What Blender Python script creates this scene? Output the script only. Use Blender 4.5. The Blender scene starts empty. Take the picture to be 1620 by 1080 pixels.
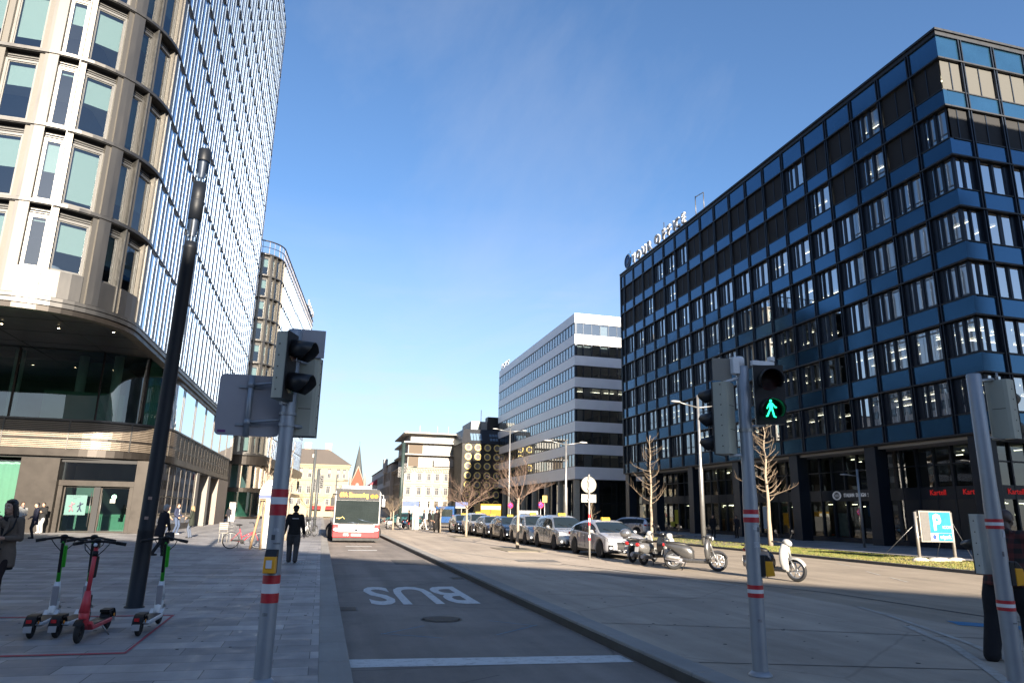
import bpy, bmesh, math, random
from mathutils import Vector as V, Matrix as M
from math import sin, cos, pi, radians, sqrt, atan2
random.seed(7)
SC = bpy.context.scene
COL = SC.collection
TAU = 2*pi

# ---------------------------------------------------------------- materials
MATS = {}
def mat(name, col, rough=.5, metal=0., var=.12, scale=4., bump=0., bscale=60., spec=.5, coat=0., emit=0., ecol=None, stretch=(1, 1, 1), rvar=.12):
    if name in MATS: return MATS[name]
    m = bpy.data.materials.new(name); m.use_nodes = True
    nt = m.node_tree; N = nt.nodes; L = nt.links
    b = N['Principled BSDF']
    b.inputs['Base Color'].default_value = (*col, 1)
    b.inputs['Roughness'].default_value = rough
    b.inputs['Metallic'].default_value = metal
    b.inputs['Specular IOR Level'].default_value = spec
    b.inputs['Coat Weight'].default_value = coat
    b.inputs['Coat Roughness'].default_value = .04
    if emit:
        b.inputs['Emission Color'].default_value = (*(ecol or col), 1); b.inputs['Emission Strength'].default_value = emit
    tc = N.new('ShaderNodeTexCoord'); mp = N.new('ShaderNodeMapping'); mp.inputs['Scale'].default_value = stretch
    L.new(tc.outputs['Object'], mp.inputs['Vector'])
    if var:
        nz = N.new('ShaderNodeTexNoise'); nz.inputs['Scale'].default_value = scale; nz.inputs['Detail'].default_value = 6; nz.inputs['Roughness'].default_value = .65
        L.new(mp.outputs[0], nz.inputs['Vector'])
        mr = N.new('ShaderNodeMapRange'); mr.inputs['From Min'].default_value = .25; mr.inputs['From Max'].default_value = .75
        mr.inputs['To Min'].default_value = 1-var; mr.inputs['To Max'].default_value = 1+var
        L.new(nz.outputs['Fac'], mr.inputs['Value'])
        mx = N.new('ShaderNodeVectorMath'); mx.operation = 'SCALE'; mx.inputs[0].default_value = col
        L.new(mr.outputs[0], mx.inputs['Scale']); L.new(mx.outputs[0], b.inputs['Base Color'])
        if rvar:
            m2 = N.new('ShaderNodeMapRange'); m2.inputs['From Min'].default_value = .3; m2.inputs['From Max'].default_value = .7
            m2.inputs['To Min'].default_value = max(.01, rough*(1-rvar)); m2.inputs['To Max'].default_value = min(1, rough*(1+rvar))
            L.new(nz.outputs['Fac'], m2.inputs['Value']); L.new(m2.outputs[0], b.inputs['Roughness'])
    if bump:
        n2 = N.new('ShaderNodeTexNoise'); n2.inputs['Scale'].default_value = bscale; n2.inputs['Detail'].default_value = 4
        L.new(mp.outputs[0], n2.inputs['Vector'])
        bp = N.new('ShaderNodeBump'); bp.inputs['Strength'].default_value = bump; bp.inputs['Distance'].default_value = .02
        L.new(n2.outputs['Fac'], bp.inputs['Height']); L.new(bp.outputs[0], b.inputs['Normal'])
    MATS[name] = m
    return m

def glass(name, tint=(.8, .9, .9), refl=.12, rough=.015, wobble=0., fres=1.45):
    """thin architectural pane: sees through and mirrors by its angle"""
    if name in MATS: return MATS[name]
    m = bpy.data.materials.new(name); m.use_nodes = True
    nt = m.node_tree; N = nt.nodes; L = nt.links; N.remove(N['Principled BSDF'])
    t = N.new('ShaderNodeBsdfTransparent'); t.inputs[0].default_value = (*tint, 1)
    g = N.new('ShaderNodeBsdfGlossy'); g.inputs['Roughness'].default_value = rough; g.inputs[0].default_value = (.93, .97, 1, 1)
    fr = N.new('ShaderNodeFresnel'); fr.inputs['IOR'].default_value = fres
    ad = N.new('ShaderNodeMath'); ad.operation = 'ADD'; ad.use_clamp = True; ad.inputs[1].default_value = refl
    L.new(fr.outputs[0], ad.inputs[0])
    mx = N.new('ShaderNodeMixShader'); L.new(ad.outputs[0], mx.inputs[0]); L.new(t.outputs[0], mx.inputs[1]); L.new(g.outputs[0], mx.inputs[2])
    if wobble:
        tc = N.new('ShaderNodeTexCoord'); nz = N.new('ShaderNodeTexNoise'); nz.inputs['Scale'].default_value = .5; nz.inputs['Detail'].default_value = 1
        L.new(tc.outputs['Object'], nz.inputs['Vector']); bp = N.new('ShaderNodeBump'); bp.inputs['Strength'].default_value = wobble; bp.inputs['Distance'].default_value = .1
        L.new(nz.outputs['Fac'], bp.inputs['Height']); L.new(bp.outputs[0], g.inputs['Normal'])
    L.new(mx.outputs[0], N['Material Output'].inputs['Surface'])
    MATS[name] = m
    return m

# ---------------------------------------------------------------- mesh builder
class MB:
    def __init__(s): s.v = []; s.f = []; s.mi = []; s.sm = []
    def _f(s, idx, mi, sm): s.f.append(tuple(idx)); s.mi.append(mi); s.sm.append(sm)
    def poly(s, pts, mi=0, sm=False):
        b = len(s.v); s.v += [tuple(p) for p in pts]; s._f(range(b, b+len(pts)), mi, sm)
    def grid(s, rows, mi=0, sm=True, closed=False, mask=None, cap0=False, cap1=False):
        b = len(s.v); n = len(rows[0])
        for r in rows: s.v += [tuple(p) for p in r]
        for i in range(len(rows)-1):
            for j in range(n if closed else n-1):
                if mask and not mask(i, j): continue
                k = (j+1) % n
                s._f((b+i*n+j, b+i*n+k, b+(i+1)*n+k, b+(i+1)*n+j), mi, sm)
        if cap0: s._f(list(range(b, b+n))[::-1], mi, False)
        if cap1: s._f(range(b+(len(rows)-1)*n, b+len(rows)*n), mi, False)
    def box(s, x0, x1, y0, y1, z0, z1, mi=0):
        s.obox(V((x0, y0, z0)), V((x1-x0, 0, 0)), V((0, y1-y0, 0)), V((0, 0, z1-z0)), mi)
    def obox(s, o, a, b, c, mi=0):
        o, a, b, c = V(o), V(a), V(b), V(c)
        if a.cross(b).dot(c) < 0: a, b = b, a
        p = [o, o+a, o+a+b, o+b, o+c, o+a+c, o+a+b+c, o+b+c]; k = len(s.v); s.v += [tuple(q) for q in p]
        for q in ((3, 2, 1, 0), (4, 5, 6, 7), (0, 1, 5, 4), (1, 2, 6, 5), (2, 3, 7, 6), (3, 0, 4, 7)): s._f([k+i for i in q], mi, False)
    def cbox(s, c, ax, ay, az, mi=0):
        c, ax, ay, az = V(c), V(ax), V(ay), V(az); s.obox(c-ax-ay-az, 2*ax, 2*ay, 2*az, mi)
    def cyl(s, p0, p1, r0, r1=None, n=12, mi=0, caps=True, sm=True):
        s.tube([p0, p1], [r0, r0 if r1 is None else r1], n, mi, caps, sm)
    def tube(s, pts, r, n=8, mi=0, caps=True, sm=True):
        pts = [V(p) for p in pts]; m = len(pts)
        if not isinstance(r, (list, tuple)): r = [r]*m
        rows = []; prev = None
        for i, p in enumerate(pts):
            d = (pts[min(i+1, m-1)]-pts[max(i-1, 0)])
            d = d.normalized() if d.length > 1e-9 else V((0, 0, 1))
            a = prev if prev is not None else (V((1, 0, 0)) if abs(d.x) < .9 else V((0, 1, 0)))
            a = (a-d*a.dot(d)); a = a.normalized() if a.length > 1e-6 else d.orthogonal().normalized()
            prev = a; c = d.cross(a)
            rows.append([p+(a*cos(TAU*k/n)+c*sin(TAU*k/n))*r[i] for k in range(n)])
        s.grid(rows, mi, sm, closed=True, cap0=caps, cap1=caps)
    def lathe(s, prof, n=20, o=(0, 0, 0), ax=(0, 0, 1), mi=0, sm=True, caps=True):
        o = V(o); d = V(ax).normalized(); a = d.orthogonal().normalized(); c = d.cross(a)
        rows = [[o+d*h+(a*cos(TAU*k/n)+c*sin(TAU*k/n))*r for k in range(n)] for r, h in prof]
        s.grid(rows, mi, sm, closed=True, cap0=caps, cap1=caps)
    def ball(s, c, rx, ry=None, rz=None, n=12, m=8, mi=0, sm=True, rot=None):
        c = V(c); ry = rx if ry is None else ry; rz = rx if rz is None else rz; rows = []
        for i in range(m+1):
            t = pi*i/m; q = max(sin(t), 1e-3)
            row = [V((rx*q*cos(TAU*k/n), ry*q*sin(TAU*k/n), -rz*cos(t))) for k in range(n)]
            if rot: row = [rot @ p for p in row]
            rows.append([c+p for p in row])
        s.grid(rows, mi, sm, closed=True, cap0=True, cap1=True)
    def torus(s, c, ax, R, r, n=24, m=8, mi=0, a0=0, a1=TAU):
        c = V(c); d = V(ax).normalized(); a = d.orthogonal().normalized(); b = d.cross(a)
        full = abs(a1-a0-TAU) < 1e-6; rows = []
        for i in range(n+1):
            t = a0+(a1-a0)*i/n; e = a*cos(t)+b*sin(t)
            rows.append([c+e*(R+r*cos(TAU*k/m))+d*(r*sin(TAU*k/m)) for k in range(m)])
        s.grid(rows, mi, True, closed=True, cap0=not full, cap1=not full)
    def prism(s, pts, d, mi=0, sm=False):
        pts = [V(p) for p in pts]; d = V(d); n = len(pts); b = len(s.v)
        s.v += [tuple(p) for p in pts]+[tuple(p+d) for p in pts]
        s._f(list(range(b, b+n))[::-1], mi, False); s._f(range(b+n, b+2*n), mi, False)
        for i in range(n): s._f((b+i, b+(i+1) % n, b+n+(i+1) % n, b+n+i), mi, sm)
    def build(s, name, mats, parent=None, loc=(0, 0, 0), bevel=0, rotz=0, subsurf=0):
        me = bpy.data.meshes.new(name); me.from_pydata(s.v, [], s.f); me.update()
        if not isinstance(mats, (list, tuple)): mats = [mats]
        for m in mats: me.materials.append(m)
        me.polygons.foreach_set('material_index', s.mi); me.polygons.foreach_set('use_smooth', s.sm)
        o = bpy.data.objects.new(name, me); COL.objects.link(o); o.location = loc; o.rotation_euler = (0, 0, rotz)
        if parent: o.parent = parent
        if bevel:
            md = o.modifiers.new('Bevel', 'BEVEL'); md.width = bevel; md.segments = 2; md.limit_method = 'ANGLE'; md.angle_limit = radians(40)
        if subsurf:
            md = o.modifiers.new('Sub', 'SUBSURF'); md.levels = subsurf; md.render_levels = subsurf
        return o

def fixnormals(o):
    bm = bmesh.new(); bm.from_mesh(o.data); bmesh.ops.recalc_face_normals(bm, faces=bm.faces); bm.to_mesh(o.data); bm.free(); return o

def tag(o, label=None, cat=None, group=None, kind=None):
    if label: o['label'] = label
    if cat: o['category'] = cat
    if group: o['group'] = group
    if kind: o['kind'] = kind
    return o
def thing(name, label, cat, loc=(0, 0, 0), rz=0, group=None):
    o = bpy.data.objects.new(name, None); COL.objects.link(o); o.empty_display_size = .3
    o.location = loc; o.rotation_euler = (0, 0, rz)
    return tag(o, label, cat, group)
def dup(root, loc, rz=0, label=None, group=None, scale=None):
    def rec(o, par):
        c = o.copy(); COL.objects.link(c)
        if par: c.parent = par
        for ch in list(o.children): rec(ch, c)
        return c
    r = rec(root, None); r.location = loc; r.rotation_euler = (0, 0, rz)
    if label: r['label'] = label
    if group: r['group'] = group
    if scale: r.scale = (scale,)*3
    return r
def struct(o, label=None):
    o['kind'] = 'structure'
    if label: o['label'] = label
    return o

def text(body, name, size, m, parent, mtx, ext=.01, bold=.0, align='CENTER', sx=1.):
    cu = bpy.data.curves.new('t', 'FONT'); cu.body = body; cu.size = size; cu.extrude = ext; cu.offset = bold
    cu.align_x = align; cu.align_y = 'CENTER'; cu.resolution_u = 3
    ob = bpy.data.objects.new('t', cu); COL.objects.link(ob)
    bpy.context.view_layer.update()
    dg = bpy.context.evaluated_depsgraph_get()
    me = bpy.data.meshes.new_from_object(ob.evaluated_get(dg)); bpy.data.objects.remove(ob); bpy.data.curves.remove(cu)
    me.transform(mtx @ M.Diagonal((sx, 1, 1, 1))); me.materials.clear(); me.materials.append(m); me.name = name
    o = bpy.data.objects.new(name, me); COL.objects.link(o)
    if parent: o.parent = parent
    return o
def frame_mtx(o, x, z):
    """text plane: x = reading direction, z = outward normal"""
    x = V(x).normalized(); z = V(z).normalized(); y = z.cross(x)
    return M(((x.x, y.x, z.x, o[0]), (x.y, y.y, z.y, o[1]), (x.z, y.z, z.z, o[2]), (0, 0, 0, 1)))

class Fac:
    """a flat facade: O origin, u along, n outward"""
    def __init__(s, O, u, n=None):
        s.O = V(O); s.u = V(u).normalized(); s.n = V(n).normalized() if n is not None else s.u.cross(V((0, 0, 1)))
    def p(s, u, z, d=0): return s.O+s.u*u+V((0, 0, z))+s.n*d
    def box(s, mb, u0, u1, z0, z1, d0, d1, mi=0): mb.obox(s.p(u0, z0, d0), s.u*(u1-u0), s.n*(d1-d0), V((0, 0, z1-z0)), mi)
    def quad(s, mb, u0, u1, z0, z1, d, mi=0):
        q = [s.p(u0, z0, d), s.p(u1, z0, d), s.p(u1, z1, d), s.p(u0, z1, d)]
        if (q[1]-q[0]).cross(q[2]-q[0]).dot(s.n) < 0: q = q[::-1]
        mb.poly(q, mi)
    def ring(s, mb, u0, u1, z0, z1, w, d0, d1, mi=0):
        s.box(mb, u0, u0+w, z0, z1, d0, d1, mi); s.box(mb, u1-w, u1, z0, z1, d0, d1, mi)
        s.box(mb, u0+w, u1-w, z0, z0+w, d0, d1, mi); s.box(mb, u0+w, u1-w, z1-w, z1, d0, d1, mi)
# ---------------------------------------------------------------- camera
f_px, H = 1098., 1.65
def _ray(x, y): return V((x-810, 540-y, -f_px))
up = _ray(900, -3910).normalized(); fy = _ray(509, 805); fy = (fy-up*fy.dot(up)).normalized(); fx = fy.cross(up)
R = M((fx, fy, up))
cam = bpy.data.cameras.new('camera'); co = bpy.data.objects.new('camera', cam); COL.objects.link(co)
co.matrix_world = M.Translation((0, 0, H)) @ R.to_4x4()
cam.sensor_width = 36; cam.lens = 36*f_px/1620; cam.clip_end = 4000; cam.clip_start = .05
SC.camera = co

# ---------------------------------------------------------------- light and sky
AZ, EL = radians(5), radians(17)
sd = V((sin(AZ)*cos(EL), -cos(AZ)*cos(EL), sin(EL)))
sun = bpy.data.lights.new('sun', 'SUN'); sun.energy = 5.0; sun.angle = radians(.53); sun.color = (1, .88, .72)
so = bpy.data.objects.new('sun', sun); COL.objects.link(so); so.rotation_euler = sd.to_track_quat('Z', 'Y').to_euler(); so.location = (0, -20, 60)
w = bpy.data.worlds.new('World'); SC.world = w; w.use_nodes = True
nt = w.node_tree; N = nt.nodes; L = nt.links; bg = N['Background']
sky = N.new('ShaderNodeTexSky'); sky.sky_type = 'NISHITA'; sky.sun_disc = False
sky.sun_elevation = EL; sky.sun_rotation = pi-AZ; sky.altitude = 200; sky.air_density = 1.0; sky.dust_density = .7; sky.ozone_density = 4.6
tc = N.new('ShaderNodeTexCoord')
# thin high cloud: noise on the sky direction flattened towards the horizon
sp = N.new('ShaderNodeSeparateXYZ'); L.new(tc.outputs['Generated'], sp.inputs[0])
az_ = N.new('ShaderNodeMath'); az_.operation = 'ADD'; az_.inputs[1].default_value = .12; L.new(sp.outputs['Z'], az_.inputs[0])
dv = N.new('ShaderNodeVectorMath'); dv.operation = 'DIVIDE'; cb = N.new('ShaderNodeCombineXYZ')
for k in 'XYZ': L.new(az_.outputs[0], cb.inputs[k])
L.new(tc.outputs['Generated'], dv.inputs[0]); L.new(cb.outputs[0], dv.inputs[1])
mp = N.new('ShaderNodeMapping'); mp.inputs['Scale'].default_value = (.9, .38, .01); mp.inputs['Rotation'].default_value = (0, 0, .5); mp.inputs['Location'].default_value = (3.1, 1.7, 0)
L.new(dv.outputs[0], mp.inputs['Vector'])
nz = N.new('ShaderNodeTexNoise'); nz.inputs['Scale'].default_value = 1.5; nz.inputs['Detail'].default_value = 9; nz.inputs['Roughness'].default_value = .62; nz.inputs['Distortion'].default_value = .5
L.new(mp.outputs[0], nz.inputs['Vector'])
cr = N.new('ShaderNodeMapRange'); cr.inputs['From Min'].default_value = .46; cr.inputs['From Max'].default_value = .80; cr.inputs['To Max'].default_value = .24
L.new(nz.outputs['Fac'], cr.inputs['Value'])
# a few brighter wisps low in the sky
mp2 = N.new('ShaderNodeMapping'); mp2.inputs['Scale'].default_value = (2.2, 2.2, 13); mp2.inputs['Location'].default_value = (.4, 0, .9); L.new(tc.outputs['Generated'], mp2.inputs['Vector'])
n2 = N.new('ShaderNodeTexNoise'); n2.inputs['Scale'].default_value = 1.6; n2.inputs['Detail'].default_value = 8; n2.inputs['Roughness'].default_value = .6; L.new(mp2.outputs[0], n2.inputs['Vector'])
c2 = N.new('ShaderNodeMapRange'); c2.inputs['From Min'].default_value = .5; c2.inputs['From Max'].default_value = .72; L.new(n2.outputs['Fac'], c2.inputs['Value'])
lo = N.new('ShaderNodeMapRange'); lo.inputs['From Min'].default_value = .0; lo.inputs['From Max'].default_value = .42; lo.inputs['To Min'].default_value = .95; lo.inputs['To Max'].default_value = 0
L.new(sp.outputs['Z'], lo.inputs['Value'])
c3 = N.new('ShaderNodeMapRange'); c3.inputs['To Min'].default_value = .62; L.new(c2.outputs[0], c3.inputs['Value'])
ml = N.new('ShaderNodeMath'); ml.operation = 'MULTIPLY'; L.new(c3.outputs[0], ml.inputs[0]); L.new(lo.outputs[0], ml.inputs[1])
am = N.new('ShaderNodeMath'); am.operation = 'ADD'; am.use_clamp = True; L.new(cr.outputs[0], am.inputs[0]); L.new(ml.outputs[0], am.inputs[1])
mx = N.new('ShaderNodeMix'); mx.data_type = 'RGBA'; L.new(am.outputs[0], mx.inputs['Factor'])
CLOUD = mx; mx.inputs['B'].default_value = (3.55, 3.62, 3.85, 1)
L.new(sky.outputs[0], mx.inputs['A']); L.new(mx.outputs['Result'], bg.inputs['Color'])
bg.inputs['Strength'].default_value = .057
SC.view_settings.view_transform = 'Standard'; SC.view_settings.look = 'None'; SC.view_settings.exposure = 2.05; SC.view_settings.gamma = 1
SC.cycles.max_bounces = 8; SC.cycles.transparent_max_bounces = 14; SC.cycles.glossy_bounces = 4; SC.cycles.diffuse_bounces = 3
SC.cycles.caustics_reflective = False; SC.cycles.caustics_refractive = False; SC.cycles.sample_clamp_indirect = 4

# ---------------------------------------------------------------- ground materials
def ground_mat(name, kind):
    m = bpy.data.materials.new(name); m.use_nodes = True; N = m.node_tree.nodes; L = m.node_tree.links; b = N['Principled BSDF']
    tc = N.new('ShaderNodeTexCoord'); P = tc.outputs['Object']
    def noise(sc, det=5, rough=.6, vec=None):
        n = N.new('ShaderNodeTexNoise'); n.inputs['Scale'].default_value = sc; n.inputs['Detail'].default_value = det; n.inputs['Roughness'].default_value = rough
        L.new(vec or P, n.inputs['Vector']); return n.outputs['Fac']
    def rng(v, a, c, lo, hi):
        r = N.new('ShaderNodeMapRange'); r.inputs['From Min'].default_value = a; r.inputs['From Max'].default_value = c; r.inputs['To Min'].default_value = lo; r.inputs['To Max'].default_value = hi
        L.new(v, r.inputs['Value']); return r.outputs[0]
    def mul(a, c):
        q = N.new('ShaderNodeMath'); q.operation = 'MULTIPLY'; L.new(a, q.inputs[0]); L.new(c, q.inputs[1]); return q.outputs[0]
    def scaled(v, s):
        q = N.new('ShaderNodeMapping'); q.inputs['Scale'].default_value = s; L.new(v, q.inputs['Vector']); return q.outputs[0]
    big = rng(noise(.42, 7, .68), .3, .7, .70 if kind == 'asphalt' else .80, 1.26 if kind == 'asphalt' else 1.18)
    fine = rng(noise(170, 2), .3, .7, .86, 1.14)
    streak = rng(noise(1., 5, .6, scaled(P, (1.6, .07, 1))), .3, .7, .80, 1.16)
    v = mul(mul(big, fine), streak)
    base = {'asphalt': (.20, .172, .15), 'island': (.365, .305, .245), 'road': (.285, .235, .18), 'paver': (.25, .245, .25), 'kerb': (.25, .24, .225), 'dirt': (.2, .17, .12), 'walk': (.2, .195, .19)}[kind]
    if kind in ('paver', 'walk'):
        br = N.new('ShaderNodeTexBrick'); L.new(scaled(P, (1, 1, 1)), br.inputs['Vector'])
        br.inputs['Scale'].default_value = 1; br.inputs['Brick Width'].default_value = 1.05; br.inputs['Row Height'].default_value = .42
        br.inputs['Mortar Size'].default_value = .006; br.inputs['Mortar Smooth'].default_value = .2; br.offset = .37; br.inputs['Bias'].default_value = 0
        br.inputs['Color1'].default_value = (.16, .155, .16, 1); br.inputs['Color2'].default_value = (.33, .315, .31, 1); br.inputs['Mortar'].default_value = (.07, .07, .07, 1)
        s = N.new('ShaderNodeVectorMath'); s.operation = 'SCALE'; L.new(br.outputs['Color'], s.inputs[0]); L.new(v, s.inputs['Scale'])
        L.new(s.outputs[0], b.inputs['Base Color'])
        bp = N.new('ShaderNodeBump'); bp.inputs['Strength'].default_value = .3; bp.inputs['Distance'].default_value = .01; bp.invert = True; L.new(br.outputs['Fac'], bp.inputs['Height']); L.new(bp.outputs[0], b.inputs['Normal'])
        L.new(rng(noise(3), .3, .7, .5, .75), b.inputs['Roughness'])
    else:
        if kind in ('asphalt', 'island', 'road'):
            # dark stains, cracks and worn patches
            vo = N.new('ShaderNodeTexVoronoi'); vo.feature = 'DISTANCE_TO_EDGE'; vo.inputs['Scale'].default_value = .22
            wv = N.new('ShaderNodeMixRGB'); wv.inputs[0].default_value = .12; L.new(P, wv.inputs[1]); nn = N.new('ShaderNodeTexNoise'); nn.inputs['Scale'].default_value = 1.2; nn.inputs['Detail'].default_value = 6; L.new(P, nn.inputs['Vector']); L.new(nn.outputs['Color'], wv.inputs[2])
            L.new(wv.outputs[0], vo.inputs['Vector'])
            crack = rng(vo.outputs['Distance'], .001, .006, .62 if kind == 'asphalt' else .8, 1)
            spot = rng(noise(2.3, 4), .62, .78, 1, .72)
            v = mul(mul(v, crack), spot)
        s = N.new('ShaderNodeVectorMath'); s.operation = 'SCALE'; s.inputs[0].default_value = base; L.new(v, s.inputs['Scale']); L.new(s.outputs[0], b.inputs['Base Color'])
        b.inputs['Roughness'].default_value = .82
        bp = N.new('ShaderNodeBump'); bp.inputs['Strength'].default_value = .5; bp.inputs['Distance'].default_value = .006; L.new(noise(230, 2), bp.inputs['Height']); L.new(bp.outputs[0], b.inputs['Normal'])
        if kind == 'kerb':
            pass
    MATS[name] = m; return m
M_asph = ground_mat('bus_lane_asphalt', 'asphalt'); M_isl = ground_mat('island_asphalt', 'island'); M_road = ground_mat('road_asphalt', 'road')
M_pav = ground_mat('stone_pavers', 'paver'); M_kerb = ground_mat('granite_kerb', 'kerb'); M_walk = ground_mat('sidewalk_slabs', 'walk'); M_dirt = ground_mat('planting_soil', 'dirt')
def worn(name, c, under, lo=.36, hi=.52, sc=7):
    m = mat(name, c, .75, var=0); N = m.node_tree.nodes; L = m.node_tree.links; b = N['Principled BSDF']; tc = N.new('ShaderNodeTexCoord'); n = N.new('ShaderNodeTexNoise'); n.inputs['Scale'].default_value = sc; n.inputs['Detail'].default_value = 12; n.inputs['Roughness'].default_value = .8; L.new(tc.outputs['Object'], n.inputs['Vector'])
    r = N.new('ShaderNodeMapRange'); r.inputs['From Min'].default_value = lo; r.inputs['From Max'].default_value = hi; L.new(n.outputs['Fac'], r.inputs['Value']); x = N.new('ShaderNodeMixRGB'); x.inputs[1].default_value = (*under, 1); x.inputs[2].default_value = (*c, 1); L.new(r.outputs[0], x.inputs[0]); L.new(x.outputs[0], b.inputs['Base Color']); return m
M_white = worn('road_paint', (.58, .58, .57), (.22, .205, .19), .30, .50)
M_line = worn('worn_road_paint', (.44, .42, .385), (.29, .25, .21), .38, .6, 4)
M_red = worn('red_ground_paint', (.36, .03, .05), (.19, .10, .11), .34, .52, 9)
M_blue = mat('blue_ground_paint', (.04, .16, .30), .75, var=.4, scale=5)
M_joint = mat('joint_sealant', (.045, .042, .04), .8, var=.2)
M_iron = mat('cast_iron', (.10, .09, .08), .6, metal=.5, var=.25, scale=20, bump=.6, bscale=40)

def sheet(name, x0, x1, y0, y1, z, m, kind='structure', n=1):
    mb = MB(); mb.poly([(x0, y0, z), (x1, y0, z), (x1, y1, z), (x0, y1, z)]); o = mb.build(name, m); o['kind'] = kind; return o
LZ = -.14
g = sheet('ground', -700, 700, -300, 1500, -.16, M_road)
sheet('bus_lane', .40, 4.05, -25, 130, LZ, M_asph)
# left pavement is a slab with a real edge
mb = MB(); mb.box(-60, .10, -25, 170, -.3, 0); struct(mb.build('pavement', M_pav))
mb = MB()
for k in range(160): mb.box(.10, .44, -25+k*1.2, -25+k*1.2+1.192, -.3, .006)
struct(mb.build('kerb', M_kerb, bevel=.012))
# the island between the bus lane and the main road
mb = MB(); mb.box(4.36, 10.25, -25, 64, -.3, 0); struct(mb.build('island', M_isl))
mb = MB()
for k in range(76): mb.box(4.02, 4.352, -25+k*1.2, -25+k*1.2+1.192, -.3, .012)
struct(mb.build('island_kerb', M_kerb, bevel=.018))
mb = MB(); mb.box(4.004, 4.019, -25, 66, -.3, -.028); struct(mb.build('kerb_shade_grime', mat('kerb_shade_grime', (.07, .065, .058), .85, var=.4, scale=3)))  # dark strip carries the shade of the kerb face as well as road dirt
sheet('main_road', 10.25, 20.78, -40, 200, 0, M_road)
mb = MB()
for k in range(60): mb.box(20.78, 20.98, -10+k*1.0, -10+k*1.0+.99, -.3, .11)
struct(mb.build('verge_kerb', mat('dark_kerb', (.09, .085, .08), .8, var=.2), bevel=.015))
mb = MB(); mb.box(20.98, 25.6, -10, 50, -.3, .09); struct(mb.build('verge_soil', M_dirt))
mb = MB(); mb.box(25.62, 60, -40, 50.02, -.3, .10); mb.box(30, 60, 50.02, 200, -.3, .10); struct(mb.build('sidewalk', M_walk))
mb = MB(); mb.box(25.605, 25.615, -10, 50, -.1, .14); struct(mb.build('verge_edging', M_joint))
sheet('side_street', 10.2, 30, 64, 66, .0, M_road)

# strips along a line of points on the ground
def strip(name, pts, wd, m, z=.006, obj=True, mb=None):
    mb = mb or MB(); pts = [V((p[0], p[1], z)) for p in pts]; L_ = []; R_ = []
    for i, p in enumerate(pts):
        d = (pts[min(i+1, len(pts)-1)]-pts[max(i-1, 0)]).normalized(); nn = V((-d.y, d.x, 0))*wd/2
        L_.append(p+nn); R_.append(p-nn)
    for i in range(len(pts)-1): mb.poly([R_[i], R_[i+1], L_[i+1], L_[i]])
    return struct(mb.build(name, m)) if obj else mb
mb = MB()
for pts in ([(4.4, 10.9), (6.5, 10.1), (9.6, 8.75)], [(4.4, 7.9), (7.6, 6.95)], [(4.4, 14.9), (8.2, 13.6)]): strip('', pts, .025, None, .004, False, mb)
struct(mb.build('expansion_joint', M_joint))
strip('gutter_channel', [(8.0, 23.4), (8.9, 21), (10.0, 18.2), (10.244, 17.6)], .10, M_joint, .005)
strip('gutter_line', [(10.27, 17.6), (11.0, 15.8), (11.5, 14.4), (11.75, 10.7), (11.8, 6)], .09, M_joint, .005)
strip('lane_line', [(4.85, 32.4), (6.6, 26.5), (8.3, 21.6), (10.2, 16.2)], .11, M_line, .008)
strip('cycle_line', [(10.3, 12.2), (9.9, 10.9), (8.9, 8.4), (7.9, 6.6), (6.9, 5.2)], .10, M_line, .008)
strip('paved_band', [(9.3, 9.95), (8.5, 8.3), (7.55, 6.9), (6.6, 5.6)], .13, M_line, .007)
for a, b_ in (((17.6, 20.3), (16.9, 18.9)), ((16.6, 18.2), (15.9, 16.8)), ((19.5, 24), (18.9, 22.6))): strip('lane_dash', [a, b_], .08, M_line, .006)
mb = MB(); mb.poly([(7.4, 20.6, .004), (8.4, 17.9, .004), (9.9, 18.0, .004), (8.9, 20.8, .004)]); struct(mb.build('asphalt_patch', mat('dark_patch', (.14, .13, .12), .85, var=.12, bump=.3, bscale=200)))
mb = MB(); mb.poly([(10.3, 9.9, .006), (11.3, 9.0, .006), (11.5, 9.5, .006), (10.5, 10.35, .006)]); struct(mb.build('blue_marking', M_blue))
# stop bar, the word on the lane, manhole, chalk marks
mb = MB(); mb.poly([(.46, 8.95, LZ+.004), (3.95, 8.72, LZ+.004), (3.95, 9.15, LZ+.004), (.46, 9.42, LZ+.004)]); struct(mb.build('stop_bar', M_white))
t = text('BUS', 'lane_lettering', 1, M_white, None, M.Identity(4), 0, .018)
xs = [v.co.x for v in t.data.vertices]; ys = [v.co.y for v in t.data.vertices]; x0, x1, y0, y1 = min(xs), max(xs), min(ys), max(ys)
for v in t.data.vertices:
    v.co = (1.06+(x1-v.co.x)/(x1-x0)*2.2, 14.5+(y1-v.co.y)/(y1-y0)*3.35, LZ+.005)
struct(t)
def chalk(pts, z): strip('chalk_mark', pts, .022, mat('chalk_blue', (.12, .25, .36), .8, var=.4, scale=30), z)
for pts in ([(1.0, 11.2), (1.75, 11.9)], [(1.0, 11.25), (1.85, 10.75)], [(2.9, 12.3), (3.5, 11.7)], [(2.7, 10.9), (3.6, 11.75)]): chalk(pts, LZ+.004)
for pts in ([(.6, 7.4), (2.1, 8.3)],): strip('hairline_crack', pts, .012, M_joint, LZ+.003)
mb = MB(); mb.lathe([(.0001, 0), (.33, 0), (.335, .004), (.36, .004), (.36, 0)], 36, (2.13, 12.55, LZ+.003), sm=False)
for k in range(-3, 4):
    hw = sqrt(.3**2-(k*.085)**2); mb.box(2.13-hw, 2.13+hw, 12.55+k*.085-.018, 12.55+k*.085+.018, LZ+.003, LZ+.012)
tag(mb.build('manhole_cover', M_iron), 'round dark iron manhole cover in the bus lane below the painted letters', 'manhole cover')
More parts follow.
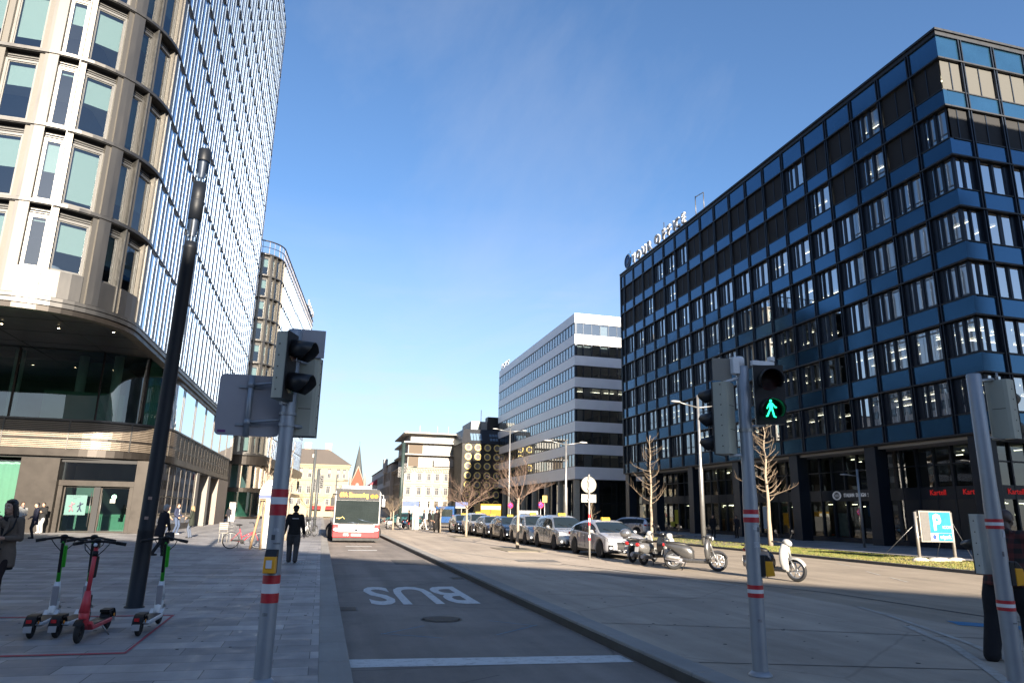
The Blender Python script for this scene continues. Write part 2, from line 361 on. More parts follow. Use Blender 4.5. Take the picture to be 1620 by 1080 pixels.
# lane boards further up and the tactile strip
for y in (33.5, 37): sheet('lane_dash', 1.3, 2.6, y, y+.45, LZ+.004, M_white)
mb = MB()
for k in range(11): mb.obox((-1.05+k*.085, 23.6, .003), (.035, 0, 0), (.10, .55, 0), (0, 0, .01))
struct(mb.build('tactile_paving', M_white))
for (x, y, w_, d_) in ((2.6, 25.0, 1.2, 2.4), (.75, 6.2, 1.3, 1.2)):
    mb = MB(); mb.poly([(x, y, LZ+.003), (x+w_, y-.1, LZ+.003), (x+w_+.05, y+d_, LZ+.003), (x+.03, y+d_+.08, LZ+.003)]); struct(mb.build('asphalt_patch', mat('lane_patch', (.10, .092, .085), .85, var=.2, scale=5, bump=.4, bscale=220)))
for (x, y, w_, d_) in ((6.8, 24.5, 1.5, 1.0),):
    mb = MB(); mb.poly([(x, y, .003), (x+w_, y-.3, .003), (x+w_+.1, y+d_, .003), (x+.1, y+d_+.2, .003)]); struct(mb.build('asphalt_patch', MATS['dark_patch']))
for (x, y, lab) in ((3.78, 20.0, 'iron gully grate at the island kerb beyond the painted letters'), (.62, 14.0, 'iron gully grate at the left kerb beside the painted letters')):
    mb = MB(); mb.box(x-.17, x+.17, y-.25, y+.25, LZ+.001, LZ+.006)
    for k in range(7): mb.box(x-.14, x+.14, y-.21+k*.065, y-.21+k*.065+.03, LZ+.006, LZ+.014)
    tag(mb.build('gully_grate', M_iron), lab, 'drain grate')
rg = random.Random(8); mb = MB()
for _ in range(130):
    x, y = (rg.uniform(-6, .1), rg.uniform(5, 22)) if rg.random() < .5 else (rg.uniform(4.5, 9.5), rg.uniform(6, 26)); q = rg.uniform(.012, .03); mb.lathe([(.001, .0035), (q, .0035), (q*1.1, .0005)], 7, (x, y, 0), caps=False)
o = mb.build('gum_spots', M_joint); tag(o, 'old dark chewing gum spots trodden into the paving', 'litter', kind='stuff')
# red parking box for scooters
strip('scooter_bay_marking', [(-9.5, 12.55), (-2.1, 12.46), (-2.05, 9.44), (-9.5, 9.46)], .09, M_red, .006)

# verge grass: blades too many to count
random.seed(3); mb = MB()
for _ in range(15000):
    x = random.uniform(21.0, 25.58); y = random.uniform(4, 50) if random.random() < .3 else random.uniform(14, 36)
    dry = 1 if random.random() < (.35 if y > 26 else .6) else 0
    if 22.8 < x < 26 and 23.6 < y < 25 and random.random() < .7: continue
    for _k in range(3):
        a = random.uniform(0, TAU); h = random.uniform(.02, .06); px, py = x+random.uniform(-.06, .06), y+random.uniform(-.06, .06)
        wv = V((cos(a), sin(a), 0))*.012; tip = V((px+random.uniform(-.05, .05), py+random.uniform(-.05, .05), .09+h))
        mb.poly([V((px, py, .088))-wv, V((px, py, .088))+wv, tip], dry)
o = mb.build('verge_grass', [mat('grass_green', (.12, .15, .025), .7, var=.3, scale=3), mat('grass_dry', (.24, .2, .06), .8, var=.3, scale=3)]); tag(o, 'short dry green grass on the strip beside the main road', 'grass', kind='stuff')
# ================================================================ left glass tower and its sister
M_tan = mat('bronze_cladding', (.118, .113, .107), .44, metal=.9, var=.07, scale=.7, stretch=(1, 1, .2), rvar=.25)
M_tan2 = mat('bronze_louvre', (.22, .18, .14), .45, metal=.5, var=.1, scale=2)
M_tand = mat('dark_bronze', (.032, .027, .023), .42, metal=.6, var=.12, scale=1.2)
M_sil = mat('silver_frame', (.145, .142, .136), .5, metal=.85, var=.06, scale=2)
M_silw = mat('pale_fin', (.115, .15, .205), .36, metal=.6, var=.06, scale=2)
M_black = mat('black_gap', (.012, .012, .013), .7, var=0)
M_blind = mat('mint_blind', (.165, .215, .19), .8, var=.04, scale=3)
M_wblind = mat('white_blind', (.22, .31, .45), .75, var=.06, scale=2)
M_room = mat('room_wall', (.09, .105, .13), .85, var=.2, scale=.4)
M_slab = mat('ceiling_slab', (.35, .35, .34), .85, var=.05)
M_gl = glass('tower_glass', (.72, .80, .84), .10)
M_gl2 = glass('sky_glass', (.70, .78, .86), .55, .02, wobble=.03)
M_glteal = glass('teal_glass', (.40, .62, .55), .09, .012, wobble=.03)
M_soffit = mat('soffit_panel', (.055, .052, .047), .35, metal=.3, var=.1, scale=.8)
M_lampw = mat('ceiling_spot', (1, .8, .5), .5, var=0, emit=14, ecol=(1, .78, .45))
M_conc = mat('pale_concrete', (.20, .183, .16), .8, var=.12, scale=1.5, bump=.15)
def perforated():
    m = mat('perforated_sheet', (.60, .61, .63), .32, metal=.9, var=0)
    N = m.node_tree.nodes; L = m.node_tree.links; b = N['Principled BSDF']
    tc = N.new('ShaderNodeTexCoord'); s = N.new('ShaderNodeSeparateXYZ'); L.new(tc.outputs['Object'], s.inputs[0])
    a = N.new('ShaderNodeMath'); a.operation = 'MULTIPLY'; a.inputs[1].default_value = 4.2; L.new(s.outputs['Z'], a.inputs[0])
    f = N.new('ShaderNodeMath'); f.operation = 'FRACT'; L.new(a.outputs[0], f.inputs[0])
    g = N.new('ShaderNodeMath'); g.operation = 'GREATER_THAN'; g.inputs[1].default_value = .55; L.new(f.outputs[0], g.inputs[0])
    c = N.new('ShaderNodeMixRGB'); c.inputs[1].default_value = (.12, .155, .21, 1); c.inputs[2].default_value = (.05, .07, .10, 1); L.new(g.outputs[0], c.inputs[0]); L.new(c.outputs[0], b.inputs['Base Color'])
    return m
M_side = mat('bronze_side_panel', (.13, .12, .105), .42, metal=.7, var=.1, scale=30, stretch=(1, 1, 3)); M_bluep = mat('sky_reflection_blue', (.045, .10, .21), .25, metal=.0, var=.15); M_perf = perforated(); M_sgn2 = mat('sign_grey_stroke', (.2, .2, .21), .5, var=.05)  # M_bluep: flat blue made for the sky reflection at the bay heads

class Curve:
    """front straight (s<0), rounded corner, long flank"""
    def __init__(s, cx, cy, Rr, A=pi/2): s.cx, s.cy, s.R, s.A = cx, cy, Rr, A; s.la = Rr*A
    def at(s, t, d=0):
        if t < 0: return V((s.cx+t, s.cy-s.R-d, 0))
        if t <= s.la:
            a = t/s.R; return V((s.cx+(s.R+d)*sin(a), s.cy-(s.R+d)*cos(a), 0))
        a = s.A; e = V((s.cx+(s.R+d)*sin(a), s.cy-(s.R+d)*cos(a), 0)); return e+V((cos(a), sin(a), 0))*(t-s.la)
    def fac(s, a, b):
        p, q = s.at(a), s.at(b); f = Fac(p, q-p); f.w = (q-p).length; return f
    def ts(s, a, b, step=.45):
        """sample values, dense only on the arc"""
        k = {a, b}
        for e in (0, s.la):
            if a < e < b: k.add(e)
        lo, hi = max(a, 0), min(b, s.la)
        if hi > lo:
            n = max(1, int((hi-lo)/step))
            for i in range(n+1): k.add(lo+(hi-lo)*i/n)
        return sorted(k)
    def band(s, mb, a, b, z0, z1, d0, d1, mi=0, sm=False, step=.45):
        """solid strip following the curve between depths d0 (inner) and d1 (outer)"""
        T = s.ts(a, b, step); rows = []
        for t in T:
            p0, p1 = s.at(t, d0), s.at(t, d1)
            rows.append([p0+V((0, 0, z0)), p1+V((0, 0, z0)), p1+V((0, 0, z1)), p0+V((0, 0, z1))])
        mb.grid(rows, mi, False, closed=True, cap0=True, cap1=True)
    def wall(s, mb, a, b, z0, z1, d, mi=0, step=.3):
        mb.grid([[s.at(t, d)+V((0, 0, z0)), s.at(t, d)+V((0, 0, z1))] for t in s.ts(a, b, step)], mi, True)

def tower_window(mb, f, u0, u1, z0, z1, rnd):
    # 0 silver frame, 1 glass, 2 blind, 3 dark
    d = -.24
    f.box(mb, u0, u1, z1-.42, z1, -.5, d-.10, 3)                      # dark ventilation slot at the head
    for q in (.08, .2): f.box(mb, u0+.03, u1-.03, z1-.42+q, z1-.42+q+.03, d-.1, d-.05, 0)
    f.ring(mb, u0, u1, z0, z1-.42, .11, d-.12, d, 0)
    f.ring(mb, u0+.11, u1-.11, z0+.11, z1-.53, .05, d-.12, d-.05, 0)
    f.quad(mb, u0+.16, u1-.16, z0+.16, z1-.58, d-.08, 1)
    h = (z1-z0-.7)*rnd
    if h > .1: f.box(mb, u0+.13, u1-.13, z1-.58-h, z1-.55, d-.30, d-.27, 2)

def curve_tower(name, label, cv, zl, z0win, period, ph, kr, send, nbay, zdepth, pcap, seed, top_rail=False, far=False, zbot=None, full=True):
    """zl: floor lines from the soffit lip up.  Returns the Empty."""
    rnd = random.Random(seed)
    T = thing(name, label, 'building', (cv.cx+cv.R*.5, cv.cy, 0)); off = -T.location
    P = lambda mb, nm, ms, **k: mb.build(nm, ms, T, off, **k)
    WM = [M_sil, M_gl, M_blind, M_black]; s_front = ph+period*kr[0]; s_pier = ph+period*kr[1]
    wp, wn, gap, ge = .17*period, .25*period, .09*period, .07*period
    pier, extra = MB(), MB(); n = 0
    for i in range(len(zl)-1):
        za, zb = zl[i]+.16, zl[i+1]-.05; wz = z0win if i == 0 else za+.02
        for k in range(kr[0], kr[1]+1):
            a = ph+period*k
            cv.band(pier, a, a+wp, za, zb, -.6, 0, 0, step=.25)
            if k == kr[1]: continue
            for (b, c) in ((a+wp, a+wp+wn), (a+wp+wn+gap, a+period-ge)):
                f = cv.fac(b, c)
                if i == 0: cv.band(pier, b, c, za, wz, -.4, -.02, 0)
                near = k >= kr[1]-4 and i < pcap
                mb = MB() if near else extra
                tower_window(mb, f, .0, f.w-.0, wz, zb, rnd.choice([.45, .55, .6, .62, .38, .8, .5, .7, .3, .9]) if rnd.random() < .92 else .05)
                if near: P(mb, 'window', WM)
            cv.band(pier, a+wp+wn, a+wp+wn+gap, za, zb, -.6, -.06, 2); cv.band(pier, a+wp+wn, a+wp+wn+.05, za, zb, -.5, .03, 1); cv.band(pier, a+period-ge, a+period, za, zb, -.6, -.08, 2)
    P(pier, 'cladding', [M_tan, M_sil, M_side])
    if extra.f: o = P(extra, 'window', WM); o['kind'] = 'stuff'
    lip = MB()
    se = s_pier+wp
    for z in zl:
        cv.band(lip, s_front-.5, se, z-.03, z+.13, -.9, .06, 0); cv.band(lip, s_front-.5, se, z-.07, z-.03, -.9, .0, 1)
        cv.band(lip, se, send, z+.02, z+.075, -.3, .035, 2); cv.band(lip, se, send, z-.04, z+.02, -.3, -.01, 3); cv.band(lip, se, send, z+.075, z+.14, -.3, -.01, 3)
    P(lip, 'floor_edge', [M_tan, M_black, M_sil, M_silw])
    # the long flank: storey-high units of glass with splayed perforated strips
    s0 = s_pier+wp; wb = (send-s0)/nbay; FM = [M_silw, M_gl2, M_wblind, M_bluep, M_perf]; rest = MB(); cnt = 0
    units = sorted(((i, j) for i in range(len(zl)-1) for j in range(nbay)), key=lambda q: (q[1]*wb)**2+(q[0]*3.8+8)**2)
    for (i, j) in units:
        f = cv.fac(s0+j*wb, s0+(j+1)*wb); W = f.w; za, zb = zl[i]+.13, zl[i+1]-.03
        near = cnt < 100; cnt += 1; mb = MB() if near else rest
        f.box(mb, 0, .045, za, zb, -.2, .03, 0)
        f.box(mb, W*.40, W*.40+.025, za, zb, -.12, -.055, 0)
        for (t0, t1, mi_) in ((0, .38, 0), (.38, .62, 4), (.62, 1, 0)):
            u_0, u_1, e0, e1 = W-.30+.29*t0, W-.30+.29*t1, -.08+.075*t0, -.08+.075*t1; q0, q1 = zb-.85*(1-t0), zb-.85*(1-t1)
            mb.poly([f.p(u_0, za, e0), f.p(u_1, za, e1), f.p(u_1, q1, e1), f.p(u_0, q0, e0)], mi_)
        mb.poly([f.p(W-.30, zb-.85, -.079), f.p(W-.01, zb, -.005), f.p(W-.30, zb, -.079)], 1)  # pane cut as a triangle to shape the sky reflection at the bay head
        f.quad(mb, .05, W-.30, za, zb, -.08, 1)
        h = (zb-za)*rnd.choice([.9, .9, .82, .7, .86, .5])
        f.quad(mb, .06, W-.31, za, za+h, -.16, 2)
        if near: P(mb, 'facade_panel', FM)
    o = P(rest, 'facade_panel', FM); o['kind'] = 'stuff'
    # inside: floor slabs and a dark core set back from the glass
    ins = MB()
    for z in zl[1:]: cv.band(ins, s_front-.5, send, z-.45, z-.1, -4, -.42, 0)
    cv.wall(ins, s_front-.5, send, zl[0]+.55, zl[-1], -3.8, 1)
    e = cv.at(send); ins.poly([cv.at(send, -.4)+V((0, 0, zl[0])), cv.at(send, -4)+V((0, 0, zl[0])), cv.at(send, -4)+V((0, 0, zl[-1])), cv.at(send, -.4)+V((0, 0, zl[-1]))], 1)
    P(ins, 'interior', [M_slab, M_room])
    end = MB(); p = cv.at(send, 0); end.obox(V((p.x, p.y, zl[0])), V((-zdepth, 0, 0)), V((0, .3, 0)), V((0, 0, zl[-1]-zl[0])), 0)
    end.obox(V((p.x-zdepth, cv.cy-cv.R+.5, zl[0])), V((.3, 0, 0)), V((0, p.y-cv.cy+cv.R, 0)), V((0, 0, zl[-1]-zl[0])), 0)
    P(end, 'rear_wall', M_tan)
    rf = MB(); T_ = cv.ts(s_front-.5, send); pts = [cv.at(t, -.2)+V((0, 0, zl[-1])) for t in T_]+[V((p.x-zdepth, p.y, zl[-1])), V((p.x-zdepth, cv.cy-cv.R, zl[-1]))]
    rf.prism(pts, (0, 0, .3)); P(rf, 'roof', M_tand)
    return T, P

cv1 = Curve(-14.4, 38.4, 4.5); zl1 = [10.53]+[15.02+3.83*k for k in range(14)]
T1, P1 = curve_tower('glass_tower', 'tall glass tower with rounded bronze corner and silver finned side on the left', cv1, zl1, 11.95, 3.42, -.15, (-8, 2), 55.47, 29, 30, 6, 5)
# soffit over the forecourt: lip, ceiling, spots
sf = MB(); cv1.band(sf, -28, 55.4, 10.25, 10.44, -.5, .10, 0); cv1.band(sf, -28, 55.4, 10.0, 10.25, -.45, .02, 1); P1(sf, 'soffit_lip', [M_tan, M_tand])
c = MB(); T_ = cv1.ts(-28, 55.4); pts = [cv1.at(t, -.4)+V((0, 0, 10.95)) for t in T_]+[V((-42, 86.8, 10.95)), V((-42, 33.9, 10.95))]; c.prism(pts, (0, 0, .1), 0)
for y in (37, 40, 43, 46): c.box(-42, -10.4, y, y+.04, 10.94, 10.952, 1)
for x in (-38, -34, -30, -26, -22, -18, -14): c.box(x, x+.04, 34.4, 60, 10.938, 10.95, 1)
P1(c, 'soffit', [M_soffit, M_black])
for k in range(9):
    x = -11.9-k*2.7; l = MB(); l.lathe([(.001, 0), (.11, 0), (.12, .03)], 12, (x, 41.6, 10.9)); l.lathe([(.001, 0), (.06, 0)], 10, (x, 41.6, 10.893), mi=1, caps=False); P1(l, 'spot_light', [M_sil, M_lampw])

# podium
cp = Curve(-14.4, 52.0, 4.4)
lv = MB(); Z = [(4.9, 5.42), (5.56, 6.55)]
for za, zb in Z:
    z = za
    while z < zb-.05: cp.band(lv, -24, 7.2, z, z+.065, -.3, 0, 0, step=.5); z += .105
cp.band(lv, -24, 36, 4.84, 6.6, -.5, -.07, 1); cp.band(lv, -24, 36, 5.42, 5.56, -.3, -.02, 1); cp.band(lv, -24, 36, 6.55, 6.66, -.3, .04, 2)
for s in (-14.6, -11.2, -7.8, -4.3, -.8, 2.6, 5.7): cp.band(lv, s, s+.07, 4.84, 6.6, -.2, .03, 2)
P1(lv, 'louvre_band', [M_tan2, M_tand, M_tan])
fl = MB()
for k in range(19):
    s = 7.2+k*1.52; cp.band(fl, s, s+.05, 4.5, 6.6, -.2, -.015, 0)
for q in range(14): cp.band(fl, 7.2, 36, 4.9+q*.12, 4.9+q*.12+.05, -.1, -.025, 0)
P1(fl, 'louvre_band', [M_tand, M_tan2])
lg = MB(); cp.band(lg, -24, 7.0, 4.42, 4.84, -.6, .18, 0); cp.band(lg, 7.0, 36, 4.42, 4.84, -.6, .0, 0); cp.band(lg, -24, 36, 4.3, 4.42, -.6, -.1, 1); P1(lg, 'ledge', [M_tand, M_black])
# podium glazing above the louvres
def podium_pane(a, b, z0, z1, m, nm='glazing'):
    g_ = MB(); cp.wall(g_, a, b, z0, z1, -.12, 0, step=.2); return P1(g_, nm, m)
for a, b in ((-24, -7.7), (-7.6, -4.2), (-4.1, .45), (.55, 3.15), (3.25, 5.3)): podium_pane(a, b, 6.66, 10.9, M_glteal)
podium_pane(5.4, 8.2, 6.66, 10.0, M_gl2)
for k in range(6): podium_pane(8.3+k*4.9, 8.3+k*4.9+4.75, 6.66, 9.75, M_gl2)
fm = MB()
for s, w_ in ((-7.7, .1), (-4.2, .1), (.45, .1), (3.15, .1), (5.3, .1)): cp.band(fm, s, s+w_, 6.66, 10.9, -.3, -.05, 0)
for k in range(7):
    s = 8.2+k*4.9
    for q in (0, .5): cp.band(fm, s+q, s+q+.07, 6.66, 9.75, -.3, -.09, 0)
cp.band(fm, 5.4, 36, 9.75, 10.95, -.6, -.02, 0); cp.band(fm, -24, -9, 6.66, 10.9, -.5, -.25, 0)
P1(fm, 'mullion', [M_tand, M_sil])
pin = MB(); cp.band(pin, -24, 36, 6.3, 6.6, -4, -.2, 0); cp.wall(pin, -24, 36, .1, 11, -4.1, 1)
P1(pin, 'interior', [M_slab, mat('lobby_wall', (.16, .20, .18), .8, var=.25, scale=.4)])
cu = MB(); rows = []
M_curt = mat('pale_green_curtain', (.28, .40, .32), .85, var=.06, scale=2)
for i in range(64):
    t = 3.3+i*2.0/63; rows.append([cp.at(t, -.35+.06*sin(i*1.3))+V((0, 0, 6.6)), cp.at(t, -.35+.06*sin(i*1.3))+V((0, 0, 10.8))])
cu.grid(rows); rows = []
for i in range(40):
    t = -3.0+i*5.4/39; rows.append([cp.at(t, -1.5)+V((0, 0, 6.6)), cp.at(t, -1.5)+V((0, 0, 8.55))])
cu.grid(rows); P1(cu, 'curtain', M_curt)
pc = MB()
for x, y in ((-13.4, 49.0), (-15.6, 49.6), (-19, 49)): pc.cyl((x, y, 6.4), (x, y, 11), .28, n=16)
P1(pc, 'streak_column', mat('streak_white', (.75, .74, .72), .7, var=.04))  # white cylinders put in to imitate the white streaks reflected by the glazing
# ground floor: portal, doors, storefront
po = MB(); F = Fac((-19.5, 47.6, 0), (1, 0, 0), (0, -1, 0))
F.box(po, 2.1, 4.15, 0, 4.3, -3, .02, 0); F.box(po, 8.35, 9.1, 0, 4.3, -3, .05, 0); F.box(po, 4.15, 8.35, 2.72, 3.05, -1.2, -.35, 0)
F.box(po, 4.15, 4.40, 0, 2.72, -1.2, -.35, 0); F.box(po, 8.05, 8.35, 0, 2.72, -1.2, -.35, 0); F.box(po, 4.15, 8.35, 4.1, 4.3, -1.2, -.3, 1)
F.box(po, 6.1, 6.42, 0, 2.72, -1.0, -.5, 1); F.box(po, -22, .2, 4.1, 4.3, -1, -.2, 0)
cp.band(po, 4.2, 7.1, 0, 4.3, -.8, -.25, 0)
P1(po, 'entrance_portal', [M_tand, M_black], bevel=.01)
tr = MB(); F.quad(tr, 4.15, 8.35, 3.05, 4.1, -.42, 0); P1(tr, 'transom', glass('grey_glass', (.35, .42, .44), .10, .03))
for u0, u1 in ((4.42, 6.1), (6.42, 8.04)):
    d = MB(); F.ring(d, u0, u1, .02, 2.7, .07, -.72, -.62, 0); F.quad(d, u0+.07, u1-.07, .09, 2.63, -.67, 1); dr = P1(d, 'door', [M_tand, M_glteal])
    h = MB(); uu = u1-.14 if u0 < 5 else u0+.12; h.tube([F.p(uu, .35, -.55), F.p(uu, 2.35, -.55)], .022, 8)
    for z in (.5, 2.2): h.cyl(F.p(uu, z, -.55), F.p(uu, z, -.64), .014, n=6)
    hh = h.build('handle', M_sil, dr)
fl_ = MB(); F.box(fl_, 4.2, 8.3, .002, 1.05, -4.5, -4.4, 0); P1(fl_, 'lobby_panel', mat('pale_green_panel', (.12, .20, .155), .6, var=.1, scale=2))
ps = MB(); F.box(ps, 4.62, 5.75, 1.02, 2.18, -.60, -.585, 0); post = P1(ps, 'poster', mat('poster_paper', (.055, .13, .12), .6, var=.05))
tm = frame_mtx(F.p(5.1, 2.04, -.58), (1, 0, 0), (0, -1, 0)); o = text('Lunch Friends?\njetzt', 'lettering', .105, mat('ink_dark', (.03, .05, .06), .6, var=0), post, tm, .001)
for u, c_ in ((4.98, (.25, .12, .15)), (5.42, (.015, .02, .05))):
    b = MB(); q = lambda a, z: F.p(u+a, 1.2+z, -.578)
    b.ball(q(0, .52), .05, .008, .055, 8, 6)
    for a, e in ((q(0, .46), q(0, .22)), (q(0, .4), q(-.15, .3)), (q(0, .4), q(.16, .5)), (q(0, .22), q(-.1, 0)), (q(0, .22), q(.11, .02))): b.tube([a, e], [.04, .03], 6)
    b.build('printed_figure', mat('ink_%d' % int(u*100), c_, .6, var=0), post)
st = MB(); F.box(st, 7.0, 7.3, 1.75, 2.0, -.60, -.59, 0); st.lathe([(.001, 0), (.14, 0)], 16, F.p(7.2, 2.12, -.59), (0, -1, 0), mi=1, caps=False); P1(st, 'door_sticker', [mat('sticker_white', (.2, .2, .19), .6, var=0), mat('sticker_mint', (.3, .7, .55), .6, var=0)])
sg = MB(); F.quad(sg, -20, 2.1, .1, 4.1, -.4, 0); P1(sg, 'glazing', M_glteal)
mm = MB()
for u in (-18, -15, -12, -9, -6, -3, 0): F.box(mm, u, u+.1, 0, 4.1, -.5, -.3, 0)
P1(mm, 'mullion', M_tand)
ck = MB(); rows = [[F.p(-6+i*.11, .1, -1+.05*sin(i*1.4)), F.p(-6+i*.11, 4.1, -1+.05*sin(i*1.4))] for i in range(72)]; ck.grid(rows); P1(ck, 'curtain', M_curt)
# flank at street level
FF = Fac((-10.05, 49.6, 0), (0, 1, 0), (1, 0, 0)); sfm = MB()
for k in range(7): FF.box(sfm, k*2.0, k*2.0+.06, .0, 4.3, -.2, -.005, 0)
FF.box(sfm, 0, 12.2, 0, .45, -.3, -.0, 1); FF.box(sfm, 0, 12.2, 2.2, 2.25, -.2, -.01, 0); P1(sfm, 'storefront_frame', [M_tand, M_tand])
sgl = MB(); FF.quad(sgl, 0, 12.2, .45, 4.3, -.03, 0); P1(sgl, 'storefront_glass', glass('shop_glass', (.55, .6, .6), .22, .012, wobble=.06))
for y in (62.2, 68.2): pr = MB(); pr.box(-10.95, -10.02, y, y+1.3, 0, 4.35, 0); P1(pr, 'pier', M_conc, bevel=.015)
bw = MB(); bw.box(-12.6, -10.02, 74.6, 75.2, 0, 4.35, 0); bw.box(-12.6, -12.2, 62, 75, 0, 4.35, 0); bw.box(-10.6, -10.03, 75.2, 82, 0, 4.35, 0); P1(bw, 'side_wall', mat('brown_panel', (.15, .12, .10), .5, var=.08, metal=.2))

# sister tower further down the street
cv2 = Curve(-13.3, 115.2, 4.2, radians(85.2)); zl2 = [9.3]+[12.6+3.55*k for k in range(9)]
T2, P2 = curve_tower('rounded_office_tower', 'smaller rounded glass office tower with railed roof farther down the left side', cv2, zl2, 9.6, 2.5, -.1, (-5, 3), 52, 26, 24, 9, 9)
rr = MB()
for k in range(30):
    s = -8+k*2; p = cv2.at(s, -.1); rr.box(p.x-.05, p.x+.05, p.y-.05, p.y+.05, zl2[-1], zl2[-1]+2.3, 0)
    q = cv2.at(s+.9, -.1); rr.box(q.x-.03, q.x+.03, q.y-.03, q.y+.03, zl2[-1], zl2[-1]+2.2, 0)
cv2.band(rr, -10, 52, zl2[-1]+2.2, zl2[-1]+2.36, -.15, 0, 0); cv2.band(rr, -10, 52, zl2[-1]+1.2, zl2[-1]+1.26, -.12, 0, 0); P2(rr, 'roof_railing', M_tand)
b2 = MB(); cp2 = Curve(-13.0, 116, 4.0, radians(85.2)); cp2.band(b2, -12, 50, 7.9, 9.3, -3.6, .5, 0); cp2.band(b2, -12, 50, 3.9, 4.5, -3.6, .5, 0)
for k in range(24): s = -10+k*1.5; cp2.band(b2, s, s+.5, 4.5, 7.9, -.4, 0, 1)
P2(b2, 'podium_band', [M_tand, M_tan2])
g2 = MB(); cp2.wall(g2, -12, 50, 4.5, 7.9, -.3); P2(g2, 'glazing', M_gl)
g3 = MB(); cp2.wall(g3, -12, 50, 0, 3.9, -.1); P2(g3, 'glazing', M_glteal)
m3 = MB()
for k in range(20): s = -10+k*2.6; cp2.band(m3, s, s+.12, 0, 3.9, -.3, 0, 0)
cp2.band(m3, -12, 50, 0, .35, -.3, .02, 0); P2(m3, 'mullion', M_tand)
i3 = MB(); cp2.wall(i3, -12, 50, 0, 9, -3.4, 0); P2(i3, 'interior', mat('lobby_green', (.30, .48, .42), .8, var=.2, scale=.5))
# its roof sign: pale letters standing at the far end of the roof edge
f2 = cv2.fac(30, 52); sg2 = thing('rooftop_sign', 'small pale rooftop lettering on the edge of the rounded tower at left', 'sign', tuple(f2.p(12, zl2[-1]+2.4, 0)))
for k in range(5):                                                 # too small to read in the photo: strokes only
    l = MB(); o_ = (f2.p(9+k*2.3, 0, .1)-f2.p(12, 0, 0)); u_ = f2.u
    l.obox(o_, u_*.4, f2.n*.2, V((0, 0, 1.3))); l.obox(o_+u_*.4+V((0, 0, .15+.35*(k % 3))), u_*.9, f2.n*.2, V((0, 0, .28)))
    if k % 2: l.obox(o_+u_*1.2, u_*.35, f2.n*.2, V((0, 0, .9)))
    l.build('sign_stroke', M_sgn2, sg2)
rl = MB(); rl.tube([(f2.p(8, 0, .05)-f2.p(12, 0, 0))+V((0, 0, -.05)), (f2.p(19, 0, .05)-f2.p(12, 0, 0))+V((0, 0, -.05))], .06, 6); rl.build('support_rail', M_tand, sg2)
# ================================================================ dark office block on the right
M_dk = mat('dark_blue_panel', (.045, .13, .23), .13, metal=.76, var=.10, scale=.5, rvar=.3)
M_dkf = mat('dark_mullion', (.018, .026, .040), .38, metal=.5, var=.1, scale=2)
M_dkl = mat('dark_ledge', (.010, .012, .016), .5, var=.1)
M_dgl = glass('office_glass', (.50, .56, .60), .46, .012)
M_scr = mat('dark_screen', (.004, .004, .005), .75, var=.25, scale=30, stretch=(1, 1, 6))
M_lou = mat('beige_blind', (.058, .057, .051), .75, var=.05, scale=14, stretch=(.2, .2, 3))
M_cur = mat('office_curtain', (.085, .11, .115), .85, var=.25, scale=5, stretch=(3, 3, .1))
M_tube = mat('light_tube', (1, .93, .75), .5, var=0, emit=2.2, ecol=(1, .88, .62))
DX, DY, DF, DTOP, DBOT, PIT = 34.3, 29.3, 77.3, 31.2, 6.4, 3.26
DO = thing('dark_office_block', 'long dark blue glass office block with a grid of mullions filling the right side', 'building', (DX, DY, 0)); doff = -DO.location
PD = lambda mb, nm, ms, **k: mb.build(nm, ms, DO, doff, **k)
FL = Fac((DX, DY, 0), (0, 1, 0), (-1, 0, 0)); FR = Fac((DX, DY, 0), (1, 0, 0), (0, -1, 0))
def dwin(mb, f, u0, u1, z0, z1, kind, rnd):
    # 0 mullion, 1 glass, 2 screen, 3 blind, 4 curtain, 5 tube
    W = u1-u0; d = -.16
    if kind == 'screen':
        n = 2
        for q in range(n):
            a = u0+W*q/n+.03; b = u0+W*(q+1)/n-.03
            f.quad(mb, a, b, z0, z1, -.06, 2)
        f.box(mb, u0+W/2-.03, u0+W/2+.03, z0, z1, -.1, -.02, 0)
        return
    if kind == 'blind':
        f.box(mb, u0+W/2-.03, u0+W/2+.03, z0, z1, -.1, -.02, 0); f.quad(mb, u0+.05, u1-.05, z0, z1, -.07, 3); return
    x = u0; segs = ((.05, 0), (.33, 1), (.08, 0), (.21, 1), (.05, 0), (.13, 1), (.15, 0)) if kind == 'pane' else ((.08, 0), (.36, 1), (.07, 0), (.36, 1), (.13, 0))
    for w_, g_ in segs:
        a, b = x, x+W*w_; x = b
        if g_:
            f.ring(mb, a, b, z0, z1, .045, -.22, -.10, 0); f.quad(mb, a+.045, b-.045, z0+.045, z1-.045, d, 1)
            if rnd.random() < .45: f.quad(mb, a+.02, b-.02-.25*W*w_*rnd.random(), z0, z1, -.32, 4)
        else: f.box(mb, a, b, z0, z1, -.24, -.05-.05*rnd.random(), 0)
rnd = random.Random(11); DM = [M_dkf, M_dgl, M_scr, M_lou, M_cur, M_tube]
BL = 2.63; first = 2.2; us = [0]+[first+BL*k for k in range(18)]+[DF-DY]
UR = [0]+[1.75+2.55*k for k in range(15)]
rest = MB(); scr0 = {0: .78, 1: .72}
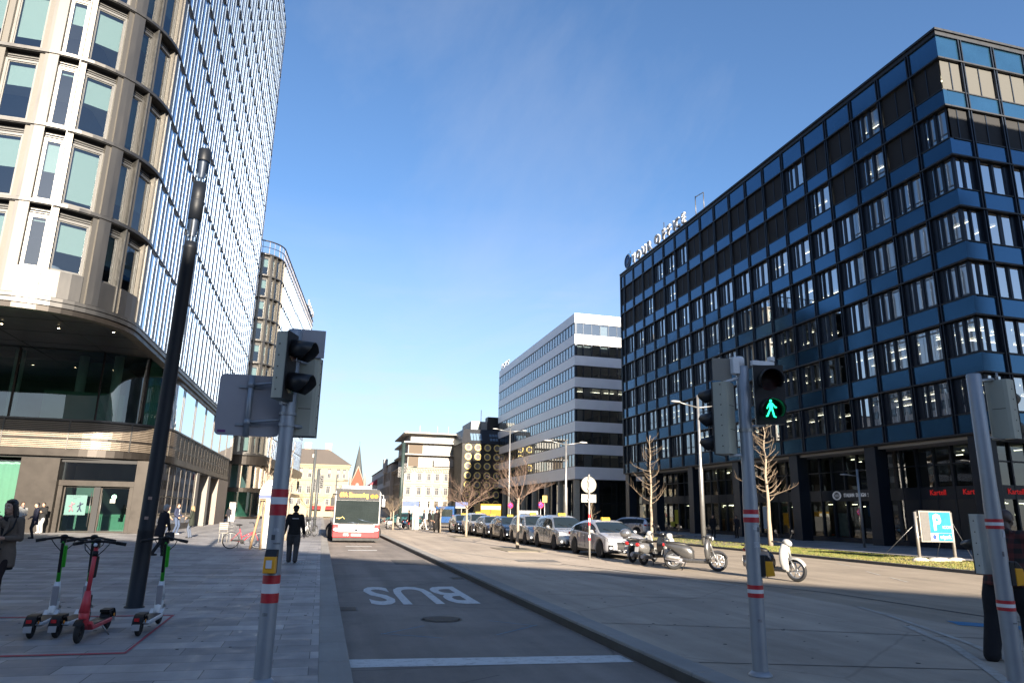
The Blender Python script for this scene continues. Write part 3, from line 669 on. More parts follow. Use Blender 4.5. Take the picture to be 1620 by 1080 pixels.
for f, U, side in ((FL, us, 'l'), (FR, UR, 'r')):
    for r in range(7):
        zt = DTOP-2.05-PIT*r-.06; zb = zt-1.95
        for k in range(len(U)-1):
            u0, u1 = U[k]+(.15 if k else .06), U[k+1]-.15
            if u1-u0 < .5: continue
            if side == 'l': kd = 'screen' if r < 2 and rnd.random() < scr0[r] else ('pane' if r < 5 else rnd.choice(['pane', 'wide']))
            else: kd = 'blind' if r == 0 else ('screen' if r == 1 else rnd.choice(['pane', 'wide', 'wide']))
            near = (side == 'l' and k < 11) or (side == 'r' and k < 3); mb = MB() if near else rest
            dwin(mb, f, u0, u1, zb, zt, kd, rnd)
            if near: PD(mb, 'window', DM)
o = PD(rest, 'window', DM); o['kind'] = 'stuff'
mul = MB()
for f, U, Lf in ((FL, us, DF-DY), (FR, UR, UR[-1])):
    for r in range(8):
        sp, led = MB(), MB()
        zt = DTOP-.12 if r == 0 else DTOP-2.05-PIT*r+1.19
        zb = DTOP-2.0 if r == 0 else DTOP-2.05-PIT*r+.03
        if r == 7: zb = DBOT
        for k in range(len(U)-1): f.box(sp, U[k]+(.16 if k else (0 if f is FL else .31)), U[k+1]-.16, zb+.05, zt-.05, -.3, rnd.uniform(-.012, .004), 0)
        ext = .14
        f.box(led, -ext if f is FL else .32, Lf, zb-.05, zb+.045, -.3, ext, 0); f.box(led, 0 if f is FL else .32, Lf, zt-.045, zt+.02, -.3, .05, 0)
        if r == 0: f.box(led, -.2 if f is FL else .52, Lf, DTOP-.12, DTOP+.03, -.5, .2, 0)
        PD(sp, 'spandrel', M_dk); PD(led, 'ledge', M_dkl)
    for u in U[1:]:
        for q in (-.13, .06): f.box(mul, u+q, u+q+.07, DBOT+.05, DTOP-.12, -.3, .09, 0)
        f.box(mul, u-.06, u+.06, DBOT+.05, DTOP-.12, -.3, -.14, 0)
PD(mul, 'mullion', M_dkf)
ins = MB(); 
for r in range(8):
    z = DTOP-2.0-PIT*r if r else DTOP-1.9
    ins.box(DX+.33, DX+14, DY+.33, DF-.3, z-.25, z-.02, 0)
    ins.box(DX+14, DX+38, DY+.33, DY+12, z-.25, z-.02, 0)
ins.box(DX+6.5, DX+6.7, DY+6.5, DF, DBOT, DTOP-1, 1); ins.box(DX+6.5, DX+38, DY+6.5, DY+6.7, DBOT, DTOP-1, 1)
ins.box(DX+.3, DX+38, DF-.2, DF, DBOT, DTOP, 1); ins.box(DX+38, DX+38.2, DY, DY+14, DBOT, DTOP, 1)
PD(ins, 'interior', [M_slab, mat('office_wall', (.10, .095, .085), .85, var=.3, scale=.5)])
tb = MB()
for r in range(7):
    z = DTOP-2.35-PIT*r
    for (a, b, p) in ((DY+1, DF-2, .42 if r in (1, 5, 6) else .16),):
        y = a
        while y < b:
            if rnd.random() < p or (r == 0 and y < DY+7) or (r >= 5 and y < DY+9):
                for x in (DX+1.6, DX+3.6): tb.box(x, x+.07, y, y+1.4, z-.03, z, 0)
            y += 1.9
    if r >= 5:
        for x in range(0, 12): tb.box(DX+1+x*1.9, DX+2.3+x*1.9, DY+1.6, DY+1.7, z-.03, z, 0); tb.box(DX+1+x*1.9, DX+2.3+x*1.9, DY+3.6, DY+3.7, z-.03, z, 0)
PD(tb, 'ceiling_lights', M_tube)
rf = MB(); rf.box(DX-.1, DX+38, DY-.1, DF+.1, DTOP-.4, DTOP-.1); PD(rf, 'roof', M_dkl); rf = MB(); rf.box(DX+.05, DX+38, DY+.05, DF, DBOT-.1, DBOT+.04); PD(rf, 'soffit', M_dkl)
# ground floor
for y in [30.0+7.85*k for k in range(6)]+[76.2]:
    c = MB(); c.box(DX+.05, DX+.95, y, y+.95, 0, DBOT-.1); PD(c, 'column', M_dkf, bevel=.02)
for x in (42, 50, 58): c = MB(); c.box(x, x+.9, DY+.1, DY+1, 0, DBOT-.1); PD(c, 'column', M_dkf, bevel=.02)
SX = DX+2.0; FS = Fac((SX, DY+2, 0), (0, 1, 0), (-1, 0, 0)); FS2 = Fac((SX, DY+2, 0), (1, 0, 0), (0, -1, 0)); LS = DF-DY-2.3
fr = MB()
for f, Lf in ((FS, LS), (FS2, 35)):
    k = 0
    while k*1.31 < Lf: f.box(fr, k*1.31, k*1.31+(.10 if k % 2 else .16), .1, DBOT, -.2, .03, 0); k += 1
    f.box(fr, 0, Lf, .1, .42, -.25, .02, 0); f.box(fr, 0, Lf, 2.95, 3.72, -.2, .01, 0); f.box(fr, 0, Lf, 5.0, 5.08, -.15, .0, 0)
PD(fr, 'shopfront_frame', M_dkf)
g_ = MB(); FS.quad(g_, 0, LS, .4, DBOT, -.1, 0); FS2.quad(g_, 0, 35, .4, DBOT, -.1, 0)
PD(g_, 'shopfront_glass', glass('shop_glass_dark', (.42, .50, .48), .07, .012, wobble=.05))
si = MB(); si.box(SX+7, SX+7.2, DY+2, DF, .1, DBOT, 0); si.box(SX, SX+36, DY+9, DY+9.2, .1, DBOT, 0); si.box(SX+.4, SX+7, DY+2.3, DF-.4, 3.3, 3.5, 1); si.box(SX+.3, SX+36, DY+2.3, DF-.4, .02, .12, 2)
for u in (7.9, 15.8, 23.7, 31.5, 39.4): si.box(SX+.25, SX+7, DY+2+u, DY+2.2+u, .1, DBOT, 0)
PD(si, 'interior', [mat('shop_wall', (.07, .065, .06), .8, var=.35, scale=.8), M_slab, mat('shop_floor', (.12, .11, .1), .4, var=.2)])
lt = MB(); rs = random.Random(5)
for _ in range(110):
    y = DY+2.6+rs.random()*(LS-2); x = SX+.8+rs.random()*4; z = rs.choice([2.75, 2.75, 5.9, 2.6]); lt.box(x, x+.05, y, y+rs.choice([.12, .5, .9]), z, z+.035, 0)
for y in (31.9, 32.3, 32.8): lt.box(SX+2, SX+2.05, y, y+.2, 2.1, 2.13)
PD(lt, 'shop_lights', M_tube)
ds = MB()
pal = 6
for _ in range(90):
    y = DY+2.6+rs.random()*(LS-3); x = SX+.5+rs.random()*2.2; h = rs.uniform(.3, 1.5); w_ = rs.uniform(.2, .7)
    if 31 < y < 37.3: continue
    ds.box(x, x+w_*.6, y, y+w_, .12, .12+h, rs.randrange(pal))
for y, z, w_, h, c in ((40.0, 1.9, 1.5, .75, 3), (38.4, 2.0, 1.2, .7, 4), (43.6, .5, .9, 1.6, 0)): ds.box(SX+.3, SX+.34, y, y+w_, z, z+h, c)
PD(ds, 'shop_display', [mat('disp%d' % i, c, .6, var=.3, scale=3) for i, c in enumerate(((.55, .54, .5), (.1, .3, .27), (.35, .18, .08), (.05, .14, .4), (.3, .28, .22), (.5, .12, .05)))])
bp = MB(); FS.box(bp, .2, 6.6, .42, 2.95, -.04, .005, 0); PD(bp, 'dark_panel', mat('dark_hoarding', (.016, .018, .022), .5, var=.15))
# shop lettering and posters
def shoptext(s, y, z, size, m, nm='lettering', sx=1): return text(s, nm, size, m, DO, M.Translation(doff) @ frame_mtx((SX-.03, y, z), (0, -1, 0), (-1, 0, 0)), .012, .004, 'CENTER', sx)
M_let = mat('pale_lettering', (.62, .63, .66), .5, var=0, emit=.04, ecol=(.7, .75, .85)); M_rlet = mat('red_lettering', (.34, .012, .012), .5, var=0, emit=.06, ecol=(1, .03, .03))
shoptext('ITALIAN  DESIGN  STORE', 41.75, 3.34, .36, M_let, sx=.78)
em = MB(); em.torus((SX-.04, 44.05, 3.34), (1, 0, 0), .40, .035, 24, 6); em.torus((SX-.04, 44.05, 3.34), (1, 0, 0), .31, .015, 24, 6)
for q in (-.1, .0, .1): em.box(SX-.05, SX-.03, 44.05-.2, 44.05+.2, 3.34+q-.02, 3.34+q+.02)
for v in range(len(em.v)):
    x, y, z = em.v[v]; em.v[v] = (x, y, 3.34+(z-3.34)*.72)
PD(em, 'shop_emblem', M_let)
for y in (35.2, 32.85): shoptext('Kartell', y, 3.36, .44, M_rlet)
text('Kartell', 'lettering', .44, M_rlet, DO, M.Translation(doff) @ frame_mtx((SX+1.35, DY+2-.03, 3.36), (1, 0, 0), (0, -1, 0)), .012, .004)
for y, w_, z0, z1, m in ((52.5, .7, .8, 2.6, mat('white_poster', (.62, .63, .64), .6, var=.2, scale=9)), (71.6, .9, 1.0, 2.0, MATS['white_poster']), (68.2, .7, .9, 2.3, mat('yellow_poster', (.6, .5, .03), .6, var=.2)), (69.0, .9, .6, 1.1, MATS['yellow_poster'])):
    b = MB(); b.box(SX-.06, SX-.04, y, y+w_, z0, z1); 
    PD(b, 'window_poster', m)
# rooftop sign: round blue emblem, the letters and their posts
RS = thing('rooftop_sign', 'white rooftop letters YOUR OFFICE with round blue emblem on the dark block', 'sign', (DX+.15, 66, DTOP))
def rsx(y): return V((0, y-66, 0))
d = MB(); d.lathe([(.001, -.08), (.95, -.08), (1.0, 0), (.95, .08), (.001, .08)], 28, rsx(75.3)+V((0, 0, 1.15)), (1, 0, 0)); d.build('emblem_disc', mat('sign_blue', (.02, .12, .35), .4, var=.1), RS)
e = MB(); e.torus(rsx(75.3)+V((-.1, 0, 1.15)), (1, 0, 0), .8, .07, 24, 6); e.torus(rsx(75.3)+V((-.1, 0, 1.15)), (1, 0, 0), .4, .07, 20, 6, 0, .5, 5.0); e.build('emblem_mark', M_silw, RS)
M_sgn = mat('sign_white', (.62, .62, .62), .5, var=.03)
y = 73.6
for ch in 'YOUR OFFICE':
    if ch != ' ': text(ch, 'letter', 1.55, M_sgn, RS, frame_mtx(rsx(y)+V((-.05, 0, .88)), (0, -1, 0), (-1, 0, 0)), .13, .02)
    y -= .93*{'I': .8, ' ': .7, 'Y': 1.4, 'O': 1.72, 'U': 1.55, 'F': 1.3}.get(ch, 1.45)
s = MB()
for yy in (75.3, 66.2, 59.2): s.tube([rsx(yy)+V((.3, 0, -.1)), rsx(yy)+V((.3, 0, 2.6))], .05, 6)
s.tube([rsx(76)+V((.15, 0, .15)), rsx(58.5)+V((.15, 0, .15))], .05, 6); s.build('support_frame', M_sil, RS)
am = MB(); am.tube([rsx(59.2)+V((.3, 0, 2.5)), rsx(57.6)+V((.3, 0, 2.3)), rsx(57.6)+V((.3, 0, 0))], .05, 6); am.build('support_frame', M_sil, RS)

# ================================================================ white banded office
WX, WY, WF, WT, WB = 34.3, 94.4, 141.4, 30.9, 6.5
WO = thing('white_banded_office', 'white and grey office building with long ribbon windows beyond the dark block', 'building', (WX, WY, 0)); woff = -WO.location
PW = lambda mb, nm, ms, **k: mb.build(nm, ms, WO, woff, **k)
M_wband = mat('white_metal_band', (.80, .80, .81), .34, metal=.0, var=.05, scale=.6, rvar=.2)
M_wgl = glass('ribbon_glass', (.50, .58, .62), .24, .02)
GL = Fac((WX, WY, 0), (0, 1, 0), (-1, 0, 0)); GR = Fac((WX, WY, 0), (1, 0, 0), (0, -1, 0))
pw = 3.24; LWl, LWr = WF-WY, 42
for f, Lf in ((GL, LWl), (GR, LWr)):
    bd = MB()
    for r in range(8):
        zt = WT-pw*r; zb = zt-1.46 if r < 7 else WB
        k = 0
        while k*5.4 < Lf:
            f.box(bd, k*5.4+(.51 if f is GR and k == 0 else 0), min(Lf, k*5.4+5.388), zb, zt, -.5, 0, 0); k += 1
        f.box(bd, 0 if f is GL else .51, Lf, zb-.05, zb, -.5, .06, 1)
    PW(bd, 'metal_band', [M_wband, M_dkl])
    for r in range(7):
        zt = WT-pw*r-1.51; zb = WT-pw*(r+1); wn = MB(); n = int(Lf/1.32)
        for k in range(n+1):
            u = Lf*k/n; f.box(wn, max(0 if f is GL else .32, u-.05), max(min(Lf, u+.05), .1 if f is GL else .36), zb, zt, -.3, -.015, 0)
            if k < n:
                if f is GL: f.box(wn, u+.05, u+.40, zb, zt, -.3, -.03, 0)
                f.quad(wn, u+(.40 if f is GL else (.05 if k else .36)), u+Lf/n-.05, zb, zt, -.04, 1)
                if rnd.random() < (.55 if f is GL else .3): f.quad(wn, u+.06, u+Lf/n-.06, zb+(zt-zb)*rnd.choice([0, 0, .3, .5]), zt, -.4, 2)
        f.box(wn, 0 if f is GL else .32, Lf, zb, zb+.08, -.3, -.005, 0)
        PW(wn, 'ribbon_window', [M_dkf, M_wgl, mat('grey_blind', (.42, .42, .40), .8, var=.08)])
ii = MB()
for r in range(8): z = WT-pw*r-1.2; ii.box(WX+.5, WX+8, WY+.5, WF-.2, z-.15, z, 0); ii.box(WX+8, WX+42, WY+.5, WY+8, z-.15, z, 0)
ii.box(WX+6, WX+6.2, WY+6, WF, 0, WT-.5, 1); ii.box(WX+6, WX+42, WY+6, WY+6.2, 0, WT-.5, 1); ii.box(WX+.4, WX+42, WF-.2, WF, 0, WT-.2, 1)
PW(ii, 'interior', [M_slab, M_room])
tw = MB()
for k in range(7): tw.box(WX+1+k*2.3, WX+2.6+k*2.3, WY+2.5, WY+2.6, WT-pw*3-1.7, WT-pw*3-1.66)
for k in range(3): tw.box(WX+5+k*1.9, WX+6.4+k*1.9, WY+2.5, WY+2.6, WB+1.6, WB+1.64)
PW(tw, 'ceiling_lights', M_tube)
rf = MB(); rf.box(WX+.1, WX+42, WY+.1, WF, WT-.5, WT-.02, 0); rf.box(WX+6, WX+30, WY+4, WY+34, WT-.02, WT+1.1, 1)
PW(rf, 'roof', [M_dkl, mat('plant_room_white', (.4, .4, .39), .6, var=.06)])
for k in range(14): cl = MB(); y = WY+.3+k*3.45; cl.box(WX+.1, WX+.8, y, y+.75, 0, WB, 0); PW(cl, 'column', mat('tan_stone_column', (.42, .37, .29), .7, var=.12) if k % 2 == 0 else M_dkf)
for k in range(8): cl = MB(); x = WX+3+k*5; cl.box(x, x+.7, WY+.1, WY+.8, 0, WB, 0); PW(cl, 'column', M_dkf)
gg = MB(); g1 = Fac((WX+2.2, WY+2.2, 0), (0, 1, 0), (-1, 0, 0)); g2_ = Fac((WX+2.2, WY+2.2, 0), (1, 0, 0), (0, -1, 0)); g1.quad(gg, 0, LWl-2.4, 0, WB, 0); g2_.quad(gg, 0, 38, 0, WB, 0); PW(gg, 'shopfront_glass', MATS['shop_glass_dark'])
gm = MB()
for k in range(28): g1.box(gm, k*1.65, k*1.65+.1, 0, WB, -.1, .05, 0); g2_.box(gm, k*1.4, k*1.4+.08, 0, WB, -.1, .05, 0)
g1.box(gm, 0, LWl-2.4, 3.2, 3.35, -.1, .05, 0); g2_.box(gm, 0, 38, 3.2, 3.35, -.1, .05, 0); PW(gm, 'shopfront_frame', M_dkf)
gb = MB()
for k in range(20):
    y = WY+3+rnd.random()*38; gb.box(WX+3, WX+3.4, y, y+.8, 0, rnd.uniform(2, 6), 0)
PW(gb, 'shop_display', mat('warm_panel', (.50, .40, .18), .7, var=.3))
sf2 = MB(); sf2.box(WX+.2, WX+42, WY+.2, WF, WB-.1, WB+.05, 0); PW(sf2, 'soffit', M_dkl)
SS = thing('rooftop_sign', 'tiny rooftop sign of dark strokes at the far end of the white banded office', 'sign', (WX+.3, WF-3, WT))
for k in range(6):
    l = MB(); o_ = V((0, 2.5-k*1.15, .1)); l.box(0, .12, o_.y, o_.y+.2, .15, 1.35); l.box(0, .12, o_.y-.6, o_.y, .15+.4*(k % 3), .42+.4*(k % 3)); l.build('sign_stroke', M_sil if k else mat('sign_dark', (.05, .05, .06), .5, var=.1), SS)
l = MB(); l.tube([(0.2, 3, .05), (.2, -4.3, .05)], .05, 6); l.build('support_rail', M_sil, SS)

# ================================================================ block with yellow ring windows
RO = thing('ring_window_building', 'dark building with rows of round yellow framed windows and a mansard roof', 'building', (34, 140, 0)); roff = -RO.location
PR = lambda mb, nm, ms, **k: mb.build(nm, ms, RO, roff, **k)
b = MB(); b.box(26.6, 48, 140, 160, 0, 15.3); PR(b, 'wall', mat('charcoal_render', (.022, .02, .02), .75, var=.2, scale=.5))
m = MB(); m.prism([(26.4, 139.8, 15.3), (26.4, 160, 15.3), (28.3, 157, 18.4), (28.3, 142.6, 18.4)], (.001, 0, 0)); m.v = []; m.f = []; m.mi = []; m.sm = []
A_ = [(26.4, 139.8, 15.3), (48.2, 139.8, 15.3), (48.2, 160, 15.3), (26.4, 160, 15.3)]; B_ = [(27.2, 142.2, 18.4), (47, 142.2, 18.4), (47, 158, 18.4), (27.2, 158, 18.4)]
for i in range(4): m.poly([A_[i], A_[(i+1) % 4], B_[(i+1) % 4], B_[i]])
m.poly(B_); PR(m, 'roof', mat('dark_roof_metal', (.035, .036, .04), .45, metal=.3, var=.15))
for x0, n in ((28.4, 4), (32.4, 3), (36.5, 4)):
    for k in range(n):
        for h in ((0, .9) if x0 == 32.4 else (0,)):
            s = MB(); z0 = 15.9+h; hh = 1.5 if x0 != 32.4 else .6; y0 = 139.8+(z0-15.3)*.774-.08
            s.obox((x0+k*.62, y0, z0), (.5, 0, 0), (0, hh*.774, hh), (0, -.06, .05)); PR(s, 'skylight', mat('skylight_glass', (.12, .18, .25), .1, var=.05, spec=.8))
ph = MB(); ph.box(29.5, 37, 146, 156, 18.4, 20.6, 0); ph.box(33, 36, 145.5, 148, 18.4, 21.6, 1); ph.box(30, 31, 145.7, 146.2, 18.4, 20, 2); ph.tube([(31.5, 145.5, 18.4), (31.5, 145.5, 23)], .06, 5, 1); ph.box(36, 42, 143.2, 143.4, 18.4, 19.8, 2); PR(ph, 'penthouse', [mat('pent_white', (.35, .345, .32), .6, var=.1), M_dkl, mat('pent_glass', (.3, .36, .38), .15, var=.1)])
M_yel = mat('ring_yellow', (.72, .56, .20), .55, var=.08)
for r in range(8):
    for c in range(8):
        x, z = 27.86+2.0*c, 14.47-1.87*r
        w_ = MB(); w_.lathe([(.50, 0), (.50, .14), (.56, .17), (.70, .17), (.72, .13), (.72, 0)], 24, (x, 140, z), (0, -1, 0), 0); fr_ = PR(w_, 'window', M_yel)
        p = MB(); p.lathe([(.001, .02), (.52, .02)], 24, (x, 140, z), (0, -1, 0), caps=False); p.box(x-.02, x+.02, 139.95, 139.975, z-.5, z+.5, 1)
        po_ = p.build('pane', [mat('ring_pane', (.12, .11, .12), .12, var=.3, scale=.6, spec=.7), M_dkl], fr_)

# ================================================================ corner apartment house with modern top storeys
AO = thing('corner_apartment_house', 'cream old corner house with three modern white terrace storeys on top', 'building', (16.2, 150, 0)); aoff = -AO.location
PA = lambda mb, nm, ms, **k: mb.build(nm, ms, AO, aoff, **k)
M_cr = mat('cream_render', (.26, .235, .20), .85, var=.1, scale=.5, bump=.1); M_crw = mat('white_render', (.31, .30, .285), .75, var=.05, scale=.5); M_stn = mat('grey_stone_base', (.42, .40, .37), .85, var=.15, scale=.6)
M_hgl = mat('house_window', (.05, .055, .065), .12, var=.3, scale=.4, spec=.7); M_hfr = mat('window_white', (.24, .23, .215), .6, var=.05)
AF = Fac((16.2, 150, 0), (1, 0, 0), (0, -1, 0)); AL = Fac((16.2, 150, 0), (0, 1, 0), (-1, 0, 0)); W_ = 12.7
b = MB(); b.box(16.2, 28.9, 150, 172, 0, 10.7, 0); b.box(16.19, 28.91, 149.99, 172, 0, 4.2, 1)
PA(b, 'wall', [M_cr, M_stn])
cn = MB()
for f, Lf in ((AF, W_), (Fac((16.2, 150.62, .006), (0, 1, 0), (-1, 0, 0)), 22)):
    f.box(cn, -.5, Lf, 10.55, 10.8, -.3, .55, 0); f.box(cn, -.25, Lf, 10.25, 10.55, -.3, .3, 0); f.box(cn, -.1, Lf, 7.2, 7.38, -.2, .16, 0); f.box(cn, -.1, Lf, 4.2, 4.42, -.2, .2, 0)
    k = .2
    while k < Lf: f.box(cn, k, k+.2, 9.95, 10.25, 0, .28, 0); k += .55
PA(cn, 'cornice', M_cr)
def hwin(f, u, z0, w_, h, P, orn=True, arch=False, fm=None):
    mb = MB(); f.ring(mb, u-w_/2-.14, u+w_/2+.14, z0-.1, z0+h+.16, .16, -.1, .10, 0)
    if orn: f.box(mb, u-w_/2-.3, u+w_/2+.3, z0+h+.3, z0+h+.46, 0, .24, 0); f.box(mb, u-w_/2-.22, u+w_/2+.22, z0-.22, z0-.1, 0, .2, 0)
    if arch: mb.lathe([(w_/2-.02, 0), (w_/2+.14, 0), (w_/2+.14, .1), (w_/2-.02, .1)], 16, f.p(u, z0+h, 0), f.n, 0)
    o = P(mb, 'window', fm or M_cr); g = MB(); f.quad(g, u-w_/2, u+w_/2, z0, z0+h, .01, 0)
    for q in (-.025,): f.box(g, u+q, u-q, z0, z0+h, .01, .05, 1)
    f.box(g, u-w_/2, u+w_/2, z0+h*.66, z0+h*.66+.06, .01, .05, 1)
    f.ring(g, u-w_/2, u+w_/2, z0, z0+h, .06, .0, .06, 1)
    p = g.build('pane', [M_hgl, M_hfr], o)
for u in (1.0, 3.3, 5.3, 7.1, 9.0, 11.2):
    hwin(AF, u, 8.0, .75, 1.4, PA); hwin(AF, u, 5.0, .8, 1.5, PA); hwin(AF, u, 2.4, .8, 1.3, PA, False)
for v in (2, 5, 8, 11, 14, 17, 20): hwin(AL, v, 8.0, .9, 1.4, PA); hwin(AL, v, 5.0, .9, 1.5, PA)
sh = MB(); AF.box(sh, .6, 12.2, .2, 2.0, -.05, .03, 0); AF.box(sh, .4, 12.4, 2.0, 2.3, 0, .25, 1); PA(sh, 'shopfront', [mat('pale_shop_glass', (.25, .32, .36), .2, var=.3), M_crw])
tp = MB()
for i, (z0, z1, ins_) in enumerate(((10.8, 13.2, .9), (13.4, 15.8, .9), (16.1, 17.9, 1.4))):
    tp.box(16.2-.2+ins_, 28.9, 150+ins_, 171, z0, z1, 0)
for z0, z1, e in ((13.25, 13.5, .3), (15.8, 16.1, .35), (17.8, 18.05, .4)): tp.box(16.2-e, 29.0, 150-e, 171, z0, z1, 0)
tp.box(16.2-.4, 16.2-.3, 150-.4, 160, 13.5, 14.3, 0); tp.box(22.4, 28.95, 149.7, 149.8, 11.0, 12.6, 0); tp.box(28.75, 29.05, 149.6, 171, 0, 18, 0)
PA(tp, 'terrace_storey', M_crw)
tg = Fac((17.0, 150.85, 0), (1, 0, 0), (0, -1, 0))
for z0, z1, spans in ((10.9, 12.9, ((3.9, 4.8), (5.0, 5.8), (6.1, 7.8), (9, 9.6))), (13.6, 15.5, ((4, 4.8), (5, 5.6), (5.7, 6.5), (6.6, 7.4), (7.5, 8.2), (8.3, 9), (9.6, 10.4), (10.4, 11.2), (11.6, 12.4)))):
    for a, c in spans:
        g = MB(); tg.ring(g, a-.5, c-.5, z0, z1, .09, 0, .06, 0); tg.quad(g, a-.5, c-.5, z0, z1, .02, 1); PA(g, 'terrace_window', [M_hfr, mat('terrace_glass', (.22, .25, .25), .15, var=.4, scale=.8)])
for a, c in ((7.0, 10.0),): g = MB(); Fac((16, 151.3, 0), (1, 0, 0), (0, -1, 0)).quad(g, a, c, 16.3, 17.7, .02, 0); PA(g, 'terrace_window', MATS['terrace_glass'])
brn = MB(); brn.box(17.05, 19.2, 150.8, 150.88, 10.9, 13.1, 0); brn.box(17.05, 20, 150.8, 150.88, 13.6, 15.6, 0); PA(brn, 'timber_screen', mat('brown_timber', (.09, .068, .05), .8, var=.15))
ch = MB()
for k in range(14): x = 17+k*.85; ch.box(x, x+rnd.uniform(.2, .6), 158, 158.6, 18.1, 18.5+rnd.random()*.6, 0)
for x in (20, 24, 26.5): ch.tube([(x, 157, 18.1), (x, 157, 20.4)], .04, 5, 0)
PA(ch, 'roof_vent', M_stn)
# the receding side street houses
SH = thing('side_street_house', 'grey old town house receding behind the cream corner house', 'building', (15, 172.5, 0)); so_ = -SH.location
b = MB(); b.box(15.4, 30, 172.5, 240, 0, 12.6); w0 = b.build('wall', mat('grey_render', (.40, .38, .36), .85, var=.12, scale=.4), SH, so_)
fs = Fac((15.4, 172.5, 0), (0, 1, 0), (-1, 0, 0)); PS = lambda mb, nm, ms, **k: mb.build(nm, ms, SH, so_, **k)
for k in range(16):
    for z in (2, 5.4, 8.8): hwin(fs, 2+k*4, z, 1.3, 1.9, PS, False)
r = MB(); r.prism([(15, 172.4, 12.6), (22.5, 172.4, 17), (30, 172.4, 12.6)], (0, 68, 0)); PS(r, 'roof', mat('slate_roof', (.09, .085, .085), .8, var=.2))
r = MB(); r.box(14.9, 15.4, 186, 188, 8, 13); r.box(14.4, 15.4, 182, 185, 11, 14.4); PS(r, 'oriel', MATS['grey_render'])

# ================================================================ cream palace-like house, church spire, low roofs behind
KO = thing('cream_stucco_house', 'cream stucco house with arched windows and dark hipped roof behind the bus', 'building', (-2, 165, 0)); koff = -KO.location
PK = lambda mb, nm, ms, **k: mb.build(nm, ms, KO, koff, **k)
M_stu = mat('cream_stucco', (.27, .225, .155), .85, var=.08, scale=.5)
b = MB(); b.box(-14, 5.2, 165, 190, 0, 11.2); PK(b, 'wall', M_stu)
KF = Fac((-14, 165, 0), (1, 0, 0), (0, -1, 0)); KS = Fac((5.2, 165, 0), (0, 1, 0), (1, 0, 0)); c = MB()
for f, Lf in ((KF, 19.2), (KS, 25)):
    f.box(c, -.2, Lf+.4, 11.2, 11.5, -.3, .5, 0); f.box(c, -.1, Lf+.2, 10.9, 11.2, -.3, .3, 0); f.box(c, 0, Lf, 7.9, 8.1, -.1, .15, 0); f.box(c, 0, Lf, 4.2, 4.5, -.1, .2, 0); f.box(c, 0, Lf, 0, 1.2, -.1, .08, 0)
    k = .1
    while k < Lf: f.box(c, k, k+.18, 10.6, 10.9, 0, .26, 0); k += .5
PK(c, 'cornice', M_stu)
for x in (-12.4, -10, -7.5, -5.1, -3.2, -1.2, 1.0, 3.0, 4.3):
    u = x+14; nar = .55 if x > 2.5 else .75
    hwin(KF, u, 8.5, nar, 1.35, PK, False, True); hwin(KF, u, 5.1, nar+.1, 1.55, PK, True, x > 2.5); 
    w2 = MB(); KF.box(w2, u-.35, u+.35, 10.2, 10.5, -.02, .02); PK(w2, 'attic_window', M_hgl)
    hwin(KF, u, 2.6, nar, 1.2, PK, False)
for v in (2, 6, 10, 14): hwin(KS, v, 8.5, .8, 1.4, PK, False); hwin(KS, v, 5.1, .8, 1.5, PK)
for x in (-1.3, 1.9):
    a = MB(); a.prism([(x-1.1, 165, 2.35), (x-1.1, 163.8, 1.75), (x-1.1, 163.8, 1.55), (x-1.1, 165, 1.55)], (2.2, 0, 0)); PK(a, 'awning', mat('red_awning', (.2, .02, .022), .8, var=.1))
    d_ = MB(); KF.quad(d_, x+14-.9, x+14+.9, .1, 1.55, .06); PK(d_, 'shop_door', mat('brown_door', (.16, .09, .05), .5, var=.2))
wb = MB(); KF.box(wb, 16.1, 19, 1.4, 4.3, .03, .2); PK(wb, 'white_banner', M_crw)
r = MB(); E0 = [(-14.6, 164.4, 11.5), (5.8, 164.4, 11.5), (5.8, 190, 11.5), (-14.6, 190, 11.5)]; R0 = [(-10, 172, 15.4), (.6, 172, 15.4), (.6, 182, 15.4), (-10, 182, 15.4)]
for i in range(4): r.poly([E0[i], E0[(i+1) % 4], R0[(i+1) % 4], R0[i]])
r.poly(R0); PK(r, 'roof', mat('brown_roof_tiles', (.10, .085, .075), .85, var=.15, scale=3))
for x in (-5, -.3): q = MB(); q.box(x, x+1.4, 172, 173, 14.8, 16.7); q.box(x-.1, x+1.5, 171.9, 173.1, 16.5, 16.8); PK(q, 'chimney', mat('chimney_render', (.5, .42, .36), .9, var=.15))
q = MB(); q.box(-3.0, -2.4, 167.6, 168.4, 13, 13.9); PK(q, 'dormer', M_stn)

CO = thing('church_tower', 'red brick church tower with dark pointed spire far down the street', 'church', (11.6, 262, 0)); coff = -CO.location
PC = lambda mb, nm, ms, **k: mb.build(nm, ms, CO, coff, **k)
M_brk = mat('red_brick', (.15, .05, .028), .85, var=.15, scale=2); M_trim = mat('pale_trim', (.25, .21, .17), .85, var=.06)
b = MB(); b.box(9.3, 13.9, 260, 264.6, 0, 10.5, 0); PC(b, 'wall', M_brk)
g = MB(); g.prism([(9.3, 259.9, 10.5), (13.9, 259.9, 10.5), (11.6, 259.9, 16.6)], (0, 4.8, 0)); PC(g, 'gable', M_brk)
tr_ = MB()
for s_ in (-1, 1): tr_.tube([(11.6+s_*2.45, 259.8, 10.3), (11.6, 259.8, 16.9)], .22, 4); tr_.tube([(11.6+s_*2.4, 259.8, 0), (11.6+s_*2.4, 259.8, 11.2)], .3, 4)
PC(tr_, 'trim', M_trim)
for x in (9.1, 14.1): p = MB(); p.lathe([(.42, 0), (.42, 2.6), (.01, 4.6)], 6, (x, 260, 10)); PC(p, 'pinnacle', M_trim)
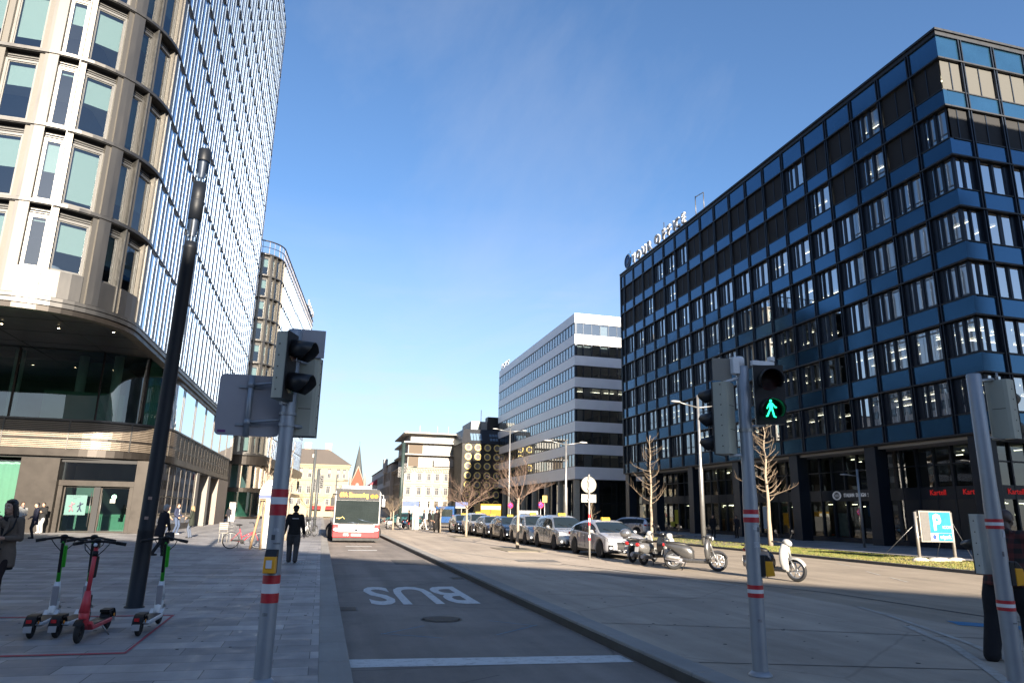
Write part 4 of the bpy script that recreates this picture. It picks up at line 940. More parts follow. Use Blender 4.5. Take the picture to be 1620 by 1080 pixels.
w2 = MB(); w2.box(11.0, 12.2, 259.85, 260, 6.8, 10.4, 0); w2.lathe([(.6, 0), (.001, 0)], 14, (11.6, 259.88, 10.4), (0, -1, 0), caps=False); PC(w2, 'belfry_window', mat('louvre_dark', (.16, .15, .15), .7, var=.2))
s = MB(); s.lathe([(2.1, 10.8), (1.75, 14), (.05, 24.6)], 8, (11.6, 262.2, 0), sm=False); s.tube([(11.6, 262.2, 24.3), (11.6, 262.2, 26)], .06, 5); PC(s, 'spire', mat('spire_slate', (.045, .05, .05), .6, var=.25, scale=2))
for (x0, x1, y, h, rh, cl_, rc, nm) in ((13.5, 18.5, 215, 9.0, 2.2, (.6, .56, .5), (.35, .06, .08), 'low pale house with red roof seen above the bus beside the corner house'), (-40, -15, 200, 11, 4, (.5, .46, .4), (.2, .1, .07), 'pale house with brown roof far behind the left tower'), (3, 9, 300, 8, 3, (.55, .5, .45), (.15, .1, .09), 'small pale house at the very end of the street behind the church')):
    h0 = thing('town_house', nm, 'house', ((x0+x1)/2, y, 0)); ho = -h0.location
    b = MB(); b.box(x0, x1, y, y+20, 0, h); b.build('wall', mat('hw_%d' % int(y), cl_, .85, var=.1), h0, ho); r = MB(); r.prism([(x0-.3, y-.3, h), (x1+.3, y-.3, h), ((x0+x1)/2, y-.3, h+rh)], (0, 20.6, 0)); r.build('roof', mat('hr_%d' % int(y), rc, .8, var=.15), h0, ho)
    ff = Fac((x0, y, 0), (1, 0, 0), (0, -1, 0)); PH = lambda mb, n_, ms, **k: mb.build(n_, ms, h0, ho, **k)
    for u in range(1, int(x1-x0), 2):
        for z in (2, 5): hwin(ff, u+.3, z, .9, 1.5, PH, False)
# long terrace of houses closing the view on both sides, far away
for i, (x0, x1, y, h) in enumerate(((46, 75, 175, 17), (72, 110, 120, 22), (60, 100, 210, 15), (-75, -45, 130, 24), (-60, -20, 260, 13))):
    h0 = thing('apartment_block', ['tall grey block behind the ring window house', 'pale slab block far right behind the white office', 'low ochre block far behind the offices on the right', 'tall pale block hidden behind the left towers', 'plain grey block at the far left end of the street'][i], 'building', ((x0+x1)/2, y, 0)); ho = -h0.location
    b = MB(); b.box(x0, x1, y, y+15, 0, h); b.build('wall', mat('blk_%d' % i, [(.3, .3, .3), (.5, .48, .44), (.45, .38, .28), (.5, .49, .47), (.36, .35, .34)][i], .85, var=.1), h0, ho)
    wd = MB()
    for z in range(2, int(h)-1, 3):
        for x in range(int(x0)+1, int(x1)-1, 3): wd.box(x, x+1.3, y-.03, y+.1, z, z+1.7)
    wd.build('window_grid', M_hgl, h0, ho); r = MB(); r.box(x0-.2, x1+.2, y-.2, y+15.2, h, h+.3); r.build('roof', M_dkl, h0, ho)

# ================================================================ unseen office blocks, placed and sized to throw shade on forecourt and right side
def block(name, label, O, u, L_, dpt, h, wc, seed):
    T = thing(name, label, 'building', O); f = Fac((0, 0, 0), u); f.n = V((-f.u.y, f.u.x, 0)); P = lambda mb, nm, ms, **k: mb.build(nm, ms, T, **k)
    b = MB(); b.obox((0, 0, 0), f.u*L_, -f.n*dpt, V((0, 0, h))); P(b, 'wall', mat(name+'_wall', wc, .8, var=.08, scale=.3))
    wn = MB(); z = 4.5
    while z < h-2.5:
        k = 1.
        while k < L_-2: f.box(wn, k, k+1.6, z, z+1.9, -.05, .03, 0); k += 2.6
        z += 3.5
    P(wn, 'window_grid', mat('back_window', (.05, .065, .08), .08, var=.2, scale=.4, spec=.8)); gr = MB(); f.box(gr, 1, L_-1, .2, 3.6, -.05, .04); P(gr, 'shopfront', MATS['back_window'])
    r = MB(); f.box(r, -.3, L_+.3, h, h+.5, -dpt-.3, .3); P(r, 'roof', M_stn); return T
BLH = 21.2
block('shade_office', 'unseen pale office block placed diagonally behind the viewpoint to shade the forecourt', (-21.4, -13.3, 0), (.69, -.72, 0), 86, 26, BLH, (.46, .44, .42), 1)
sb = thing('side_shade_office', 'unseen dark slab block placed across the side street to shade the dark blue block', 'building', (29.3, 3, 0))
b = MB(); b.box(0, 26, 0, 9, 0, 30.6, 0); b.build('wall', mat('side_wall', (.2, .2, .21), .7, var=.1), sb)
wn = MB()
for z in range(4, 29, 3):
    for x in range(1, 25, 2): wn.box(x, x+1.4, -.03, .05, z, z+1.8); wn.box(x, x+1.4, 8.95, 9.03, z, z+1.8)
    for y in range(1, 8, 2): wn.box(-.03, .05, y, y+1.4, z, z+1.8)
wn.build('window_grid', MATS['back_window'], sb)
# ================================================================ street furniture
M_pole = mat('grey_pole_paint', (.27, .295, .33), .42, metal=.35, var=.08, scale=5, bump=.05, bscale=90)
M_olive = mat('olive_housing', (.37, .37, .305), .5, var=.07, scale=3)
M_sgb = mat('signal_black', (.010, .010, .011), .45, var=.1)
M_srd = mat('stripe_red', (.42, .015, .025), .45, var=.1, scale=9)
M_swh = mat('stripe_white', (.62, .63, .65), .45, var=.08, scale=9)
M_yb = mat('button_yellow', (.72, .33, .015), .4, var=.06)
M_galv = mat('galvanised', (.30, .30, .295), .45, metal=.75, var=.12, scale=6)
M_signback = mat('sign_back_grey', (.31, .305, .33), .5, metal=.3, var=.08, scale=3)
M_crm = mat('sign_cream', (.20, .187, .16), .6, var=.06)
M_green_on = mat('lit_green', (.0, .5, .2), .5, var=0, emit=.95, ecol=(.02, .95, .38))
M_lens_r = mat('lens_red_off', (.05, .012, .01), .25, var=.1, spec=.6); M_lens_g = mat('lens_green_off', (.012, .04, .028), .25, var=.1, spec=.6)
Z3 = V((0, 0, 1))
def rot2(a): return V((cos(a), sin(a), 0))
def signal_head(par, c, face, n, w, h, d, back=M_olive, lit=None, plate=0, name='signal_head'):
    """housing with n lamps, looking along 'face'"""
    c = V(c); f = V(face).normalized(); r = f.cross(Z3)*-1
    P3 = lambda a, b, z: c+f*a+r*b+Z3*z
    mb = MB(); prof = [(-.5, -.28), (-.44, -.42), (-.2, -.5), (.5, -.5), (.5, .5), (-.2, .5), (-.44, .42), (-.5, .28)]
    mb.prism([P3(a*d, b*w, -h/2) for a, b in prof], Z3*h, 0)
    mb.obox(P3(d*.5, -w*.53, -h*.51), r*w*1.06, f*.012, Z3*h*1.02, 1)
    for k in range(n-1): mb.obox(P3(-d*.505, -w*.26, -h/2+h*(k+1)/n), r*w*.52, f*.008, Z3*.006, 1)
    for k in range(int(h/.12)):
        for s in (-1, 1): mb.obox(P3(-d*.1, s*w*.505-.004, -h/2+.08+k*.12), r*.008, f*.012, Z3*.012, 1)
    hd = mb.build(name, [back, M_sgb], par)
    for k in range(n):
        z = h/2-h*(k+.5)/n; R_ = min(w, h/n)*.40; ln = .24 if w > .25 else .2; v = MB(); rows = []
        for i in range(19):
            t = radians(-38+256*i/18); q = r*cos(t)+Z3*sin(t); L0 = ln*(1 if 3 < i < 15 else .55+.12*min(i, 18-i))
            rows.append([P3(d*.5+.01, 0, z)+q*R_, P3(d*.5+.01+L0, 0, z-.035)+q*R_*1.02, P3(d*.5+.01+L0, 0, z-.035)+q*(R_*1.02-.008), P3(d*.5+.01, 0, z)+q*(R_-.008)])
        v.grid(rows, 0, True, closed=True, cap0=True, cap1=True); v.build('visor', M_sgb, hd)
        l = MB(); l.lathe([(.001, .02), (R_*.6, .015), (R_*.97, 0)], 20, P3(d*.5+.013, 0, z), f, 0, caps=False)
        l.build('lens', M_sgb if k == lit or n != 2 else (M_lens_r if k == 0 else M_lens_g), hd)
    if lit is not None:
        z = h/2-h*(lit+.5)/n; g = MB(); q = lambda a, b: P3(d*.5+.04, -a, z+b)
        g.ball(q(0, .088), .014, .014, .016, 8, 6)
        g.prism([q(-.02, .066), q(.02, .066), q(.017, -.015), (q(-.017, -.015))], f*.006)
        for a, b, ww in ((q(-.018, .055), q(-.05, .01), .010), (q(-.05, .01), q(-.062, .018), .009), (q(.02, .055), q(.045, .0), .010), (q(-.012, -.01), q(-.03, -.095), .013), (q(-.03, -.095), q(-.05, -.1), .009), (q(.012, -.01), q(.045, -.085), .013), (q(.045, -.085), q(.058, -.09), .009)): g.tube([a, b], ww*.72, 6)
        g.build('green_walker', M_green_on, hd)
    return hd
def bands(par, rows, r, n=20):
    for z0, z1, m in rows:
        b = MB(); b.lathe([(r+.003, z0), (r+.003, z1)], n, caps=False); b.build('stripe', m, par)
def button_box(par, z0, z1, a, r, w=.12, sign=False):
    f = rot2(a); s = V((-f.y, f.x, 0)); h = z1-z0; b = MB(); dp = .10
    b.obox(f*(r-.02)-s*w/2+Z3*z0, s*w, f*.05, Z3*h, 1)
    b.prism([f*(r+.03)-s*w/2+Z3*z0, f*(r+.03+dp)-s*w/2+Z3*(z0+.01), f*(r+.03+dp*.8)-s*w/2+Z3*(z0+h*.72), f*(r+.03)-s*w/2+Z3*(z0+h*.72)], s*w, 0)
    b.prism([f*(r+.03)-s*w/2+Z3*(z0+h*.72), f*(r+.03+dp*.8)-s*w/2+Z3*(z0+h*.72), f*(r+.03+dp*.3)-s*w/2+Z3*z1, f*(r+.03)-s*w/2+Z3*z1], s*w, 1)
    o = b.build('button_box', [M_yb, M_sgb, M_swh], par, bevel=.008)
    if sign: q = MB(); q.obox(f*(r+.03+dp*.93)-s*.03+Z3*(z0+h*.25), s*.055, f*.012, Z3*.075, 0); q.build('notice', M_swh, o)
    else:
        q = MB()
        for i in range(3): q.obox(f*(r+.03+dp*.9)+s*(-.03+.02*i)+Z3*(z0+h*.42), s*.012, f*.012, Z3*.035, 0)
        q.build('pictogram', M_sgb, o)
def pole(par, h, r0, r1, m=M_pole, lean=(0, 0), name='pole'):
    p = MB(); p.lathe([(r0, -.02), (r0, .0), (r0, h*.55), (r1, h*.62), (r1, h-.015), (r1*.9, h)], 22); p.lathe([(r0+.045, 0), (r0+.045, .012), (r0+.005, .05)], 22)
    return p.build(name, m, par)

# left pole: pedestrian head to the right, vehicle head seen from behind, blank sign back
A1 = thing('traffic_light', 'pedestrian traffic light on the left pavement with blank grey sign back and striped pole', 'traffic light', (-.43, 7.7, 0))
pole(A1, 3.54, .083, .076)
bands(A1, ((1.76, 1.84, M_srd), (1.69, 1.76, M_swh), (1.58, 1.69, M_srd), (.92, 1.0, M_srd), (.83, .92, M_swh), (.74, .83, M_srd)), .083)
button_box(A1, 1.02, 1.25, radians(-97), .083, .115, True)
signal_head(A1, (-.07, -.13, 3.10), (.94, -.34, 0), 2, .30, .70, .14)
signal_head(A1, (.17, .17, 2.84), (.12, 1, 0), 3, .25, .86, .16)
bp_ = MB(); bp_.box(.03, .32, .06, .075, 3.26, 3.57); bp_.build('backing_plate', M_signback, A1)
br = MB(); br.tube([(0, 0, 3.47), (-.07, -.12, 3.47)], .022, 8); br.tube([(0, 0, 2.72), (-.07, -.13, 2.72)], .022, 8); br.tube([(0, 0, 3.2), (.17, .12, 3.2)], .02, 8); br.tube([(0, 0, 2.5), (.17, .12, 2.5)], .02, 8)
for z in (2.5, 2.62, 3.2): br.lathe([(.088, z-.015), (.088, z+.015)], 20, caps=False)
br.build('bracket', M_pole, A1)
sb_ = MB(); pts = []; x0, x1, z0, z1, rr_ = -.72, -.075, 2.38, 3.03, .05
for cx_, cz_, a0 in ((x1-rr_, z1-rr_, 0), (x0+rr_, z1-rr_, 90), (x0+rr_, z0+rr_, 180), (x1-rr_, z0+rr_, 270)):
    for k in range(5): t = radians(a0+k*22.5); pts.append((cx_+rr_*cos(t), .10, cz_+rr_*sin(t)))
sb_.prism(pts, (0, .004, 0)); sp_ = sb_.build('sign_plate', M_signback, A1)
q = MB(); q.box(-.69, -.61, .094, .099, 2.41, 2.435); q.build('sticker', mat('purple_sticker', (.12, .02, .14), .5, var=.1), sp_)
tb_ = MB(); tb_.cyl((-.40, .065, 2.37), (-.40, .065, 3.02), .030, n=14)
for z in (2.52, 2.92): tb_.tube([(-.40, .06, z), (-.06, .0, z+.035)], .015, 8); tb_.box(-.52, -.28, .082, .097, z-.035, z-.005); tb_.cyl((-.40, .065, z-.03), (-.40, .065, z+.03), .037, n=14)
tb_.build('sign_bracket', M_pole, A1)
# middle pole
A2 = thing('traffic_light', 'traffic light showing a green walking figure on the grey pole right of the bus lane', 'traffic light', (4.72, 7.16, 0))
pole(A2, 3.40, .082, .072)
bands(A2, ((1.69, 1.74, M_srd), (1.655, 1.69, M_swh), (1.60, 1.655, M_srd), (.885, .93, M_srd), (.845, .885, M_swh), (.80, .845, M_srd)), .083)
button_box(A2, 1.02, 1.25, radians(-25), .083, .11)
signal_head(A2, (.25, -.12, 3.05), (-.40, -.92, 0), 2, .32, .68, .13, lit=1)
signal_head(A2, (-.21, .08, 2.78), (-.55, .83, 0), 3, .25, .84, .17)
q = MB(); q.obox((-.36, .05, 3.22), (.22, -.04, 0), (.0, .012, 0), (0, 0, .27)); q.build('backing_plate', M_crm, A2)
q = MB(); q.lathe([(.06, 3.36), (.065, 3.50), (.05, 3.52)], 14, (-.03, .02, 0)); q.build('pole_cap', M_swh, A2)
q = MB(); q.box(-.15, -.06, -.05, .05, 3.30, 3.50); q.build('detector_box', M_swh, A2, bevel=.006)
q = MB(); q.box(.06, .36, -.13, -.08, 3.40, 3.46); q.build('bracket', M_swh, A2, bevel=.006)
q = MB(); q.box(.30, .36, -.14, -.07, 3.465, 3.52); q.build('sensor', M_swh, A2, bevel=.006)
for p0, p1, rr in (((-.06, 0, 3.26), (-.26, .04, 3.19), .018), ((0, 0, 2.68), (.2, -.1, 2.70), .016), ((0, 0, 2.36), (-.2, .05, 2.34), .016)):
    q = MB(); q.tube([p0, p1], rr, 8); q.build('bracket_arm', M_swh, A2)
q = MB(); q.lathe([(.08, 2.62), (.08, 2.66)], 20, caps=False); q.build('clamp', M_galv, A2)
# right pole
A3 = thing('traffic_light', 'traffic light pole at the right edge beside the man in black', 'traffic light', (7.15, 6.25, 0))
pole(A3, 3.31, .082, .076)
bands(A3, ((1.655, 1.69, M_srd), (1.62, 1.655, M_swh), (1.585, 1.62, M_srd), (.815, .85, M_srd), (.78, .815, M_swh), (.745, .78, M_srd)), .083)
button_box(A3, 1.0, 1.25, radians(-22), .083, .12)
signal_head(A3, (.37, .02, 2.92), (.93, .36, 0), 2, .26, .68, .16)
q = MB(); q.tube([(0, 0, 3.22), (.30, .02, 3.27)], .022, 8); q.tube([(0, 0, 2.60), (.34, .02, 2.57)], .012, 6); q.tube([(.37, .02, 3.26), (.37, .02, 3.36)], .012, 6); q.build('bracket', M_galv, A3)
signal_head(A3, (.02, .20, 1.42), (.15, .98, 0), 1, .15, .64, .12, back=mat('pale_housing', (.50, .50, .46), .5, var=.06), name='signal_housing')

def stickers(par, r, L_):
    for a, z, w_, h_, c in L_:
        b = MB(); rows = [[rot2(a-w_/r/2+w_/r*k/4)*(r+.0025)+Z3*(z+q*h_) for k in range(5)] for q in (0, 1)]; b.grid(rows, 0, True); b.build('sticker', mat('stk%d' % int(c[0]*100), c, .7, var=.5, scale=60), par)
stickers(A1, .083, ((-1.5, 1.42, .05, .035, (.34, .36, .40)), (-1.8, 1.34, .035, .05, (.05, .055, .065)), (-1.3, 1.30, .07, .012, (.12, .13, .15)), (-1.9, .62, .05, .03, (.18, .19, .2))))
stickers(A2, .082, ((-1.7, 1.52, .05, .05, (.4, .41, .43)), (-1.2, 1.50, .03, .05, (.06, .06, .07)), (-1.55, 1.33, .07, .06, (.36, .38, .42)), (-1.8, .55, .05, .03, (.2, .2, .22))))
stickers(A3, .082, ((-1.3, 1.50, .05, .07, (.42, .43, .46)), (-1.9, 1.3, .02, .05, (.1, .1, .11)), (-1.6, .62, .05, .012, (.12, .12, .13))))
# tall black lamp column on the left
A4 = thing('lamp_column', 'tall black lamp column with two clear rings at the top on the left pavement', 'street lamp', (-2.89, 13.5, 0)); A4.rotation_euler = (0, .014, 0)
M_lc = mat('anthracite_pole', (.006, .008, .012), .5, metal=.0, spec=.3, var=.15, scale=4, bump=.05)
p = MB(); p.lathe([(.16, 0), (.16, .012), (.133, .03), (.129, 1.2), (.131, 1.21), (.131, 1.26), (.127, 1.27), (.115, 6.36), (.121, 6.37), (.121, 6.42), (.112, 6.43), (.112, 6.5)], 24); p.build('pole', M_lc, A4)
M_clr = glass('clear_ring', (.86, .9, .92), .08, .05)
for z0, z1 in ((6.5, 6.95), (7.72, 8.17)):
    g = MB(); g.lathe([(.112, z0), (.112, z1)], 24, caps=False); g.cyl((0, 0, z0), (0, 0, z1), .02, n=8); g.build('lamp_lens', M_clr, A4)
    c = MB(); c.lathe([(.05, z0+.12), (.10, z1-.02)], 20, caps=False); c.build('reflector', mat('reflector', (.05, .05, .055), .4, metal=.5, var=.05), A4)
p = MB(); p.lathe([(.12, 6.95), (.122, 7.35), (.118, 7.36), (.118, 7.38), (.122, 7.39), (.12, 7.72)], 24); p.build('lamp_body', M_lc, A4)
p = MB(); p.lathe([(.118, 8.17), (.12, 8.2), (.12, 8.42), (.10, 8.44)], 24); p.build('lamp_cap', M_lc, A4)
s = MB(); s.box(-.02, .04, -.134, -.126, 1.75, 1.8); s.box(-.03, .03, -.135, -.126, 1.42, 1.47); s.build('sticker', mat('worn_sticker', (.3, .2, .16), .7, var=.3, scale=40), A4)

def twin_lamp(loc, h, la, label, rz=0, lh=None):
    T = thing('street_lamp', label, 'street lamp', loc, rz, 'twin armed street lamps'); p = MB(); z1 = lh or h*.94
    p.lathe([(.13, 0), (.13, h*.5), (.09, h*.52), (.075, h)], 14); p.build('pole', M_galv, T)
    for s in (-1, 1):
        a = MB(); a.tube([(0, 0, z1), (s*la*.6, 0, z1+.12), (s*la, 0, z1+.22)], [.05, .04, .03], 8); a.build('arm', M_galv, T)
        l = MB(); l.ball((s*(la+.25), 0, z1+.24), .36, .15, .07, 12, 6); l.build('luminaire', mat('luminaire_grey', (.45, .46, .47), .4, metal=.3, var=.05), T)
    return T
twin_lamp((21.35, 37.2, 0), 8.75, 1.35, 'near twin armed street lamp standing in the grass verge before the dark block', .15, 8.0)
twin_lamp((17.2, 49.3, 0), 6.95, 1.2, 'darker twin armed street lamp in front of the white banded office corner', .1, 6.65)
twin_lamp((20.9, 80, 0), 11.4, 1.6, 'far twin armed street lamp beside the far end of the white office', .1, 11.0)

def post(T, h, r, m=M_galv, name='pole'): p = MB(); p.lathe([(r, 0), (r, h)], 10); return p.build(name, m, T)
# sign pole beside the white taxi
T = thing('road_sign', 'round sign seen from behind on a striped pole beside the white taxi', 'road sign', (9.87, 25.59, 0))
post(T, 3.15, .038, mat('pale_post', (.22, .21, .195), .5, var=.06))
d = MB(); d.lathe([(.001, .06), (.30, .06), (.31, .05), (.31, .035), (.001, .035)], 28, (0, 0, 2.76), (0, 1, 0)); d.lathe([(.3, .03), (.312, .03), (.312, .07), (.3, .07)], 28, (0, 0, 2.76), (0, 1, 0)); d.build('sign_disc', M_crm, T)
d = MB(); d.box(-.30, .30, .04, .05, 2.10, 2.40); d.build('sign_plate', mat('plate_white', (.26, .255, .24), .6, var=.05), T)
q = MB()
for z in (2.62, 2.9, 2.2): q.box(-.06, .06, -.045, .04, z-.02, z+.02)
q.build('bracket', M_galv, T); bands(T, ((1.52, 1.66, M_srd), (1.38, 1.52, M_swh), (1.24, 1.38, M_srd), (.7, .8, M_srd), (.8, .9, M_swh)), .038, 12)
# parking sign
T = thing('parking_sign', 'blue and white parking garage sign on two slanting stayed posts in the verge', 'road sign', (24.75, 24.35, 0))
M_cy = mat('sign_cyan', (.010, .15, .26), .45, var=.04)
for x in (-.98, .82): p = MB(); p.lathe([(.06, 0), (.06, 2.03)], 12, (x, 0, 0)); p.build('post', mat('pale_alu', (.30, .28, .255), .4, metal=.5, var=.06), T)
pn = MB(); pn.box(-.86, .76, -.09, .09, .82, 2.08, 0); pn.box(-.96, -.86, -.03, .03, 1.0, 1.05, 0); pn.box(-.96, -.86, -.03, .03, 1.8, 1.85, 0); pnl = pn.build('panel', MATS['pale_alu'], T, bevel=.01)
b = MB(); b.box(-.80, -.38, -.1, -.088, .88, 2.02); b.build('grey_field', mat('sign_dark_grey', (.10, .095, .09), .6, var=.15, scale=12), pnl)
b = MB(); b.box(-.38, .70, -.1, -.088, 1.20, 2.02); b.box(-.02, .70, -.1, -.088, .88, 1.175); b.build('blue_field', M_cy, pnl)
b = MB(); b.box(-.38, -.02, -.1, -.088, .88, 1.175); b.build('white_field', M_swh, pnl)
text('P', 'lettering', .82, M_sgn, pnl, frame_mtx((-.02, -.104, 1.56), (1, 0, 0), (0, -1, 0)), .003, .022)
text('ICON', 'lettering', .16, M_sgn, pnl, frame_mtx((.47, -.104, 1.42), (1, 0, 0), (0, -1, 0)), .003, .0, sx=1.1)
text('wipark', 'lettering', .20, M_sgn, pnl, frame_mtx((.35, -.104, 1.03), (1, 0, 0), (0, -1, 0)), .003, .006)
r_ = MB(); r_.tube([(-.2, -.103, 1.87), (-.02, -.103, 1.95), (.16, -.103, 1.87)], .025, 6); r_.build('roof_symbol', M_sgn, pnl)
e = MB(); e.lathe([(.001, 0), (.10, 0)], 16, (-.2, -.102, 1.03), (0, -1, 0), caps=False); e.box(-.28, -.12, -.106, -.103, .98, 1.0); e.build('round_emblem', mat('emblem_blue', (.02, .05, .3), .5, var=.05), pnl)
w_ = MB(); w_.tube([(.80, 0, 1.75), (2.6, .8, .1)], .008, 4); w_.tube([(.2, .05, .85), (.75, .9, .1)], .008, 4); w_.tube([(-.95, 0, 1.6), (-1.8, 1.2, .1)], .008, 4); w_.build('guy_wire', M_galv, T)
rk = MB()
for x, y, s in ((-.98, 0, .4), (.82, 0, .45), (-.4, -.15, .35), (-.05, -.1, .45)): rk.ball((x, y, .08), s, .3, .15, 9, 5)
rk.build('stone_footing', mat('pale_stone', (.42, .38, .32), .9, var=.2, scale=6, bump=.4, bscale=12), T)
# small posts near the dark block
T = thing('lamp_post', 'slim grey post lamp on the sidewalk in front of the shop windows', 'street lamp', (30.9, 35.6, .1)); post(T, 4.5, .07)
a = MB(); a.tube([(0, 0, 4.1), (-.7, 0, 4.15)], .03, 6); a.build('arm', M_galv, T); l = MB(); l.ball((-.95, 0, 4.16), .3, .14, .05, 10, 6); l.build('luminaire', MATS['luminaire_grey'], T)
M_nsb = mat('nostop_blue', (.06, .05, .30), .5, var=.06)
def nostop(loc, h, zc, label, face=-1, r=.3):
    T = thing('no_stopping_sign', label, 'road sign', loc, 0, 'no stopping signs on thin posts'); post(T, h, .035)
    d = MB(); d.lathe([(.001, .04), (r, .04), (r, .06), (.001, .06)], 22, (0, 0, zc), (0, face, 0)); d.torus((0, .055*face, zc), (0, 1, 0), r*.86, r*.13, 22, 6, 1)
    for s in (-1, 1): d.tube([(-.62*r, .062*face, zc-s*.62*r), (.62*r, .062*face, zc+s*.62*r)], r*.12, 6, 1)
    d.build('sign_disc', [M_nsb, M_srd], T); return T
nostop((30.6, 46.4, .1), 3.8, 2.05, 'blue and red no stopping sign on the sidewalk right of the silver estate')
nostop((19.0, 72, 0), 2.9, 2.4, 'left one of two far no stopping signs near the yellow truck')
nostop((19.2, 62, 0), 2.9, 2.4, 'far no stopping sign in front of the white office columns')
T = thing('notice_sign', 'small yellow sign on a thin post before the white office columns', 'sign', (18.95, 60, 0)); post(T, 3.2, .035); d = MB(); d.box(-.22, .22, -.06, -.04, 2.6, 3.2); d.build('sign_plate', mat('sign_yellow', (.3, .2, .02), .5, var=.08), T)
# far masts with signals, direction signs, cabinet
def mast(loc, h, r, label, m=mat('mast_grey', (.055, .06, .062), .5, var=.1), heads=(), arms=()):
    T = thing('signal_mast', label, 'mast', loc); post(T, h, r, m)
    for z, s in heads:
        b = MB(); b.box(s*.12, s*.42, -.12, .12, z, z+.95, 0); b.box(s*.1, s*.44, -.14, -.12, z-.03, z+.98, 0)
        hd = b.build('signal_head', M_sgb, T)
        for k in range(3): l = MB(); l.lathe([(.09, .14), (.10, .3)], 12, (s*.27, 0, z+.16+k*.31), (0, -1, 0), caps=False); l.build('visor', M_sgb, hd)
    for z, l_ in arms: a = MB(); a.tube([(0, 0, z), (l_, 0, z+.15)], .035, 6); a.ball((l_, 0, z+.15), .25, .1, .06, 8, 5); a.build('arm', m, T)
    return T
mast((7.68, 72.8, 0), 8.5, .19, 'thick dark green mast with signal heads in front of the cream corner house', mat('mast_green', (.02, .034, .033), .5, var=.1), heads=((5.4, 1), (5.0, -1)), arms=((5.9, 1.3),))
mast((-.72, 50, 0), 5.6, .09, 'left of two slim grey masts beyond the walking man', heads=())
mast((-.45, 56, 0), 4.6, .11, 'right of two slim masts beyond the walking man with dark signal heads', heads=((3.2, 1), (2.9, -1)))
mast((1.2, 72, 0), 5.0, .06, 'thin mast left of the bus with a small white board', heads=(), arms=((4.3, .9),))
for (loc, w_, z0, z1, c, lab, nm) in (((7.9, 66, 0), .75, 1.9, 2.5, (.01, .04, .16), 'blue direction sign on a pale post right of the bus', 'direction_sign'), ((11.9, 62, 0), .55, 1.95, 2.5, (.01, .03, .15), 'blue direction sign beside the ring window building', 'direction_sign'), ((9.2, 66, 0), .28, 1.7, 2.6, (.24, .235, .22), 'pair of pale round sign backs on one post near the walking group', 'sign_back'), ((1.5, 60, 0), .45, 2.0, 2.75, (.28, .28, .27), 'white board on a thin post left of the bus', 'info_board'), ((8.0, 63.5, 0), .12, 1.2, 2.1, (.28, .275, .26), 'narrow white notice plate beside the green mast', 'notice_plate')):
    T = thing(nm, lab, 'sign', loc); post(T, z1+.1, .045, MATS['pale_post']); d = MB()
    d.box(-w_, w_, -.07, -.05, z0, z1, 0); d.box(-w_, w_, -.071, -.069, z0, z0+(z1-z0)*.28, 1); d.build('sign_plate', [mat('sg%d' % int(loc[0]*10), c, .5, var=.05), M_swh if c[2] > .3 and c[0] < .1 else M_crm], T, bevel=.01)
T = thing('utility_cabinet', 'white upright utility cabinet near the walking group', 'cabinet', (8.3, 65.2, 0)); b = MB(); b.box(-.3, .3, -.2, .2, 0, 1.45); b.box(-.34, .34, -.24, .24, 1.45, 1.52); b.build('case', mat('cab_white', (.32, .315, .30), .6, var=.05), T, bevel=.01); b = MB(); b.box(-.28, .28, -.215, -.2, .12, 1.38); b.build('door', mat('cab_door', (.30, .295, .28), .6, var=.05), T)
T = thing('bollard', 'grey flat bollard before the green glazed ground floor of the second tower', 'bollard', (-10.2, 90, 0)); b = MB(); b.box(-.35, .35, -.12, .12, 0, 2.2); b.build('shaft', M_galv, T, bevel=.03); b = MB(); b.box(-.38, .38, -.14, .14, 2.2, 2.28); b.build('cap', M_tand, T)

